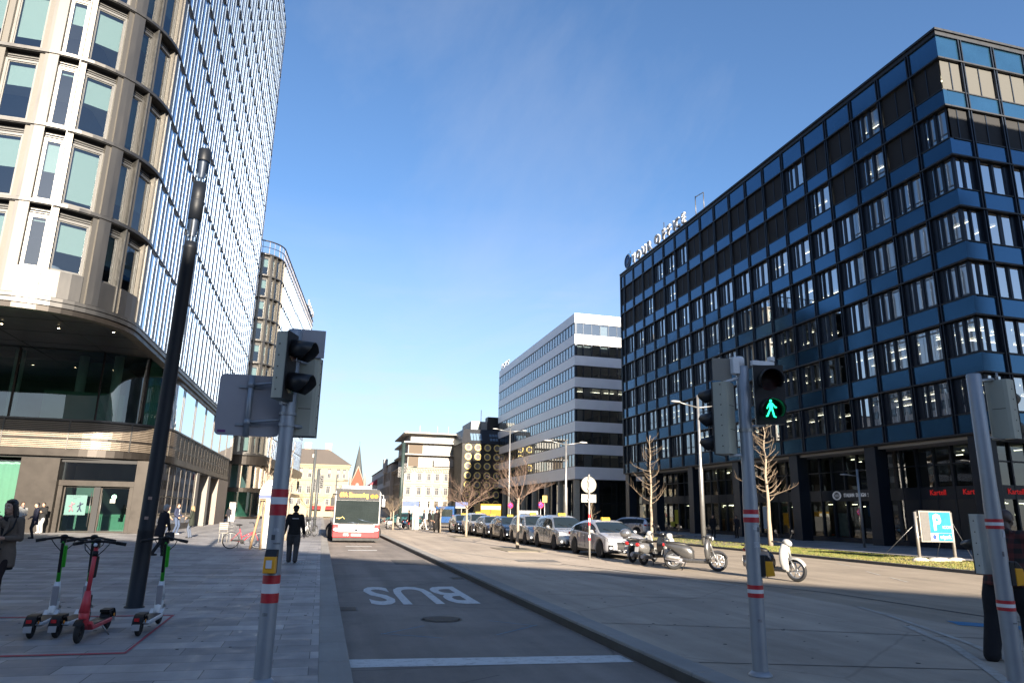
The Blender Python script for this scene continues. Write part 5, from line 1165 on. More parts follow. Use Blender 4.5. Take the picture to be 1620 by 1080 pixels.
# ================================================================ trees
M_bark = mat('pale_trunk', (.25, .205, .155), .85, var=.18, scale=8, bump=.3, bscale=30)
M_twig = mat('twig_brown', (.20, .15, .105), .85, var=.2, scale=5)
M_twigr = mat('twig_red', (.18, .12, .09), .85, var=.2, scale=5)
def tree(loc, h, h0, rad, style, seed, label, r0=.08, twig=M_twig, dens=1., lean=0, group='bare young street trees'):
    rn = random.Random(seed); T = thing('bare_tree', label, 'tree', loc, 0, group)
    tk, cr = MB(), MB(); U = rn.uniform
    if style == 'vase':
        pts = [V((0, 0, 0))]; 
        for i in range(1, 7): pts.append(V((U(-.02, .02)+lean*i/6, U(-.02, .02), h0*i/6)))
        tk.tube(pts, [r0*1.25, r0, r0*.95, r0*.9, r0*.88, r0*.85, r0*.8], 10); top = pts[-1]
        def grow(p, d, L_, r, lev):
            n = 4; P_ = [p]; 
            for i in range(n): d = (d+V((U(-.2, .2), U(-.2, .2), U(-.06, .16)))).normalized(); P_.append(P_[-1]+d*L_/n)
            cr.tube(P_, [r*(1-.6*i/n) for i in range(n+1)], 5 if lev < 2 else 3, caps=False)
            if lev < 3:
                for k in range(int((5, 5, 4)[lev]*dens)):
                    t = U(.3, 1); i = min(n-1, int(t*n)); q = P_[i].lerp(P_[i+1], t*n-i); a = U(0, TAU)
                    e = (d+V((cos(a), sin(a), U(-.25, .4)))*U(.5, .95)).normalized()
                    grow(q, e, L_*U(.42, .68), r*.46, lev+1)
        nb = 9
        for k in range(nb):
            a = TAU*k/nb+U(-.3, .3); el = U(.25, .9); z = top-V((0, 0, U(0, .45)*(1 if k % 2 else .3)))
            grow(z, V((cos(a)*cos(el), sin(a)*cos(el), sin(el))), min(rad/cos(el), (h-h0)*1.05)*U(.75, 1.0), r0*.25, 0)
    else:
        n = 14; pts = [V((0, 0, 0))]
        for i in range(1, n+1): pts.append(V((U(-.03, .03)*i/5+lean*(i/n), U(-.03, .03)*i/5, h*i/n)))
        tk.tube(pts, [r0*(1.2-1.05*i/n) for i in range(n+1)], 9)
        nb = int(38*dens)
        for k in range(nb):
            t = k/nb; z = h0+(h-h0)*t**.9*.97; i = min(n-1, int(z/h*n)); p = pts[i].lerp(pts[i+1], z/h*n-i); a = k*2.4+U(-.9, .9)
            L_ = rad*(1-.62*t)*U(.35, 1.2)*(1 if style == 'pyr' else .6); d = V((cos(a), sin(a), U(-.1, .35) if style == 'pyr' else U(.6, 1.2))).normalized(); P_ = [p]; m_ = 6
            for q in range(m_): d = (d+V((U(-.17, .17), U(-.17, .17), .10+U(-.06, .1)))).normalized(); P_.append(P_[-1]+d*L_/m_)
            rr = r0*.26*(1-.5*t); cr.tube(P_, [rr*(1-.75*q/m_) for q in range(m_+1)], 5, caps=False)
            for q in range(1, m_+1):
                for _ in range(2):
                    e = (P_[q]-P_[q-1]).normalized(); aa = U(0, TAU); e = (e+V((cos(aa), sin(aa), U(0, .7)))*.6).normalized(); l2 = L_*U(.10, .28); mid = P_[q]+e*l2*.5+V((U(-.03, .03), U(-.03, .03), .02))
                    cr.tube([P_[q], mid, P_[q]+e*l2+V((0, 0, l2*.25))], [rr*.4, rr*.3, rr*.16], 3, caps=False)
    tk.build('trunk', M_bark, T); cr.build('crown', twig, T); return T
tree((9.07, 32.9, 0), 3.9, 2.35, 1.25, 'vase', 1, 'bare young tree with reddish flat spreading crown beside the silver taxis', .075, M_twigr, 1.15)
tree((9.75, 48.8, 0), 4.9, 2.1, 1.5, 'vase', 2, 'bare young tree with upright spreading crown in front of the yellow ring windows', .085, M_twigr, 1.0)
tree((23.65, 48.6, .1), 7.5, 2.4, 1.75, 'pyr', 3, 'tall narrow bare tree on the verge beside the silver estate car', .10)
tree((25.1, 36.3, .1), 6.95, 2.5, 1.8, 'pyr', 4, 'tall narrow bare tree on the verge behind the middle traffic light', .12)
tree((18.3, 47, 0), 3.1, 1.0, .75, 'pyr', 5, 'small thin sapling behind the round sign by the white taxi', .04, dens=.5)
tree((9.25, 56.8, 0), 3.9, 1.9, 1.1, 'vase', 6, 'small bare tree next to the person in the long black coat', .06, dens=.8)
tree((6.2, 64, 0), 4.3, 1.6, .9, 'vase', 7, 'small bare tree just right of the bus by the parked mopeds', .07, dens=.8)
tree((6.6, 71, 0), 3.9, 1.5, .8, 'vase', 8, 'thin bare tree behind the mopeds right of the bus', .06, dens=.7)
tree((-2.3, 31.5, 0), 6.4, 2.4, 1.0, 'up', 9, 'bare young tree tied to wooden stakes on the left pavement', .06, dens=.8)
tree((-1.75, 40, 0), 5.2, 1.9, .9, 'up', 10, 'bare tree on the left pavement behind the striped pole', .06, dens=.8)
tree((-1.2, 66, 0), 5.0, 1.8, 1.3, 'vase', 11, 'far bare tree with yellowish twigs before the cream stucco house', .07, mat('twig_yellow', (.2, .155, .08), .85, var=.2), .9)
for (x, y, s) in ((8.9, 31.6, 2.2), (9.6, 48, 2.2)):
    b = MB(); b.box(x-.9, x+.9, y-1.0, y+2.4, -.1, .02, 0); struct(b.build('tree_pit', M_dirt))
# stakes round the left tree, the white and blue sign board hung on them
T = thing('tree_stakes', 'three raw wooden stakes with cross bars round the left young tree', 'tree stakes', (-2.3, 31.5, 0)); M_wood = mat('raw_timber', (.27, .18, .10), .75, var=.15, scale=6, stretch=(4, 4, .4))
for x, y, tx in ((-.42, -.1, -.08), (.02, -.42, .05), (.5, .05, .14)): s = MB(); s.tube([(x, y, 0), (tx, y*.3, 2.12)], .05, 9); s.build('stake', M_wood, T)
s = MB(); s.box(-.22, .32, -.2, -.16, 1.95, 2.03); s.box(-.2, .3, .05, .09, 1.9, 1.98); s.build('cross_bar', M_wood, T)
T = thing('advert_board', 'white rounded sign with navy stripes topping the wooden stakes by the red bicycle', 'sign', (-2.12, 31.2, 0))
b = MB(); pts = [(-.42, 0, 2.02)]
for k in range(15): t = pi-pi*k/14; pts.append((.42*cos(t), 0, 2.2+.55*sin(t)+.18*max(0, sin(t)-.75)))
pts.append((.42, 0, 2.02)); b.prism(pts, (0, .04, 0)); bd = b.build('board', mat('board_white', (.34, .34, .34), .5, var=.05), T)
b = MB(); b.box(-.43, .43, -.012, .0, 2.04, 2.18); b.box(-.25, .27, -.012, 0, 2.52, 2.56); b.build('navy_stripe', mat('navy', (.02, .04, .16), .5, var=.08), bd)
b = MB(); b.box(-.15, .2, -.012, 0, 2.42, 2.45); b.box(-.12, .15, -.012, 0, 2.34, 2.37); b.build('small_print', MATS['navy'], bd)
b = MB(); b.box(-.12, .06, -.25, -.21, .05, 2.0, 0); b.box(.16, .30, -.05, 0, .45, 2.0, 1); b.box(.34, .44, 0, .05, .35, 1.9, 2); b.build('hanging_strip', [MATS['board_white'], MATS['navy'], M_signback], T)
# cafe chair
T = thing('cafe_chair', 'pale metal slatted folding chair standing alone on the sunny left pavement', 'chair', (-4.35, 36.6, 0), .5); m_ = mat('pale_lacquer', (.30, .28, .24), .5, var=.06)
for x, y in ((-.2, -.2), (.2, -.2), (-.2, .2), (.2, .2)): l = MB(); l.tube([(x, y, 0), (x*.9, y*.9, .47)], .013, 6); l.build('leg', m_, T)
s = MB()
for k in range(6): s.box(-.22, .22, -.2+k*.075, -.2+k*.075+.055, .455, .475)
s.build('seat', m_, T); b = MB()
for x in (-.2, .2): b.tube([(x, .2, .45), (x, .27, .95)], .013, 6)
for k in range(4): b.box(-.2, .2, .235+k*.012, .25+k*.012, .6+k*.09, .66+k*.09)
b.build('backrest', m_, T)
# ================================================================ vehicles
M_tyre = mat('tyre_rubber', (.014, .014, .015), .8, var=.2, scale=20)
M_rim = mat('alloy_rim', (.42, .43, .45), .3, metal=.85, var=.08)
M_carglass = mat('car_glass', (.012, .018, .022), .04, var=.0, spec=.5)
M_blk = mat('black_plastic', (.008, .008, .009), .5, var=.1, spec=.3)
M_hl = mat('headlamp_glass', (.55, .57, .60), .08, var=.3, scale=30, spec=.9, coat=.8)
M_tl = mat('tail_lamp_red', (.42, .012, .012), .15, var=.15, scale=20, coat=.6)
M_org = mat('indicator_orange', (.65, .22, .01), .2, var=.05)
M_chr = mat('chrome', (.75, .76, .78), .12, metal=1, var=.03)
M_plate = mat('licence_plate', (.3, .3, .31), .45, var=.04)
M_taxi = mat('taxi_yellow', (.36, .25, .015), .4, var=.04, emit=.06, ecol=(1, .75, .05))
M_ptxt = mat('plate_ink', (.02, .02, .03), .5, var=0)

def lerp(a, b, t): return a+(b-a)*t
def curve(pts, x):
    """smooth monotone-ish interpolation through (x, y) pairs"""
    if x <= pts[0][0]: return pts[0][1]
    for i in range(len(pts)-1):
        x0, y0 = pts[i]; x1, y1 = pts[i+1]
        if x <= x1:
            t = (x-x0)/(x1-x0); m0 = (y1-pts[max(i-1, 0)][1])/max(1e-6, x1-pts[max(i-1, 0)][0]); m1 = (pts[min(i+2, len(pts)-1)][1]-y0)/max(1e-6, pts[min(i+2, len(pts)-1)][0]-x0)
            h = x1-x0; return (2*t**3-3*t*t+1)*y0+(t**3-2*t*t+t)*h*m0+(-2*t**3+3*t*t)*y1+(t**3-t*t)*h*m1
    return pts[-1][1]
def wheel(par, c, r, w, side, mrim=None, spokes=9):
    T = bpy.data.objects.new('wheel', None)
    t = MB(); c = V(c); ax = V((0, side, 0)); o = c-ax*w/2
    t.lathe([(r*.70, 0), (r*.93, 0), (r*.99, w*.12), (r, w*.3), (r, w*.7), (r*.99, w*.88), (r*.93, w), (r*.70, w)], 28, o, ax); tyre = t.build('wheel', M_tyre, par)
    m = MB(); m.lathe([(r*.71, w*.3), (r*.71, w*.94), (r*.66, w*.94), (r*.63, w*.6), (r*.60, w*.5), (.001, w*.45)], 28, o, ax, 1); m.lathe([(r*.72, w*.95), (r*.66, w*.955)], 28, o, ax, 0, caps=False)
    for k in range(spokes):
        a = TAU*k/spokes; d = V((cos(a), 0, sin(a))); e = V((-sin(a), 0, cos(a)))
        m.prism([c+ax*w*.44+d*r*.12-e*r*.07, c+ax*w*.44+d*r*.69-e*r*.05, c+ax*w*.44+d*r*.69+e*r*.05, c+ax*w*.44+d*r*.12+e*r*.07], -ax*.03, 0)
    m.lathe([(r*.17, w*.9), (r*.15, w*.97), (.001, w*.97)], 14, o, ax, 0)
    m.build('rim', [mrim or M_rim, M_blk], tyre)
    return tyre

def car(kind, paint, label, loc, rz, group, taxi=True, rear_label=None):
    """nose along +x, origin on the ground under the middle"""
    K = dict(
     mpv=dict(L=4.55, W=1.78, wb=2.75, xf=.92, r=.325,
        top=[(-2.28, .95), (-2.24, 1.14), (-2.05, 1.32), (-1.8, 1.47), (-1.2, 1.565), (-.4, 1.60), (.25, 1.545), (.62, 1.40), (1.15, 1.06), (1.35, .98), (1.75, .90), (2.1, .76), (2.24, .60), (2.28, .5)],
        belt=[(-2.28, .93), (-1.5, 1.02), (0, .97), (.9, .93), (1.35, .90), (1.8, .82), (2.15, .68), (2.28, .5)], gl=(-1.95, .95), ws=(.42, 1.26), bw=(-2.2, -1.72)),
     sedan=dict(L=4.47, W=1.80, wb=2.70, xf=.90, r=.325,
        top=[(-2.24, .90), (-2.2, 1.06), (-2.0, 1.13), (-1.5, 1.27), (-.9, 1.405), (-.3, 1.45), (.25, 1.40), (.6, 1.27), (1.15, .99), (1.35, .93), (1.75, .84), (2.08, .71), (2.2, .58), (2.24, .48)],
        belt=[(-2.24, .88), (-1.5, .97), (0, .91), (.9, .88), (1.35, .85), (1.8, .77), (2.12, .64), (2.24, .48)], gl=(-1.55, .88), ws=(.38, 1.24), bw=(-2.05, -1.15)),
     estate=dict(L=4.6, W=1.80, wb=2.7, xf=.92, r=.325,
        top=[(-2.3, .92), (-2.26, 1.05), (-2.12, 1.30), (-1.95, 1.43), (-1.2, 1.50), (-.4, 1.52), (.25, 1.46), (.6, 1.32), (1.12, 1.0), (1.3, .95), (1.75, .87), (2.1, .74), (2.25, .6), (2.3, .5)],
        belt=[(-2.3, .92), (-1.5, 1.0), (0, .94), (.9, .90), (1.3, .88), (1.8, .8), (2.15, .68), (2.3, .5)], gl=(-1.95, .9), ws=(.40, 1.22), bw=(-2.27, -1.98)))[kind]
    T = thing('parked_car' if not taxi else 'taxi', label, 'car', loc, rz, group)
    L_, W, wb, r = K['L'], K['W'], K['wb'], K['r']; xF = L_/2-K['xf']; xR = xF-wb; hw = W/2
    def plan(x):  # half width along the length, rounded ends
        e = L_/2-abs(x); return hw*(1-.035*(abs(x)/(L_/2))**2)*(1-(max(0, .42-e)/.42)**2.4*.34)
    def zb(x):
        b = .20+.10*max(0, (abs(x)-L_/2+.5)/.5)
        for xc in (xF, xR):
            d = abs(x-xc)
            if d < r+.07: b = max(b, r+sqrt(max(0, (r+.07)**2-d*d)))
        return b
    def ring(x):
        z0, zbelt, zt = zb(x), curve(K['belt'], x), curve(K['top'], x); z0 = min(z0, zbelt-.03); w = plan(x); zt = max(zt, zbelt+.012)
        P_ = []
        P_.append((w*.80, z0+.0)); P_.append((w*.965, z0+.004))
        for t in (.18, .38, .6, .8, .93): P_.append((w*(.975+.03*sin(pi*min(1, t*1.05))-.012*t), lerp(z0, zbelt, t)))
        P_.append((w*.965, zbelt)); gh = zt-zbelt
        tum = min(.24, gh*.42); wr = w*.955-tum
        P_.append((w*.945, zbelt+min(.02, gh*.1)))
        for t in (.3, .6, .85): P_.append((lerp(w*.945, wr+.02, t), zbelt+gh*lerp(0, .86, t)))
        P_.append((wr-.03, zbelt+gh*.945)); P_.append((wr*.72, zbelt+gh*.99)); P_.append((wr*.36, zt)); P_.append((0, zt+.004))
        return P_
    xs = [-L_/2+L_*i/104 for i in range(105)]; R_ = [ring(x) for x in xs]; n = len(R_[0]); rows = []
    for x, p in zip(xs, R_): rows.append([V((x, y, z)) for y, z in p]+[V((x, -y, z)) for y, z in p[-2::-1]])
    NN = 2*n-1
    def cell(i, j):  # 's' side glass, 'w' windscreen, 'b' rear window, 'p' paint
        x = (xs[i]+xs[i+1])/2; jj = j if j < n-1 else NN-2-j
        zm = (rows[i][j].z+rows[i][j+1].z)/2
        gh = curve(K['top'], x)-curve(K['belt'], x)
        if 8 <= jj <= 10 and K['gl'][0] < x < K['gl'][1] and gh > .12:
            if abs(x+.12) < .035 or abs(x-K['gl'][0]-.62) < .03: return 'k'
            if jj == 10 and gh < .3: return 'p'
            if x > K['gl'][1]-.12-.0 and gh < .2: return 'p'
            return 's'
        if jj >= 12 and K['ws'][0] < x < K['ws'][1]: return 'w'
        if jj >= 12 and K['bw'][0] < x < K['bw'][1]: return 'b'
        return 'p'
    cells = {(i, j): cell(i, j) for i in range(104) for j in range(NN-1)}
    body = MB(); body.grid(rows, 0, True, mask=lambda i, j: cells[i, j] == 'p'); body.grid(rows, 1, True, mask=lambda i, j: cells[i, j] == 'k')
    # underside and end caps
    for i in (0, 104): body.poly(rows[i] if i else rows[i][::-1], 0)
    inner = [[V((x, (plan(x)-.12)*s, .2)) for s in (-1, 1)]+[V((x, (plan(x)-.12)*s, .62)) for s in (1, -1)] for x in xs[3:-3]]
    body.grid(inner, 1, False, closed=True, cap0=True, cap1=True)
    for side in (1, -1):
        for xx in (-.12, xF-.62-.0, K['gl'][0]+.62): body.tube([V((xx, side*(plan(xx)+.0), .34)), V((xx, side*(plan(xx)+.006), .6)), V((xx, side*(plan(xx)*.968+.003), curve(K['belt'], xx)))], .004, 4, 1)
        for xx in (-.25, -1.05): body.obox((xx-.2, side*(plan(xx)*.995)-.008, curve(K['belt'], xx)-.13), (.18, 0, 0), (0, .03*1, 0), (0, 0, .03), 0)
        body.obox((xR+r+.1, side*(plan(0)*.975)-.015, .2), (wb-2*r-.2, 0, 0), (0, .03, 0), (0, 0, .09), 1)
    bd = body.build('body', [paint, M_blk], T)
    for nm, c_ in (('side_windows', 's'), ('windscreen', 'w'), ('rear_window', 'b')):
        g = MB(); g.grid(rows, 0, True, mask=lambda i, j: cells[i, j] == c_); g.build(nm, M_carglass, T)
    for x in (xF, xR):
        for s in (1, -1): wheel(T, (x, s*(hw-.115), r), r, .2, s)
    # front: grille, lamps, plate; rear: lamps, plate
    f = MB(); xf_ = L_/2; gz = (.36, .60)
    def nose(y, z, off=.012):
        # x of the front surface at height z near the centre
        lo, hi = .9, xf_
        for _ in range(24):
            m = (lo+hi)/2
            if curve(K['top'], m) > z and plan(m) > abs(y): lo = m
            else: hi = m
        return lo+off
    ys = [-.62+1.24*k/12 for k in range(13)]
    def patch(mb, y0, y1, z0, z1, mi=0, off=.014, nz=3, ny=6, skew=0):
        rws = [[V((nose(lerp(y0, y1, k/ny), lerp(z0, z1, q/nz)+skew*abs(lerp(y0, y1, k/ny))), lerp(y0, y1, k/ny), lerp(z0, z1, q/nz)+skew*abs(lerp(y0, y1, k/ny)))) for k in range(ny+1)] for q in range(nz+1)]
        for rw in rws:
            for p in rw: p.x += off-.012
        mb.grid(rws, mi, True)
    if kind == 'sedan': patch(f, -.50, .50, .34, .62, 0); patch(f, -.8, -.66, .30, .50, 0, ny=3); patch(f, .66, .8, .30, .50, 0, ny=3)
    else: patch(f, -.66, .66, .26, .44, 0); patch(f, -.40, .40, .58, .64, 0)
    patch(f, -.75, .75, .2, .25, 0); f.build('grille', M_blk, T)
    e = MB(); e.lathe([(.065, 0), (.065, .012), (.001, .012)], 16, (nose(0, .66), 0, .665), (1, 0, .5)); e.build('badge', M_chr, T)
    for s in (1, -1):
        h = MB()
        if kind == 'sedan': patch(h, s*.46, s*.80, .60, .70, 0, .02, skew=.06)
        else: patch(h, s*.50, s*.82, .60, .74, 0, .02, skew=.10)
        h.build('headlight', M_hl, T)
        if taxi: q = MB(); patch(q, s*.70, s*.76, .36, .44, 0, .02, 2, 2); q.build('daytime_lamp', mat('day_lamp', (.9, .9, .95), .2, var=0, emit=1.2, ecol=(1, .97, .9)), T)
        t = MB(); zt_ = curve(K['belt'], -L_/2+.08)
        t.obox((-L_/2+.0, s*.60-(.22 if s > 0 else .0), zt_-.12), (.10, 0, 0), (0, .22, 0), (0, 0, .15)); t.obox((-L_/2+.06, s*(plan(-L_/2+.2))-.02, zt_-.11), (.30, 0, 0), (0, .04, 0), (0, 0, .13))
        t.build('tail_light', M_tl, T, bevel=.02)
        m = MB(); xm = .78; m.ball((xm, s*(hw+.07), curve(K['belt'], xm)+.10), .08, .10, .07, 10, 7); m.tube([(xm, s*(hw-.06), curve(K['belt'], xm)+.03), (xm, s*(hw+.03), curve(K['belt'], xm)+.07)], .025, 6); m.build('wing_mirror', paint, T)
    pz = .42 if kind != 'sedan' else .30
    for xx, zz, n_ in ((nose(0, pz)+.012, pz, 1), (-L_/2-.012, .72, -1)):
        p = MB(); p.obox((xx, -.26, zz-.055), (.012*n_, 0, 0), (0, .52, 0), (0, 0, .11)); pl = p.build('licence_plate', M_plate, T)
        d = MB()
        for k in range(7): d.obox((xx+.0125*n_, -.2+k*.058, zz-.03), (.002*n_, 0, 0), (0, .03, 0), (0, 0, .06))
        d.build('plate_marks', M_ptxt, pl)
    if taxi:
        b = MB(); b.prism([(-.02, -.19, 0), (.20, -.19, 0), (.14, -.19, .115), (.04, -.19, .115)], (0, .38, 0)); zr = curve(K['top'], .0)
        ts = b.build('roof_sign', M_taxi, T, loc=(-.1, 0, zr), bevel=.015)
        text('TAXI', 'lettering', .115, M_ptxt, ts, M.Translation((.178, 0, .057)) @ frame_mtx((0, 0, 0), (0, 1, 0), (1, 0, .5)), .002, .003)
        text('TAXI', 'lettering', .115, M_ptxt, ts, M.Translation((.002, 0, .057)) @ frame_mtx((0, 0, 0), (0, -1, 0), (-1, 0, .5)), .002, .003)
    wp = MB()
    for y0 in (.45, -.1): x0 = K['ws'][1]-.06; wp.tube([(x0, y0, curve(K['top'], x0)+.012), (x0-.22, y0-.42, curve(K['top'], x0-.22)+.012)], .008, 5)
    wp.build('wiper', M_blk, T)
    return T
def paint(name, c, metal=.35): return mat(name, c, .28, metal=metal, var=.04, scale=3, coat=.9)
TG = 'taxis waiting in a row beside the island'
HD = -pi/2
p_w, p_s, p_s2, p_g, p_d, p_wg = paint('white_paint', (.27, .27, .285), .0), paint('silver_paint', (.40, .395, .39), .6), paint('champagne_paint', (.40, .375, .35), .55), paint('grey_paint', (.22, .22, .225), .5), paint('navy_paint', (.012, .016, .03), .2), paint('pearl_paint', (.32, .31, .295), .1)
TX = 11.62
for kind, pn_, lab, yf in (('sedan', p_w, 'white low liftback taxi nearest the mopeds, first of the waiting row', 26.9), ('mpv', p_s, 'silver tall estate taxi directly behind the white liftback taxi', 32.6), ('mpv', p_s2, 'darker champagne estate taxi behind the front bare tree', 37.6), ('sedan', p_d, 'dark navy taxi between the champagne estate and the grey sedan', 42.4), ('sedan', p_g, 'mid grey taxi behind the navy one', 47.2), ('mpv', p_wg, 'off white tall taxi near the far end of the row', 52.0)):
    car(kind, pn_, lab, (TX-.08*(yf > 40), yf+1.36, 0), HD+(.03 if yf < 30 else 0), TG)
car('sedan', paint('graphite_paint', (.05, .05, .055), .4), 'dark graphite taxi last in the row beside the person in black', (TX-.25, 58.3, 0), HD, TG)
car('estate', paint('pale_silver', (.46, .47, .50), .5), 'silver estate car seen from behind on the far side of the verge', (25.7, 57.4, .0), pi/2+.62, None, taxi=False)
# parked far cars seen beyond the bus
for x, y, rz, c, lab in ((4.6, 84, .4, (.22, .27, .33), 'blue grey car parked far right of the bus'), (9.6, 86, 2.7, (.03, .10, .11), 'dark green car parked behind the green mast')):
    car('sedan', paint('far%d' % int(y), c, .3), lab, (x, y, 0), rz, None, taxi=False)

# ---------------------------------------------------------------- bus (faces the camera)
BX0, BX1, BY, BZ = .66, 3.26, 41.4, LZ
B = thing('city_bus', 'white and red city bus driving towards the viewer in the bus lane', 'bus', ((BX0+BX1)/2, BY, BZ)); bw = (BX1-BX0)/2; BH = 2.96; BLn = 12
M_bw = mat('bus_white', (.36, .36, .365), .3, var=.03, coat=.6); M_br = mat('bus_red', (.20, .004, .008), .45, var=.04, coat=.15, spec=.3); M_bgl = mat('bus_glass', (.02, .026, .026), .05, var=.25, scale=.7, spec=.9)
b = MB(); rows = []
prof = [(-bw+.05, .28), (-bw, .34), (-bw, 2.72), (-bw+.10, 2.90), (-bw+.3, BH), (bw-.3, BH), (bw-.10, 2.90), (bw, 2.72), (bw, .34), (bw-.05, .28)]
for y, ins_ in ((0, .07), (.05, .02), (.12, 0), (BLn-.1, 0), (BLn, .05)): rows.append([V((x*(1-ins_/bw), y, z if z < 2.7 else z-ins_*.6)) for x, z in prof])
b.grid(rows, 0, False, closed=True, cap0=True, cap1=True)
for s in (-1, 1): b.box(s*bw-.006 if s > 0 else -bw-.006, s*bw+.006 if s > 0 else -bw+.006, .4, BLn-.1, .34, 1.05, 1)
bus = b.build('body', [M_bw, M_br], B, bevel=.02)
F_ = Fac((-bw, 0, 0), (1, 0, 0), (0, -1, 0)); WW = 2*bw
w_ = MB(); rows = []
for k in range(13):
    u = .09+(WW-.18)*k/12; bul = .05*(1-((k-6)/6)**2); rows.append([F_.p(u, 1.04, .04+bul), F_.p(u, 1.7, .05+bul), F_.p(u, 2.30, .025+bul)])
w_.grid(rows, 0, True); w_.build('windscreen', M_bgl, B)
d_ = MB(); F_.box(d_, .10, WW-.10, 2.32, 2.93, -.06, .045, 0); db = d_.build('destination_box', M_blk, B, bevel=.02)
M_amb = mat('amber_display', (.5, .2, .0), .5, var=0, emit=1.3, ecol=(1, .28, .01))
text('69A Simmering', 'display_text', .36, M_amb, db, frame_mtx(F_.p(WW*.41, 2.60, .052), (1, 0, 0), (0, -1, 0)), .003, .008, sx=.72)
for k in range(2): o_ = MB(); o_.torus(F_.p(WW*.80+k*.22, 2.55, .055), (0, 1, 0), .085, .016, 18, 6); o_.tube([F_.p(WW*.80+k*.22-.04, 2.55, .055), F_.p(WW*.80+k*.22+.04, 2.6, .055)], .016, 6); o_.build('display_symbol', M_amb, db)
lo_ = MB()
F_.box(lo_, .02, WW-.02, .26, .60, -.03, .045, 0)
for s in (0, 1): u0 = .01 if s == 0 else WW-.29; F_.box(lo_, u0, u0+.28, .60, .98, -.03, .035, 0)
lo_.build('red_bumper', M_br, B, bevel=.03)
wh_ = MB(); F_.box(wh_, .30, WW-.30, .56, 1.03, -.02, .06, 0); wh_.build('white_apron', M_bw, B, bevel=.05)
bk = MB(); F_.box(bk, .05, WW-.05, .10, .27, -.1, -.01, 0); F_.box(bk, .35, WW-.35, 1.0, 1.06, -.02, .09, 0); bk.build('lower_skirt', M_blk, B)
for s in (-1, 1):
    h = MB(); c = F_.p(WW/2+s*(WW/2-.22), .70, .05); h.ball(c, .19, .05, .10, 14, 7, 0); h.build('headlight', M_hl, B)
    h2 = MB(); h2.lathe([(.001, .0), (.06, .0)], 14, F_.p(WW/2+s*(WW/2-.17), .72, .105), (0, -1, 0), caps=False); h2.build('lamp_bulb', mat('bulb', (.9, .9, .95), .2, var=0, emit=1.5), B)
    m = MB(); xm = s*(bw+.12); m.tube([(s*(bw-.1), .0, 2.62), (s*(bw+.10), -.12, 2.62), (s*(bw+.12), -.14, 2.4)], .03, 6, 0); m.box(xm-.09, xm+.09, -.24, -.12, 1.98, 2.42, 0); m.build('wing_mirror', M_blk if s < 0 else M_bw, B, bevel=.03)
    for y in (2.7, 8.8): wheel(B, (s*(bw-.17), y, .48), .48, .3, 0+s)
sd_ = MB()
for s in (-1, 1):
    x = s*(bw+.004)
    for k in range(7): y0 = .7+k*1.58; sd_.poly([(x, y0, 1.15), (x, y0+1.5, 1.15), (x, y0+1.5, 2.45), (x, y0, 2.45)][::s], 0)
sd_.build('side_windows', M_bgl, B)
lp = MB(); F_.box(lp, WW*.40, WW*.61, .36, .49, .045, .052); pl = lp.build('licence_plate', M_plate, B)
d = MB()
for k in range(7): F_.box(d, WW*.42+k*.065, WW*.42+k*.065+.04, .39, .46, .0522, .0535, 0)
d.build('plate_marks', M_ptxt, pl)
text('666', 'fleet_number', .2, M_bw, B, frame_mtx(F_.p(WW*.29, .43, .055), (1, 0, 0), (0, -1, 0)), .003, .01)
e = MB(); e.torus(F_.p(WW*.5, .69, .07), (0, 1, 0), .075, .012, 20, 6); 
for k in range(3): a = radians(90+120*k); e.tube([F_.p(WW*.5, .69, .07), F_.p(WW*.5+.07*cos(a), .69+.07*sin(a), .07)], .010, 6)
e.lathe([(.07, 0), (.001, 0)], 20, F_.p(WW*.5, .69, .066), (0, -1, 0), 1, caps=False); e.build('badge', [M_chr, M_blk], B)
e = MB(); e.torus(F_.p(WW*.5, .90, .065), (0, 1, 0), .06, .012, 18, 6); e.build('operator_mark', M_br, B)
wp = MB(); wp.tube([F_.p(WW*.86, 1.08, .10), F_.p(WW*.62, 1.22, .13), F_.p(WW*.52, 1.30, .125)], .012, 6); wp.tube([F_.p(WW*.55, 1.06, .1), F_.p(WW*.3, 1.1, .12)], .012, 6); wp.build('wiper', M_silw, B)
yl = MB(); yl.tube([F_.p(.3, 1.25, .085), F_.p(.5, 1.4, .105), F_.p(.62, 1.28, .11)], .02, 6); F_.box(yl, .16, .40, 1.3, 1.34, .05, .07, 0); yl.build('yellow_handrail', M_yel, B)
rp = MB(); rp.box(-bw+.4, bw-.4, 2.5, 8, BH, BH+.25); rp.build('roof_unit', M_bw, B, bevel=.05)

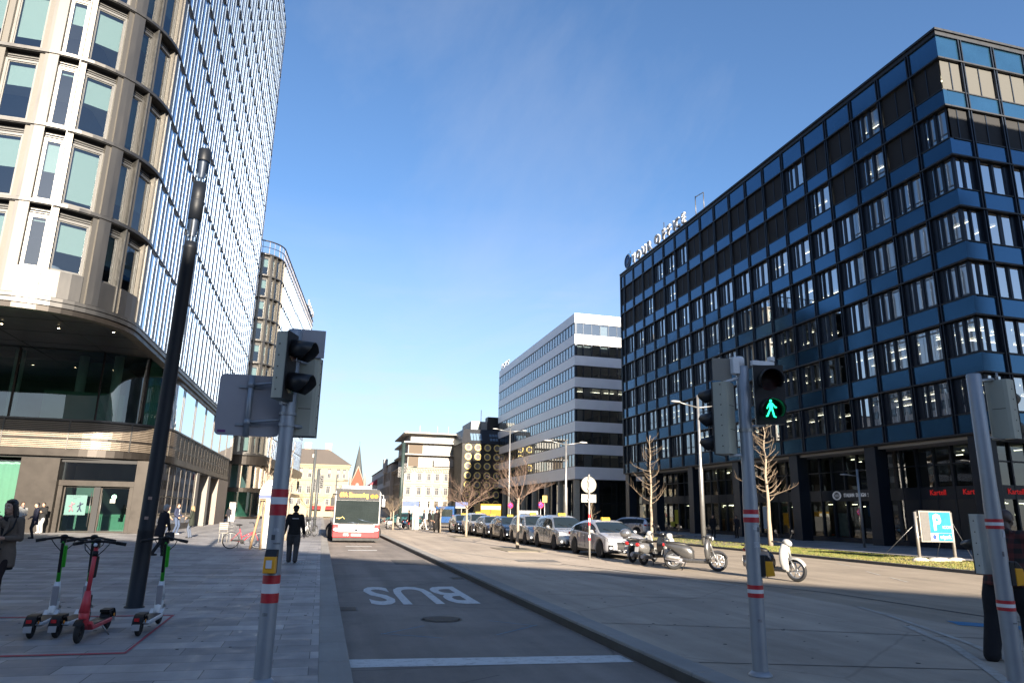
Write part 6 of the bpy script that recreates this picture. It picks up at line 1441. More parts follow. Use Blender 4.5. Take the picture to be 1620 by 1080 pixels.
# ---------------------------------------------------------------- blue van and yellow truck
def boxvan(name, label, cat, loc, rz, L_, W, H_, pm, fm, win=True, cabh=1.0):
    T = thing(name, label, cat, loc, rz); b = MB(); w = W/2
    pts = [(-L_/2, .35), (-L_/2, H_-.08), (-L_/2+.1, H_), (L_/2-1.5, H_), (L_/2-1.2, H_-.1), (L_/2-.55, cabh+.15), (L_/2-.1, cabh-.05), (L_/2, .55), (L_/2-.05, .35)]
    b.prism([(x, -w, z) for x, z in pts], (0, W, 0)); b.build('body', pm, T, bevel=.06)
    g = MB(); g.obox((L_/2-1.17, -w+.12, H_-.16), (.60, 0, -(H_-.1-cabh-.2)), (0, W-.24, 0), (.02, 0, .03)); g.build('windscreen', M_bgl, T)
    for s in (-1, 1):
        q = MB(); q.poly([(L_/2-1.9, s*(w+.004), cabh+.1), (L_/2-.75, s*(w+.004), cabh+.1), (L_/2-1.25, s*(w+.004), H_-.25), (L_/2-1.9, s*(w+.004), H_-.25)][::s]); q.build('side_window', M_bgl, T)
        for x in (-L_/2+.8, L_/2-.85): wheel(T, (x, s*(w-.1), .33), .33, .2, s)
        t = MB(); t.obox((-L_/2-.012, s*(w-.1)-.06, .8), (.02, 0, 0), (0, .12, 0), (0, 0, .5)); t.build('tail_light', M_tl, T); h = MB(); h.ball((L_/2-.06, s*(w-.22), .72), .1, .16, .09, 10, 6); h.build('headlight', M_hl, T)
    r = MB(); r.obox((-L_/2-.008, -w+.18, 1.15), (.012, 0, 0), (0, W-.36, 0), (0, 0, H_-1.45)); r.build('rear_window', M_bgl if win else fm, T)
    f = MB(); f.obox((-L_/2-.02, -w+.05, .35), (.04, 0, 0), (0, W-.1, 0), (0, 0, .2)); f.build('bumper', M_blk, T)
    return T
boxvan('delivery_van', 'bright blue van parked beyond the walking group, right of the utility cabinet', 'van', (13.0, 76, 0), pi/2-.25, 4.9, 1.95, 2.2, paint('van_blue', (.012, .055, .17), .1), M_blk)
T = thing('box_truck', 'yellow box truck standing beyond the taxis before the ring window building', 'truck', (16.8, 73, 0), pi/2-.1)
M_dy = mat('truck_yellow', (.22, .13, .008), .6, var=.06, spec=.2)
b = MB(); b.box(-2.6, 2.2, -1.05, 1.05, .75, 2.5); b.build('box_body', M_dy, T, bevel=.03)
c = MB(); c.prism([(2.25, -1.05, .5), (3.9, -1.05, .5), (3.9, -1.05, 1.3), (3.5, -1.05, 2.3), (2.25, -1.05, 2.3)], (0, 2.1, 0)); c.build('cab', M_dy, T, bevel=.05)
r = MB(); r.box(-2.62, -2.6, -1.0, 1.0, 1.95, 2.3); r.build('grey_stripe', mat('stripe_grey', (.4, .4, .38), .5, var=.05), T); d = MB(); d.box(-2.63, -2.6, -.02, .02, .8, 2.2); d.build('door_seam', M_blk, T)
for s in (-1, 1):
    for x in (-1.6, 2.9): wheel(T, (x, s*.95, .42), .42, .26, s)
    t = MB(); t.box(-2.64, -2.58, s*.95-.08, s*.95+.08, .6, .75); t.build('tail_light', M_tl, T)
boxvan('delivery_van', 'small white van half hidden between the navy and champagne taxis', 'van', (19.6, 68, 0), pi/2-.2, 4.6, 1.9, 1.9, paint('van_white', (.33, .33, .33), 0), M_blk)
# ================================================================ mopeds, e-scooters, bicycles
def spoked(par, c, ax, r, w, m_rim, spokes=7, name='wheel', tyre_t=None):
    ax = V(ax).normalized(); t = MB(); tt = tyre_t or r*.2; t.torus(c, ax, r-tt/2, tt/2, 30, 10); ty = t.build(name, M_tyre, par)
    m = MB(); m.torus(c, ax, r-tt*1.05, tt*.22, 26, 6); a_ = ax.orthogonal().normalized(); b_ = ax.cross(a_); c = V(c)
    for k in range(spokes): q = TAU*k/spokes; d = a_*cos(q)+b_*sin(q); m.tube([c, c+d*(r-tt)], [w*.3, w*.2], 6)
    m.lathe([(r*.18, -w*.4), (r*.18, w*.4)], 12, c, ax); m.build('rim', m_rim, ty); return ty
def shell(par, name, secs, m, n=18, sub=0):
    """loft of rounded sections (x, zc, half width, half height, squareness)"""
    mb = MB(); rows = []
    for x, zc, w, h, s in secs:
        row = []
        for k in range(n):
            t = TAU*k/n; c, q = cos(t), sin(t); e = s
            row.append(V((x, w*math.copysign(abs(c)**e, c), zc+h*math.copysign(abs(q)**e, q))))
        rows.append(row)
    mb.grid(rows, 0, True, closed=True, cap0=True, cap1=True); return mb.build(name, m, par)
def moped(label, loc, rz, pb, ps, kind='classic', topbox=None, lean=.10, seat=None, group=None, r=.235, mir=True, screen=None):
    """nose along +x"""
    T = thing('moped', label, 'moped', loc, rz, group); big = kind == 'wheel16'; r = .30 if big else r; wb = 1.30 if not big else 1.36; xf, xr = wb*.52, -wb*.48
    steer = radians(18)
    spoked(T, (xr, 0, r), (0, 1, 0), r, .09, M_rim, 6, tyre_t=.11); spoked(T, (xf, 0, r), (sin(steer)*-.25, 1, 0), r, .08, M_rim, 7, tyre_t=.09)
    seat_m = seat or mat('seat_vinyl', (.016, .015, .015), .55, var=.15, scale=12)
    if kind == 'classic': secs = [(xr-.32, .62, .03, .04, 1), (xr-.28, .60, .13, .12, .8), (xr-.12, .57, .20, .19, .75), (xr+.10, .55, .215, .20, .75), (xr+.30, .55, .19, .17, .8), (xr+.45, .58, .11, .12, .9), (xr+.52, .60, .05, .06, 1)]
    else: secs = [(xr-.32, .80, .03, .03, 1), (xr-.24, .78, .10, .07, .8), (xr+.0, .70, .16, .13, .75), (xr+.25, .60, .17, .20, .7), (xr+.45, .54, .16, .22, .7), (xr+.58, .50, .13, .20, .8), (xr+.66, .46, .08, .12, .9)]
    shell(T, 'rear_cowl', secs, pb)
    dk = pb if big else M_blk
    shell(T, 'floorboard', [(xr+.22, .34, .13, .10, .6), (xr+.45, .30, .15, .07, .5), (xf-.42, .29, .16, .06, .5), (xf-.28, .32, .15, .10, .6), (xf-.20, .38, .10, .10, .8)], dk)
    lg = MB(); rows = []; th = 1.0 if big else .62
    for z, xo, hx, hy in ((.24, -.25, .05, .10), (.32, -.26, .085, .165), (.46, -.285, .10, .195), (.62, -.295, .105, .205), (.78, -.29, .10, .19), (.90, -.28, .085, .14), (1.0, -.27, .06, .085)):
        row = []
        for k in range(16): t = TAU*k/16; c_, q_ = cos(t), sin(t); row.append(V((xf+xo+hx*th*math.copysign(abs(c_)**.8, c_)-(.05*abs(q_)**2), hy*math.copysign(abs(q_)**.8, q_), z)))
        rows.append(row)
    lg.grid(rows, 0, True, closed=True, cap0=True, cap1=True); lg.build('leg_shield', ps, T)
    fm = MB(); rows = []
    for q in range(11):
        t = radians(-12+q*17); R_ = r+.035; c = V((xf+R_*cos(pi/2+t-.35)*-1, 0, r+R_*sin(pi/2+t-.35))) if False else V((xf-R_*cos(radians(25+q*13)), 0, r+R_*sin(radians(25+q*13))))
        rows.append([c+V((0, w, -.05*(abs(w)/.07)**2)) for w in (-.075, -.055, -.025, 0, .025, .055, .075)])
    fm.grid(rows, 0, True); fm.build('front_fender', ps, T)
    fk = MB(); fk.tube([(xf, .065, r), (xf-.15, .05, .62)], .02, 8); fk.tube([(xf, -.065, r), (xf-.15, -.05, .62)], .02, 8); fk.tube([(xf-.14, 0, .6), (xf-.27, 0, 1.0)], .032, 8); fk.build('fork', M_galv, T)
    st = shell(T, 'seat', [(xr-.28, .80, .06, .03, .8), (xr-.15, .815, .14, .05, .7), (xr+.12, .80, .15, .06, .7), (xr+.36, .775, .12, .05, .7), (xr+.48, .75, .06, .03, .9)], seat_m)
    hb = MB(); hb.tube([(xf-.40, .34, 1.03), (xf-.31, .22, 1.02), (xf-.26, 0, 1.0), (xf-.31, -.22, 1.02), (xf-.40, -.34, 1.03)], .015, 8)
    for s in (-1, 1): hb.tube([(xf-.37, s*.27, 1.03), (xf-.43, s*.40, 1.03)], .02, 8); hb.tube([(xf-.33, s*.25, 1.045), (xf-.36, s*.38, 1.05)], .006, 5)
    hb.build('handlebar', M_blk, T)
    hs = shell(T, 'headset', [(xf-.36, 1.0, .05, .05, 1), (xf-.28, 1.02, .11, .085, .8), (xf-.2, 1.01, .10, .085, .8), (xf-.13, .98, .07, .065, .9)], ps)
    h = MB(); h.ball((xf-.13, 0, .985), .035, .062, .062, 12, 8); h.build('headlight', M_hl, T)
    if mir:
        for s in (-1, 1): m = MB(); m.tube([(xf-.33, s*.22, 1.04), (xf-.30, s*.30, 1.2), (xf-.30, s*.34, 1.27)], .007, 5, 0); m.ball((xf-.30, s*.37, 1.30), .018, .06, .055, 10, 6, 0); m.build('mirror', M_blk, T)
    tl = MB(); tl.ball((xr-.32 if kind == 'classic' else xr-.30, 0, .68 if kind == 'classic' else .76), .045, .10, .06, 12, 8); tl.build('tail_light', M_tl, T)
    gr = MB(); gr.tube([(xr-.1, .14, .84), (xr-.34, .12, .88), (xr-.38, 0, .88), (xr-.34, -.12, .88), (xr-.1, -.14, .84)], .011, 6); gr.build('grab_rail', M_chr if kind == 'classic' else M_blk, T)
    pl = MB(); pl.obox((xr-.37, -.08, .44), (.006, 0, 0), (0, .16, 0), (.03, 0, .16)); pl.build('licence_plate', M_plate, T)
    en = MB(); en.cyl((xr-.05, .13, r+.02), (xr+.3, .13, r+.06), .09, .07, 12, 0); en.cyl((xr-.25, -.13, r+.05), (xr+.28, -.13, r+.0), .06, .055, 14, 0); en.box(xr+.05, xr+.4, -.1, .1, .22, .42); en.build('engine', M_signback, T)
    es = MB(); es.lathe([(.001, -.2), (.062, -.2), (.07, -.1), (.07, .18), (.05, .24), (.001, .24)], 14, (xr-.02, -.165, r+.08), (1, 0, -.12)); es.build('exhaust', M_galv, T)
    kk = MB(); kk.tube([(xr+.38, .1, .25), (xr+.26, .2, .0)], .012, 6); kk.tube([(xr+.38, -.1, .25), (xr+.26, -.2, .0)], .012, 6); kk.build('stand', M_blk, T)
    if topbox: b = MB(); b.ball((xr-.38, 0, 1.02), .20, .22, .17, 18, 12); b.box(xr-.45, xr-.1, -.08, .08, .82, .87); b.build('top_box', topbox, T)
    if screen: s = MB(); s.obox((xf-.2, -.16, 1.02), (-.1, 0, .22), (0, .32, 0), (.006, 0, .003)); s.build('windshield', screen, T)
    return T
MG = 'mopeds parked in front of the first taxi'
p_vw, p_vs, p_vb, p_vg = paint('moped_white', (.34, .335, .32), 0), paint('moped_silver', (.20, .195, .19), .6), paint('moped_black', (.016, .017, .02), .1), paint('moped_grey', (.065, .063, .062), .4)
moped('black moped with a round silver top box, farthest left of the parked mopeds', (11.55, 24.5, 0), radians(28), p_vb, p_vw, 'classic', topbox=mat('topbox_silver', (.30, .30, .31), .25, metal=.8, var=.06, coat=.6), group=MG)
moped('silver grey classic moped between the silver top box and the white moped', (11.45, 23.3, 0), radians(24), p_vs, p_vb, 'classic', group=MG)
moped('white classic moped with round headlamp turned towards the viewer among the parked mopeds', (11.45, 22.2, 0), radians(-118), p_vw, p_vw, 'classic', group=MG)
moped('dark grey sporty moped pointing right, nearest of the parked mopeds', (11.55, 20.75, 0), radians(-32), p_vg, p_vg, 'wheel16', group=MG)
moped('single white moped with black seat standing behind the middle traffic light', (12.3, 17.7, 0), radians(-72), p_vb, p_vw, 'wheel16', group=MG)
moped('white moped parked far away right of the bus', (6.6, 67.5, 0), radians(20), p_vw, p_vw, 'classic', group='mopeds parked right of the bus')
moped('red and blue moped parked far away beside the green mast', (8.0, 69.5, 0), radians(60), paint('moped_blue', (.03, .08, .16), .1), paint('moped_red', (.42, .02, .03), 0), 'classic', group='mopeds parked right of the bus')

def escooter(label, loc, rz, style):
    """front wheel along +x"""
    green = style == 'green'; T = thing('electric_scooter', label, 'scooter', loc, rz, 'shared electric scooters in the red box')
    m_body = mat('scooter_white', (.60, .61, .62), .4, var=.06, metal=.2) if green else mat('scooter_red', (.52, .045, .06), .45, var=.06)
    m_acc = mat('scooter_green', (.03, .36, .02), .4, var=.05) if green else m_body
    wf, wr, r = .52, -.52, .125
    for x in (wf, wr): spoked(T, (x, 0, r), (0, 1, 0), r, .06, M_blk, 5, tyre_t=.06)
    d = MB(); d.prism([(-.46, -.09, .15), (-.38, -.09, .12), (.30, -.09, .12), (.40, -.09, .20), (.36, -.09, .235), (.26, -.09, .17), (-.40, -.09, .175)], (0, .18, 0)); d.build('deck', m_body, T, bevel=.012)
    g = MB(); g.box(-.36, .26, -.075, .075, .172, .180); g.build('deck_grip', M_blk, T)
    f = MB(); rows = []
    for q in range(9):
        a = radians(10+q*19); c = V((wr-(r+.03)*cos(a), 0, r+(r+.03)*sin(a))); rows.append([c+V((0, w, 0)) for w in (-.06, -.05, 0, .05, .06)])
    f.grid(rows, 0, True); f.box(wr-.02, wr+.16, -.06, .06, r+.115, r+.15); f.build('rear_fender', M_blk, T)
    t = MB(); t.box(wr-.165, wr-.15, -.03, .03, .20, .24); t.build('tail_light', M_tl, T)
    p = MB(); p.obox((wr-.175, -.045, .09), (.004, 0, 0), (0, .09, 0), (.005, 0, .075)); p.build('licence_plate', M_plate, T)
    for s in (-1, 1): o = MB(); o.lathe([(.022, 0), (.022, .01)], 12, (wr-.02, s*.068, .19), (0, s, 0)); o.build('reflector', M_org, T)
    b0, t0 = V((.45, 0, .20)), V((.36, 0, 1.14)); e = (t0-b0).normalized(); zz = lambda k: b0.lerp(t0, k)
    s_ = MB(); s_.tube([(.30, 0, .16), (.42, 0, .26), zz(.18)], [.05, .058, .062], 10); s_.tube([zz(.15), zz(.42)], [.064, .036], 12); s_.tube([zz(.4), zz(1)], .026, 12, 1); s_.build('stem', [m_body, m_acc], T)
    bt = MB(); bt.obox(zz(.08)+V((-.078, -.042, 0)), V((.03, 0, 0)), V((0, .084, 0)), e*.27, 0); bt.build('battery', M_signback if green else M_blk, T, bevel=.012)
    if green:
        c = MB(); c.obox(zz(.62)+V((.02, -.055, 0)), V((.03, 0, 0)), V((0, .06, 0)), e*.30); c.build('side_pod', m_acc, T, bevel=.012); k_ = MB(); k_.obox(zz(.55)+V((-.034, -.018, 0)), V((.012, 0, 0)), V((0, .036, 0)), e*.40); k_.build('black_strip', M_blk, T)
    else:
        c = MB(); c.obox(zz(.58)+V((-.07, -.045, 0)), V((.06, 0, 0)), V((0, .09, 0)), e*.27); c.build('holder_pod', M_blk, T, bevel=.02)
        for q in (.34, .86): c = MB(); c.tube([zz(q), zz(q+.07)], .034, 10); c.build('black_collar', M_blk, T)
    h = MB(); ty = t0+e*.03; h.tube([ty+V((-.12, .30, -.02)), ty+V((-.07, .2, .0)), ty+V((0, .08, .02)), ty+V((0, -.08, .02)), ty+V((-.07, -.2, .0)), ty+V((-.12, -.30, -.02))], .016, 8)
    for s in (-1, 1): h.tube([ty+V((-.08, s*.2, 0)), ty+V((-.12, s*.31, -.02))], .022, 8); h.tube([ty+V((-.02, s*.17, .015)), ty+V((-.06, s*.28, -.005))], .007, 5); h.tube([ty+V((-.02, s*.15, 0)), ty+V((.05, s*.11, -.08)), ty+V((.04, s*.03, -.16))], .006, 5)
    h.build('handlebar', M_blk, T)
    q = MB(); q.ball(ty+V((.0, 0, .035)), .06, .05, .03, 12, 6); q.box(ty.x-.02, ty.x+.05, -.035, .035, ty.z-.05, ty.z+.01); q.build('display', M_blk, T)
    l = MB(); l.ball(ty+V((.05, 0, -.02)), .02, .025, .025, 10, 6); l.build('headlight', M_hl, T)
    st = MB(); st.tube([(-.05, .08, .13), (-.09, .17, .0)], .01, 6); st.build('kickstand', M_galv, T)
    ff = MB(); rows = []
    for q2 in range(8): a = radians(25+q2*17); c = V((wf-(r+.025)*cos(a), 0, r+(r+.025)*sin(a))); rows.append([c+V((0, w, 0)) for w in (-.045, 0, .045)])
    ff.grid(rows, 0, True); ff.build('front_fender', m_body if green else M_blk, T); return T
def esc(label, rear, front, style):
    a = atan2(front[1]-rear[1], front[0]-rear[0]); return escooter(label, ((rear[0]+front[0])/2, (rear[1]+front[1])/2, 0), a, style)
esc('green and white electric scooter, leftmost in the red box beside the woman', (-3.42, 10.6), (-3.50, 11.65), 'green')
esc('green and white electric scooter close behind the red one', (-3.13, 10.6), (-3.10, 11.65), 'green')
esc('red electric scooter with black collars facing the viewer', (-2.72, 11.2), (-2.76, 10.2), 'red')
esc('green and white electric scooter standing alone beside the black lamp column', (-2.18, 10.6), (-2.15, 11.65), 'green')

def bicycle(label, loc, rz, mf, basket=True, group=None):
    T = thing('bicycle', label, 'bicycle', loc, rz, group); r = .33; xf, xr = .53, -.53
    for x in (xf, xr):
        t = MB(); t.torus((x, 0, r), (0, 1, 0), r-.018, .018, 32, 6); w = t.build('wheel', M_tyre, T); m = MB(); m.torus((x, 0, r), (0, 1, 0), r-.042, .009, 32, 5)
        for k in range(18): a = TAU*k/18; m.tube([(x, .02*(-1)**k, r), (x+(r-.04)*cos(a), 0, r+(r-.04)*sin(a))], .0022, 3)
        m.build('spokes', M_galv, w)
    f = MB(); bb, st, hd = V((-.08, 0, .28)), V((-.22, 0, .80)), V((.34, 0, .88)); hb = V((.38, 0, .70))
    for a, b, q in ((bb, st, .018), (bb, hb, .02), (bb+(st-bb)*.35, hb, .017), (hb, hd, .018)): f.tube([a, b], q, 8)
    for s in (-1, 1): f.tube([(xr, s*.05, r), bb], .011, 6); f.tube([(xr, s*.05, r), st+(bb-st)*.2], .010, 6); f.tube([(xf, s*.05, r), hb+V((-.0, 0, -.02))], .012, 6)
    f.build('frame', mf, T)
    s = MB(); s.tube([st, st+V((-.03, 0, .12))], .014, 8); s.ball(st+V((-.05, 0, .15)), .14, .08, .035, 12, 6); s.build('saddle', M_blk, T)
    h = MB(); h.tube([hd, hd+V((-.03, 0, .12))], .014, 8); h.tube([hd+V((-.22, .28, .16)), hd+V((-.06, .22, .17)), hd+V((-.03, 0, .13)), hd+V((-.06, -.22, .17)), hd+V((-.22, -.28, .16))], .012, 8); h.build('handlebar', M_blk, T)
    c = MB(); c.lathe([(.09, -.06), (.09, -.055), (.001, -.055)], 18, bb, (0, 1, 0)); c.tube([bb+V((0, -.07, 0)), bb+V((.12, -.07, -.12))], .009, 6); c.tube([bb+V((0, .07, 0)), bb+V((-.12, .07, .12))], .009, 6); c.box(-.5, -.08, -.07, -.05, .31, .37); c.build('crank', M_blk, T)
    for x in (xf, xr):
        g = MB(); rows = [[V((x-(r+.02)*cos(a), 0, r+(r+.02)*sin(a)))+V((0, w, 0)) for w in (-.025, 0, .025)] for a in [radians(5+k*17) for k in range(9)]]; g.grid(rows, 0, True); g.build('mudguard', mf, T)
    if basket:
        b = MB()
        for z in (.74, .86, .98): b.tube([(-.68, -.15, z), (-.36, -.15, z), (-.36, .15, z), (-.68, .15, z), (-.68, -.15, z)], .006, 4)
        for k in range(6):
            for y in (-.15, .15): b.tube([(-.68+k*.064, y, .74), (-.68+k*.064, y, .98)], .005, 4)
        for k in range(4): b.tube([(-.68, -.15+k*.1, .74), (-.68, -.15+k*.1, .98)], .005, 4); b.tube([(-.68, -.15+k*.1, .74), (-.36, -.15+k*.1, .74)], .005, 4)
        b.build('basket', M_galv, T)
    kk = MB(); kk.tube([(-.2, .06, .3), (-.26, .2, 0)], .01, 5); kk.build('kickstand', M_blk, T); return T
bicycle('red city bicycle with rear wire basket leaning by the wooden tree stakes', (-2.98, 31.6, 0), .12, mat('bike_red', (.45, .03, .05), .35, var=.05, coat=.4))
for k, (x, y, rz, c, lab) in enumerate(((-.9, 44.5, 1.2, (.5, .5, .5), 'pale grey bicycle parked behind the walking man'), (-.6, 46.2, 1.0, (.06, .06, .07), 'dark bicycle parked behind the walking man next to a pale one'), (-.75, 48.2, 1.3, (.3, .32, .35), 'farthest grey bicycle in the group behind the walking man'))):
    bicycle(lab, (x, y, 0), rz, mat('bike%d' % k, c, .35, var=.05), k == 0, 'bicycles parked along the left kerb')
# ================================================================ people: bodies grown as one remeshed surface, clothes over them
def remesh(mb, name, m, par, vox=.018, it=4):
    me = bpy.data.meshes.new(name); me.from_pydata(mb.v, [], mb.f); me.update()
    o = bpy.data.objects.new(name, me); COL.objects.link(o)
    r = o.modifiers.new('r', 'REMESH'); r.mode = 'VOXEL'; r.voxel_size = vox; r.use_smooth_shade = True
    s = o.modifiers.new('s', 'SMOOTH'); s.factor = .5; s.iterations = it
    bpy.context.view_layer.update()
    m2 = bpy.data.meshes.new_from_object(o.evaluated_get(bpy.context.evaluated_depsgraph_get())); bpy.data.objects.remove(o); bpy.data.meshes.remove(me)
    m2.materials.clear(); m2.materials.append(m); m2.name = name
    m2.polygons.foreach_set('use_smooth', [True]*len(m2.polygons))
    o = bpy.data.objects.new(name, m2); COL.objects.link(o); o.parent = par; return o
def limb(mb, pts, rs, n=12):
    mb.tube(pts, rs, n)
    for p, r in zip(pts, rs): mb.ball(p, r, n=n, m=8)
def ik(a, b, l1, l2, hint):
    a, b = V(a), V(b); d = b-a; L_ = min(d.length, (l1+l2)*.999); d.normalize(); x = (l1*l1-l2*l2+L_*L_)/(2*L_); h = sqrt(max(0, l1*l1-x*x))
    q = V(hint); q = q-d*q.dot(d); q.normalize(); return a+d*x+q*h, a+d*L_
def section_loft(mb, secs, n=18):
    rows = [[V(c)+V((rx*cos(TAU*k/n), ry*sin(TAU*k/n)*1.0, 0)) for k in range(n)] for c, rx, ry in secs]
    mb.grid(rows, 0, True, closed=True, cap0=True, cap1=True)
SKIN = {'fair': mat('skin_fair', (.42, .25, .175), .5, var=.06, scale=20), 'dark': mat('skin_dark', (.055, .030, .022), .45, var=.1, scale=20)}
HAIRC = {'black': (.010, .008, .008), 'brown': (.05, .028, .016), 'blonde': (.22, .145, .07), 'grey': (.28, .27, .26)}
def cloth(name, c, rough=.85, bump=.15): return mat(name, c, rough, var=.14, scale=14, bump=bump, bscale=120, spec=.25)
def hand(mb, w, d, side, pal, r=1., curl=.7):
    """palm at wrist w pointing d; palm normal pal; five bent fingers of different lengths and a side thumb"""
    d = V(d).normalized(); pal = V(pal); pal = (pal-d*pal.dot(d)).normalized(); s = d.cross(pal)*side
    limb(mb, [w, w+d*.04*r, w+d*.085*r], [.024*r, .03*r, .03*r], 10)
    mb.obox(w+d*.03*r-s*.036*r-pal*.012*r, d*.06*r, s*.072*r, pal*.024*r)
    for k, ln in enumerate((.070, .079, .073, .056)):
        b = w+d*.088*r+s*(.030-.020*k)*r; a1, a2 = curl*.55, curl*1.3
        p1 = b+(d*cos(a1)+pal*sin(a1))*ln*.45*r; p2 = p1+(d*cos(a2)+pal*sin(a2))*ln*.35*r; p3 = p2+(d*cos(a2*1.35)+pal*sin(a2*1.35))*ln*.25*r
        limb(mb, [b, p1, p2, p3], [.0095*r, .009*r, .0085*r, .007*r], 7)
    b = w+d*.028*r+s*.034*r; p1 = b+(d*.6+s*.7+pal*.35).normalized()*.036*r; p2 = p1+(d*.85+s*.2+pal*.5).normalized()*.032*r; limb(mb, [b, p1, p2], [.013*r, .011*r, .008*r], 7)

def person(label, loc, rz, h=1.74, skin='fair', hair=('short', 'brown'), top=('jacket', (.02, .02, .025)), legs=((.03, .03, .035), 'trousers'), shoes=(.02, .02, .02), pose=None, build=1., vox=.02, face=False, hat=None, group=None, extras=()):
    """faces +x"""
    T = thing('person', label, 'person', loc, rz, group); T.scale = (h/1.75,)*3; pz = pose or {}; B = build; uid = '%d' % (abs(hash(label)) % 10**7) if False else str(len([o for o in bpy.data.objects if o.name.startswith('person')]))
    lean = pz.get('lean', 0); pel = V((0, 0, .95+pz.get('dz', 0)))
    def sp(z, x=0, y=0): # a point on the leaning trunk
        d = z-.95; return pel+V((x*cos(lean)+d*sin(lean), y, d*cos(lean)-x*sin(lean)))
    hips = {1: pel+V((0, .09*B, -.03)), -1: pel+V((0, -.09*B, -.03))}
    feet = {1: V(pz.get('lf', (.02, .10, .08))), -1: V(pz.get('rf', (-.02, -.10, .08)))}
    sh = {s: sp(1.41, 0, s*.185*(.5+.5*B)) for s in (1, -1)}
    wr = {1: V(pz.get('lh', (.05, .27, .86))), -1: V(pz.get('rh', (.05, -.27, .86)))}
    kn, an, el = {}, {}, {}
    for s in (1, -1):
        kn[s], an[s] = ik(hips[s], feet[s], .44, .435, (1, s*.08, 0)); el[s], wr[s] = ik(sh[s], wr[s], .29, .26, pz.get('eh', (-1, s*.5, -.3)))
    # head frame
    hy, hp = pz.get('hy', 0), pz.get('hp', 0); nk = sp(1.48); hc = nk+V((.03+.05*sin(lean), 0, .145)); Rh = M.Rotation(hy, 3, 'Z') @ M.Rotation(hp, 3, 'Y')
    hd = lambda x, y, z: hc+Rh @ V((x, y, z))
    mb = MB()
    mb.ball(hd(-.005, 0, .025), .098, .076, .100, 16, 12, rot=Rh); mb.ball(hd(.018, 0, -.045), .072, .060, .075, 14, 10, rot=Rh); mb.ball(hd(.055, 0, -.085), .028, .032, .026, 10, 8, rot=Rh)
    limb(mb, [hd(.085, 0, .012), hd(.104, 0, -.024)], [.011, .016], 8)
    for s in (1, -1): mb.ball(hd(-.005, s*.077, -.012), .02, .010, .032, 8, 6, rot=Rh); mb.ball(hd(.055, s*.038, -.02), .026, .024, .026, 8, 6, rot=Rh)
    mb.ball(hd(.080, 0, -.062), .018, .026, .014, 8, 6, rot=Rh); mb.ball(hd(.074, 0, .045), .020, .05, .018, 8, 6, rot=Rh)
    limb(mb, [sp(1.40), nk, hd(-.015, 0, -.05)], [.075*B, .058*B, .056], 12)
    section_loft(mb, [(sp(z), rx*B, ry*B) for z, rx, ry in ((.90, .11, .15), (1.0, .105, .145), (1.1, .095, .13), (1.25, .105, .15), (1.38, .095, .16), (1.45, .06, .09))])
    for s in (1, -1):
        limb(mb, [hips[s], kn[s], an[s]], [.078*B, .052*B, .036*B]); limb(mb, [sh[s], el[s], wr[s]], [.052*B, .040*B, .027*B]); limb(mb, [an[s], an[s]+V((.1, 0, -.045))], [.036, .03])
        d = (wr[s]-el[s]).normalized(); hv = pz.get('pal%d' % s, (0, -s, 0)); hand(mb, wr[s], d, s, hv, 1.0, pz.get('curl', .7))
    remesh(mb, 'body', SKIN[skin], T, vox*.62 if face else vox, 2 if face else 3)
    # hair
    if hair:
        st, hcname = hair; hb = MB(); hm = mat('hair_'+hcname, HAIRC[hcname], .55, var=.3, scale=40, stretch=(1, 1, .2), bump=.3, bscale=90)
        hb.ball(hd(-.022, 0, .048), .100, .086, .092, 16, 10, rot=Rh)
        if st == 'long':
            hb.ball(hd(-.05, 0, -.03), .075, .084, .12, 14, 10, rot=Rh)
            for s in (1, -1): limb(hb, [hd(.005, s*.078, .05), hd(-.005, s*.088, -.06), hd(-.02, s*.085, -.17), hd(-.03, s*.07, -.25)], [.03, .028, .034, .02], 8)
            limb(hb, [hd(-.07, 0, 0), hd(-.085, 0, -.12), hd(-.085, 0, -.24)], [.06, .07, .035], 10); hb.ball(hd(.03, .02, .10), .06, .07, .03, 10, 8, rot=Rh)
        elif st == 'bob': hb.ball(hd(-.045, 0, -.02), .078, .09, .10, 14, 10, rot=Rh)
        elif st == 'short': hb.ball(hd(-.05, 0, .005), .065, .08, .09, 12, 8, rot=Rh); hb.ball(hd(.04, 0, .098), .055, .06, .026, 10, 8, rot=Rh)
        elif st == 'shaved': hb = None
        if hb: remesh(hb, 'hair', hm, T, min(vox*.7, .013), 2)
    if hat: hb = MB(); hb.ball(hd(-.01, 0, .055), .112, .098, .085, 16, 10, rot=Rh); hb.ball(hd(-.01, 0, .03), .112, .098, .035, 16, 8, rot=Rh); remesh(hb, 'hat', cloth('hat'+uid, hat), T, .012, 2)
    if face:
        for s in (1, -1):
            e = MB(); e.ball(hd(.079, s*.031, .008), .011, .0125, .009, 10, 8, 0); e.ball(hd(.086, s*.031, .007), .006, .006, .006, 8, 6, 1); e.build('eye', [mat('eye_white', (.6, .58, .55), .3, var=0), M_ptxt], T)
            b = MB(); b.tube([hd(.090, s*.014, .033), hd(.088, s*.032, .038), hd(.076, s*.048, .033)], .0042, 6); b.build('eyebrow', mat('brow', (.02, .014, .012), .8, var=0), T)
        l = MB(); l.tube([hd(.082, -.023, -.063), hd(.095, 0, -.060), hd(.082, .023, -.063)], [.004, .0075, .004], 8); l.build('lips', mat('lips_'+skin, (.36, .12, .10) if skin == 'fair' else (.07, .03, .03), .4, var=.05), T)
    # lower clothing
    lc, lk = legs; c = MB(); cm = cloth('legwear'+uid, lc)
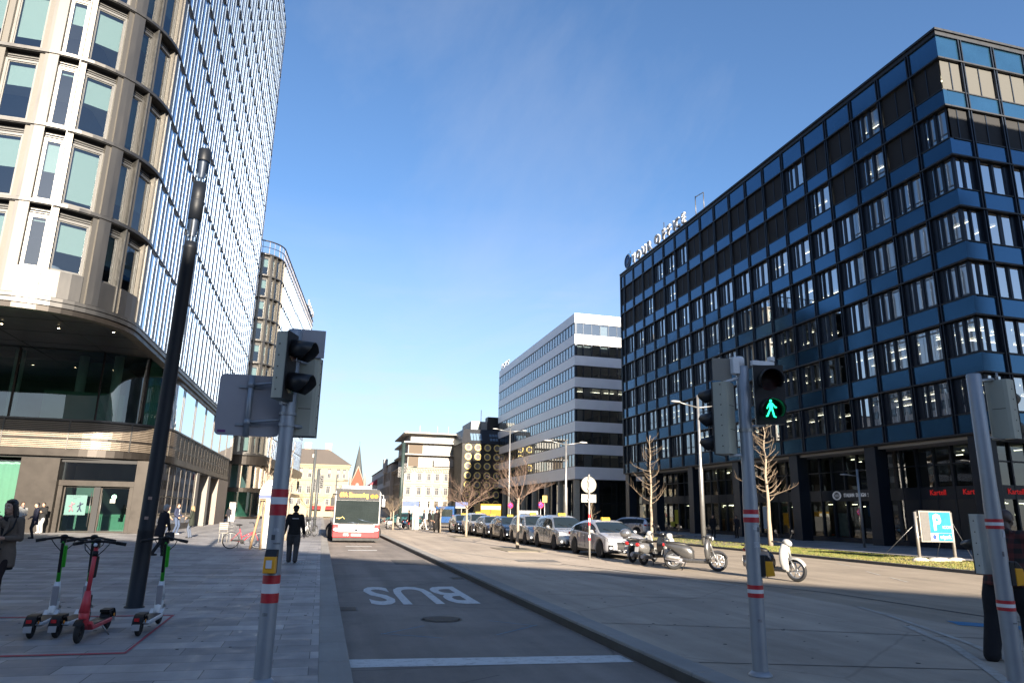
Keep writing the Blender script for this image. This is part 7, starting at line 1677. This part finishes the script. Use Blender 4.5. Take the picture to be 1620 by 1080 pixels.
    if lk in ('trousers', 'wide'):
        k = 1.0 if lk == 'trousers' else 1.25
        section_loft(c, [(sp(z), rx*B, ry*B) for z, rx, ry in ((.80, .10, .14), (.88, .125, .175), (.97, .12, .165), (1.04, .115, .155))])
        for s in (1, -1): limb(c, [hips[s], hips[s].lerp(kn[s], .5), kn[s], kn[s].lerp(an[s], .5), an[s]+V((.0, 0, -.015))], [.10*B, .088*B*k, .070*B*k, .062*B*k, .056*B*k])
        for s in (1, -1): limb(c, [an[s]+V((.015, 0, .01)), an[s]+V((.02, 0, -.02))], [.06*B*k, .058*k])
    elif lk == 'tights':
        for s in (1, -1): limb(c, [hips[s], kn[s], an[s]], [.084*B, .056*B, .040*B])
        k_ = MB(); section_loft(k_, [(sp(z), rx*B, ry*B) for z, rx, ry in ((.62, .14, .19), (.75, .14, .185), (.9, .135, .18), (1.02, .115, .155))]); remesh(k_, 'skirt', cloth('skirt'+uid, (.012, .012, .014)), T, vox, 3)
    remesh(c, 'trousers' if lk != 'tights' else 'tights', cm, T, vox, 4)
    for s in (1, -1):
        q = MB(); a = an[s]; f = V((1, s*.12, 0)).normalized(); up = a.z-.08
        pitch = pz.get('fp%d' % s, 0); fd = V((f.x*cos(pitch), f.y, -sin(pitch)))
        limb(q, [a+V((-.035, 0, -.04)), a+fd*.08+V((0, 0, -.045)), a+fd*.165+V((0, 0, -.052))], [.038, .042, .030], 10)
        if lk == 'tights': limb(q, [a+V((0, 0, -.03)), a.lerp(kn[s], .55)], [.046, .056], 10)
        remesh(q, 'shoe', cloth('shoe'+uid, shoes, .6, .05), T, min(vox, .014), 2)
    # upper clothing
    kind, tc_ = top; hem = {'jacket': .86, 'coat': .66, 'long': .50, 'verylong': .22, 'hoodie': .84}[kind]; t = MB(); fl = {'coat': 1.08, 'long': 1.12, 'verylong': 1.3}.get(kind, 1.)
    secs = []
    zs = [hem]+[z for z in (.70, .80, .90, 1.0, 1.1, 1.22, 1.33, 1.40, 1.455, 1.50) if z > hem+.04]
    tab = [(.2, .15, .2), (.5, .145, .195), (.7, .142, .195), (.9, .138, .188), (1.0, .13, .175), (1.1, .125, .168), (1.22, .132, .182), (1.33, .128, .195), (1.40, .11, .19), (1.455, .085, .12), (1.50, .072, .08)]
    for z in zs:
        rx, ry = curve([(a, b) for a, b, c_ in tab], z), curve([(a, c_) for a, b, c_ in tab], z); k = fl if z < .95 else 1
        secs.append((sp(z) if z > .6 else sp(z)+V((0, 0, 0)), rx*B*k, ry*B*(k if z < .95 else 1)))
    section_loft(t, secs, 20)
    for s in (1, -1):
        limb(t, [sh[s]+V((0, -s*.03, .0)), sh[s], sh[s].lerp(el[s], .5), el[s], el[s].lerp(wr[s], .5), wr[s].lerp(el[s], .06)], [.075*B, .074*B, .066*B, .060*B, .054*B, .046*B])
    if kind == 'hoodie': limb(t, [sp(1.46, -.09, -.07), sp(1.50, -.12, 0), sp(1.46, -.09, .07)], [.05, .06, .05])
    remesh(t, 'jacket' if kind in ('jacket', 'hoodie') else 'coat', cloth('topwear'+uid, tc_) if not isinstance(tc_, bpy.types.Material) else tc_, T, vox, 4)
    if kind in ('jacket', 'coat', 'long'):
        cl = MB(); limb(cl, [sp(1.47, .07, .05), sp(1.505, .0, .075), sp(1.52, -.06, 0), sp(1.505, 0, -.075), sp(1.47, .07, -.05)], [.018, .024, .027, .024, .018], 8); remesh(cl, 'collar', cloth('topwear'+uid, tc_) if not isinstance(tc_, bpy.types.Material) else tc_, T, min(vox, .013), 2)
    for nm, fn in extras:
        fn(T, nm, sp, hd, wr, el, an, sh)
    return T

# --- extras
def bag(c, sx, sy, sz, col, strap=None, name='bag'):
    def f(T, nm, sp, hd, wr, el, an, sh):
        b = MB(); cc = V(c); b.cbox(cc, (sx, 0, 0), (0, sy, 0), (0, 0, sz)); o = b.build(name, cloth('bag_%d' % int(1000*col[0]), col, .5, .05), T, bevel=.03)
        s = MB(); 
        if strap == 'shoulder': s.tube([cc+V((0, 0, sz)), sp(1.3, .13, .15), sp(1.48, .03, .14), sp(1.3, -.14, .12), cc+V((-.02, 0, sz))], .015, 6)
        elif strap == 'hand': s.tube([cc+V((sx*.5, 0, sz)), cc+V((0, 0, sz+.12)), cc+V((-sx*.5, 0, sz))], .01, 6)
        if s.f: s.build('strap', cloth('bagstrap', (.012, .012, .013), .6, .0), T)
    return ('bag', f)
def plate(name, x0, z0, z1, y0, y1, col, d=.0):
    def f(T, nm, sp, hd, wr, el, an, sh):
        b = MB(); b.obox(sp(z0, x0, y0), sp(z0, x0+.008, y0)-sp(z0, x0, y0), V((0, y1-y0, 0)), sp(z1, x0, y0)-sp(z0, x0, y0)); b.build(name, cloth(name+'_m%d' % int(col[0]*100), col), T)
    return (name, f)
def phone(side):
    def f(T, nm, sp, hd, wr, el, an, sh):
        d = (wr[side]-el[side]).normalized(); b = MB(); b.cbox(wr[side]+d*.10+V((.0, -side*.015, .03)), d*.07, V((0, .034, 0)), V((0, 0, .005))); b.build('phone', M_blk, T, bevel=.003)
    return ('phone', f)
def plaid():
    m = mat('plaid_flannel', (.02, .012, .012), .9, var=0); N = m.node_tree.nodes; L = m.node_tree.links; b = N['Principled BSDF']; tc = N.new('ShaderNodeTexCoord'); sp = N.new('ShaderNodeSeparateXYZ'); L.new(tc.outputs['Object'], sp.inputs[0]); outs = []
    for ax, k in (('Y', 9), ('Z', 9)):
        a = N.new('ShaderNodeMath'); a.operation = 'MULTIPLY'; a.inputs[1].default_value = k; L.new(sp.outputs[ax], a.inputs[0]); f = N.new('ShaderNodeMath'); f.operation = 'FRACT'; L.new(a.outputs[0], f.inputs[0]); g = N.new('ShaderNodeMath'); g.operation = 'GREATER_THAN'; g.inputs[1].default_value = .5; L.new(f.outputs[0], g.inputs[0]); outs.append(g)
    ad = N.new('ShaderNodeMath'); ad.operation = 'ADD'; L.new(outs[0].outputs[0], ad.inputs[0]); L.new(outs[1].outputs[0], ad.inputs[1]); ml = N.new('ShaderNodeMath'); ml.operation = 'MULTIPLY'; ml.inputs[1].default_value = .5; L.new(ad.outputs[0], ml.inputs[0])
    mx = N.new('ShaderNodeMixRGB'); mx.inputs[1].default_value = (.008, .007, .008, 1); mx.inputs[2].default_value = (.085, .016, .014, 1); L.new(ml.outputs[0], mx.inputs[0]); L.new(mx.outputs[0], b.inputs['Base Color']); return m

# --- the people of the photo
def lapels(T, nm, sp, hd, wr, el, an, sh):
    for s in (1, -1):
        b = MB(); b.prism([sp(1.46, .095, s*.045), sp(1.42, .125, s*.095), sp(1.28, .145, s*.09), sp(1.12, .150, s*.015), sp(1.30, .135, s*.03)], (.012, 0, 0)); b.build('lapel', cloth('lapel_m', (.135, .105, .08)), T)
    b = MB(); b.prism([sp(1.47, .088, -.05), sp(1.47, .088, .05), sp(1.14, .148, .02), sp(1.14, .148, -.02)], (.006, 0, 0)); b.build('dark_shirt', cloth('shirt_m', (.012, .012, .013)), T)
    b = MB()
    for z in (1.06, .96): b.lathe([(.014, 0), (.014, .006), (.001, .008)], 10, sp(z, .145, .025), (1, 0, 0))
    b.build('button', M_blk, T)
    st = MB(); st.tube([sp(.95, -.12, -.16), sp(1.2, .10, -.16), sp(1.38, .12, -.15), sp(1.47, .02, -.15), sp(1.38, -.13, -.15)], .028, 8); st.build('strap', cloth('bagstrap', (.012, .012, .013), .6, 0), T)
person('woman with long black hair and brown coat at the left edge, hand at her chin', (-4.92, 13.45, 0), radians(-100), 1.70, 'fair', ('long', 'black'), ('coat', (.13, .10, .078)), ((.018, .012, .012), 'tights'), (.010, .010, .011), dict(lh=(.22, .10, 1.13), rh=(.19, -.03, 1.42), lf=(.10, .07, .08), rf=(-.16, -.08, .10), **{'pal1': (-1, 0, .3), 'pal-1': (-.8, .4, 0), 'hy': -.25, 'hp': .10, 'curl': .9}), .93, .014, True, extras=(('lapels', lapels), bag((.22, -.10, .88), .06, .13, .10, (.011, .011, .012), 'shoulder', 'handbag'), phone(1)))
person('woman in a white top, hand at her face, behind the woman in brown', (-13.9, 39.2, 0), radians(-60), 1.70, 'fair', ('bob', 'brown'), ('jacket', (.34, .335, .32)), ((.02, .022, .03), 'trousers'), pose=dict(rh=(.16, .0, 1.52), lh=(.14, .1, 1.1)))
person('person in a navy jacket standing beside the woman in the white top', (-13.4, 39.6, 0), radians(-150), 1.68, 'fair', ('short', 'black'), ('coat', (.012, .014, .028)), ((.015, .016, .02), 'trousers'), pose=dict(rh=(.2, -.2, 1.0)))
person('woman in a black padded coat and white trousers by the entrance portal', (-15.55, 46.9, 0), radians(-105), 1.70, 'fair', ('bob', 'black'), ('coat', (.012, .012, .013)), ((.34, .34, .34), 'wide'), (.6, .6, .6), dict(lh=(.16, .06, 1.2), rh=(.16, -.02, 1.22)))
person('older man in a black jacket carrying a dark bag behind the black lamp column', (-5.22, 26.6, 0), radians(40), 1.70, 'fair', ('short', 'grey'), ('coat', (.014, .013, .017)), ((.018, .018, .02), 'trousers'), (.012, .012, .012), dict(lean=.16, lf=(.22, .08, .08), rf=(-.25, -.08, .12), rh=(.22, -.2, .86), lh=(.14, .24, .88), hp=.15), vox=.016, extras=(bag((.22, -.24, .66), .16, .06, .15, (.03, .03, .034), 'hand'),))
person('woman in a long beige coat in the chatting group before the storefront', (-9.05, 47.6, 0), radians(20), 1.66, 'fair', ('bob', 'brown'), ('long', (.27, .225, .165)), ((.05, .06, .09), 'trousers'), (.03, .03, .03), dict(rh=(.24, -.12, .95)))
person('young man in a navy jacket, jeans and white shoes in the chatting group', (-8.45, 47.2, 0), radians(-20), 1.80, 'fair', ('short', 'brown'), ('jacket', (.025, .03, .06)), ((.05, .07, .12), 'trousers'), (.42, .42, .41), dict(rh=(.2, -.2, .98), lh=(.26, .12, 1.05), rf=(-.05, -.12, .08)), extras=(plate('white_shirt', .12, 1.12, 1.44, -.04, .04, (.6, .6, .6)),))
person('blonde woman in a dark green coat facing the young man', (-6.75, 42.0, 0), radians(172), 1.68, 'fair', ('long', 'blonde'), ('coat', (.022, .026, .02)), ((.07, .085, .12), 'trousers'), (.012, .012, .012), dict(rh=(.28, -.12, 1.1), lh=(.26, .14, 1.05)))
person('man in black walking away along the left kerb, wearing a black knit cap', (-.78, 23.7, 0), radians(93), 1.75, 'fair', ('short', 'black'), ('jacket', (.009, .009, .010)), ((.045, .045, .048), 'wide'), (.012, .012, .012), dict(lf=(.12, .09, .08), rf=(-.13, -.09, .10), lh=(-.05, .30, .88), rh=(.06, -.31, .86)), 1.06, .015, hat=(.008, .008, .009), extras=(plate('back_print', -.137, 1.335, 1.355, -.10, .10, (.5, .5, .5)),))
person('heavy man in black and red plaid jacket looking down behind the right pole', (8.40, 7.3, 0), radians(10), 1.84, 'dark', None, ('hoodie', plaid()), ((.012, .013, .017), 'wide'), (.12, .08, .05), dict(lf=(-.24, .13, .08), rf=(.12, -.13, .08), rh=(.42, -.12, 1.14), lh=(.42, .08, 1.12), hp=.38, hy=-.1, lean=.24), 1.26, .014, True, extras=(phone(-1),))
PG = 'people walking before the corner apartment house'
person('person in a black coat standing beside the white utility cabinet', (7.75, 65.6, 0), radians(160), 1.72, 'fair', ('short', 'black'), ('coat', (.012, .012, .014)), ((.02, .02, .024), 'trousers'), group=PG)
person('person with white trousers striding past the white utility cabinet', (9.15, 65.8, 0), radians(8), 1.74, 'fair', ('short', 'brown'), ('jacket', (.02, .022, .035)), ((.36, .355, .35), 'trousers'), (.5, .5, .5), dict(lf=(-.38, .08, .16), rf=(.28, -.08, .08), lh=(.2, .25, .92), rh=(-.1, -.28, .9)), group=PG)
person('dark clothed person in the middle of the far walking group', (9.75, 66.4, 0), radians(20), 1.76, 'fair', ('short', 'black'), ('coat', (.013, .012, .012)), ((.02, .02, .022), 'trousers'), pose=dict(lf=(.2, .08, .08), rf=(-.2, -.08, .1)), group=PG)
person('person in dark green at the right of the far walking group', (10.2, 67.4, 0), radians(-10), 1.72, 'fair', ('short', 'brown'), ('jacket', (.03, .04, .035)), ((.02, .02, .024), 'trousers'), pose=dict(lf=(.15, .08, .08), rf=(-.2, -.08, .1)), group=PG)
person('tall person in a very long black coat walking beside the small bare tree', (9.02, 57.4, 0), radians(-60), 1.80, 'fair', ('short', 'black'), ('verylong', (.012, .011, .011)), ((.012, .012, .012), 'trousers'), pose=dict(lf=(.2, .08, .08), rf=(-.16, -.08, .08)), build=1.15)
person('person in black standing by the shop window left of the middle traffic light', (29.9, 50.6, .1), radians(-100), 1.72, 'fair', ('short', 'black'), ('coat', (.012, .012, .013)), ((.014, .014, .016), 'trousers'))
person('second dark person by the shop windows, nearer the middle traffic light', (31.5, 49.8, .1), radians(-150), 1.70, 'fair', ('short', 'brown'), ('jacket', (.016, .016, .02)), ((.014, .014, .016), 'trousers'), pose=dict(rh=(.2, -.1, 1.15)))
person('tiny distant person in dark clothes before the green ground floor of the second tower', (-9.7, 83, 0), radians(-90), 1.72, 'fair', ('short', 'black'), ('jacket', (.015, .015, .02)), ((.02, .02, .025), 'trousers'))
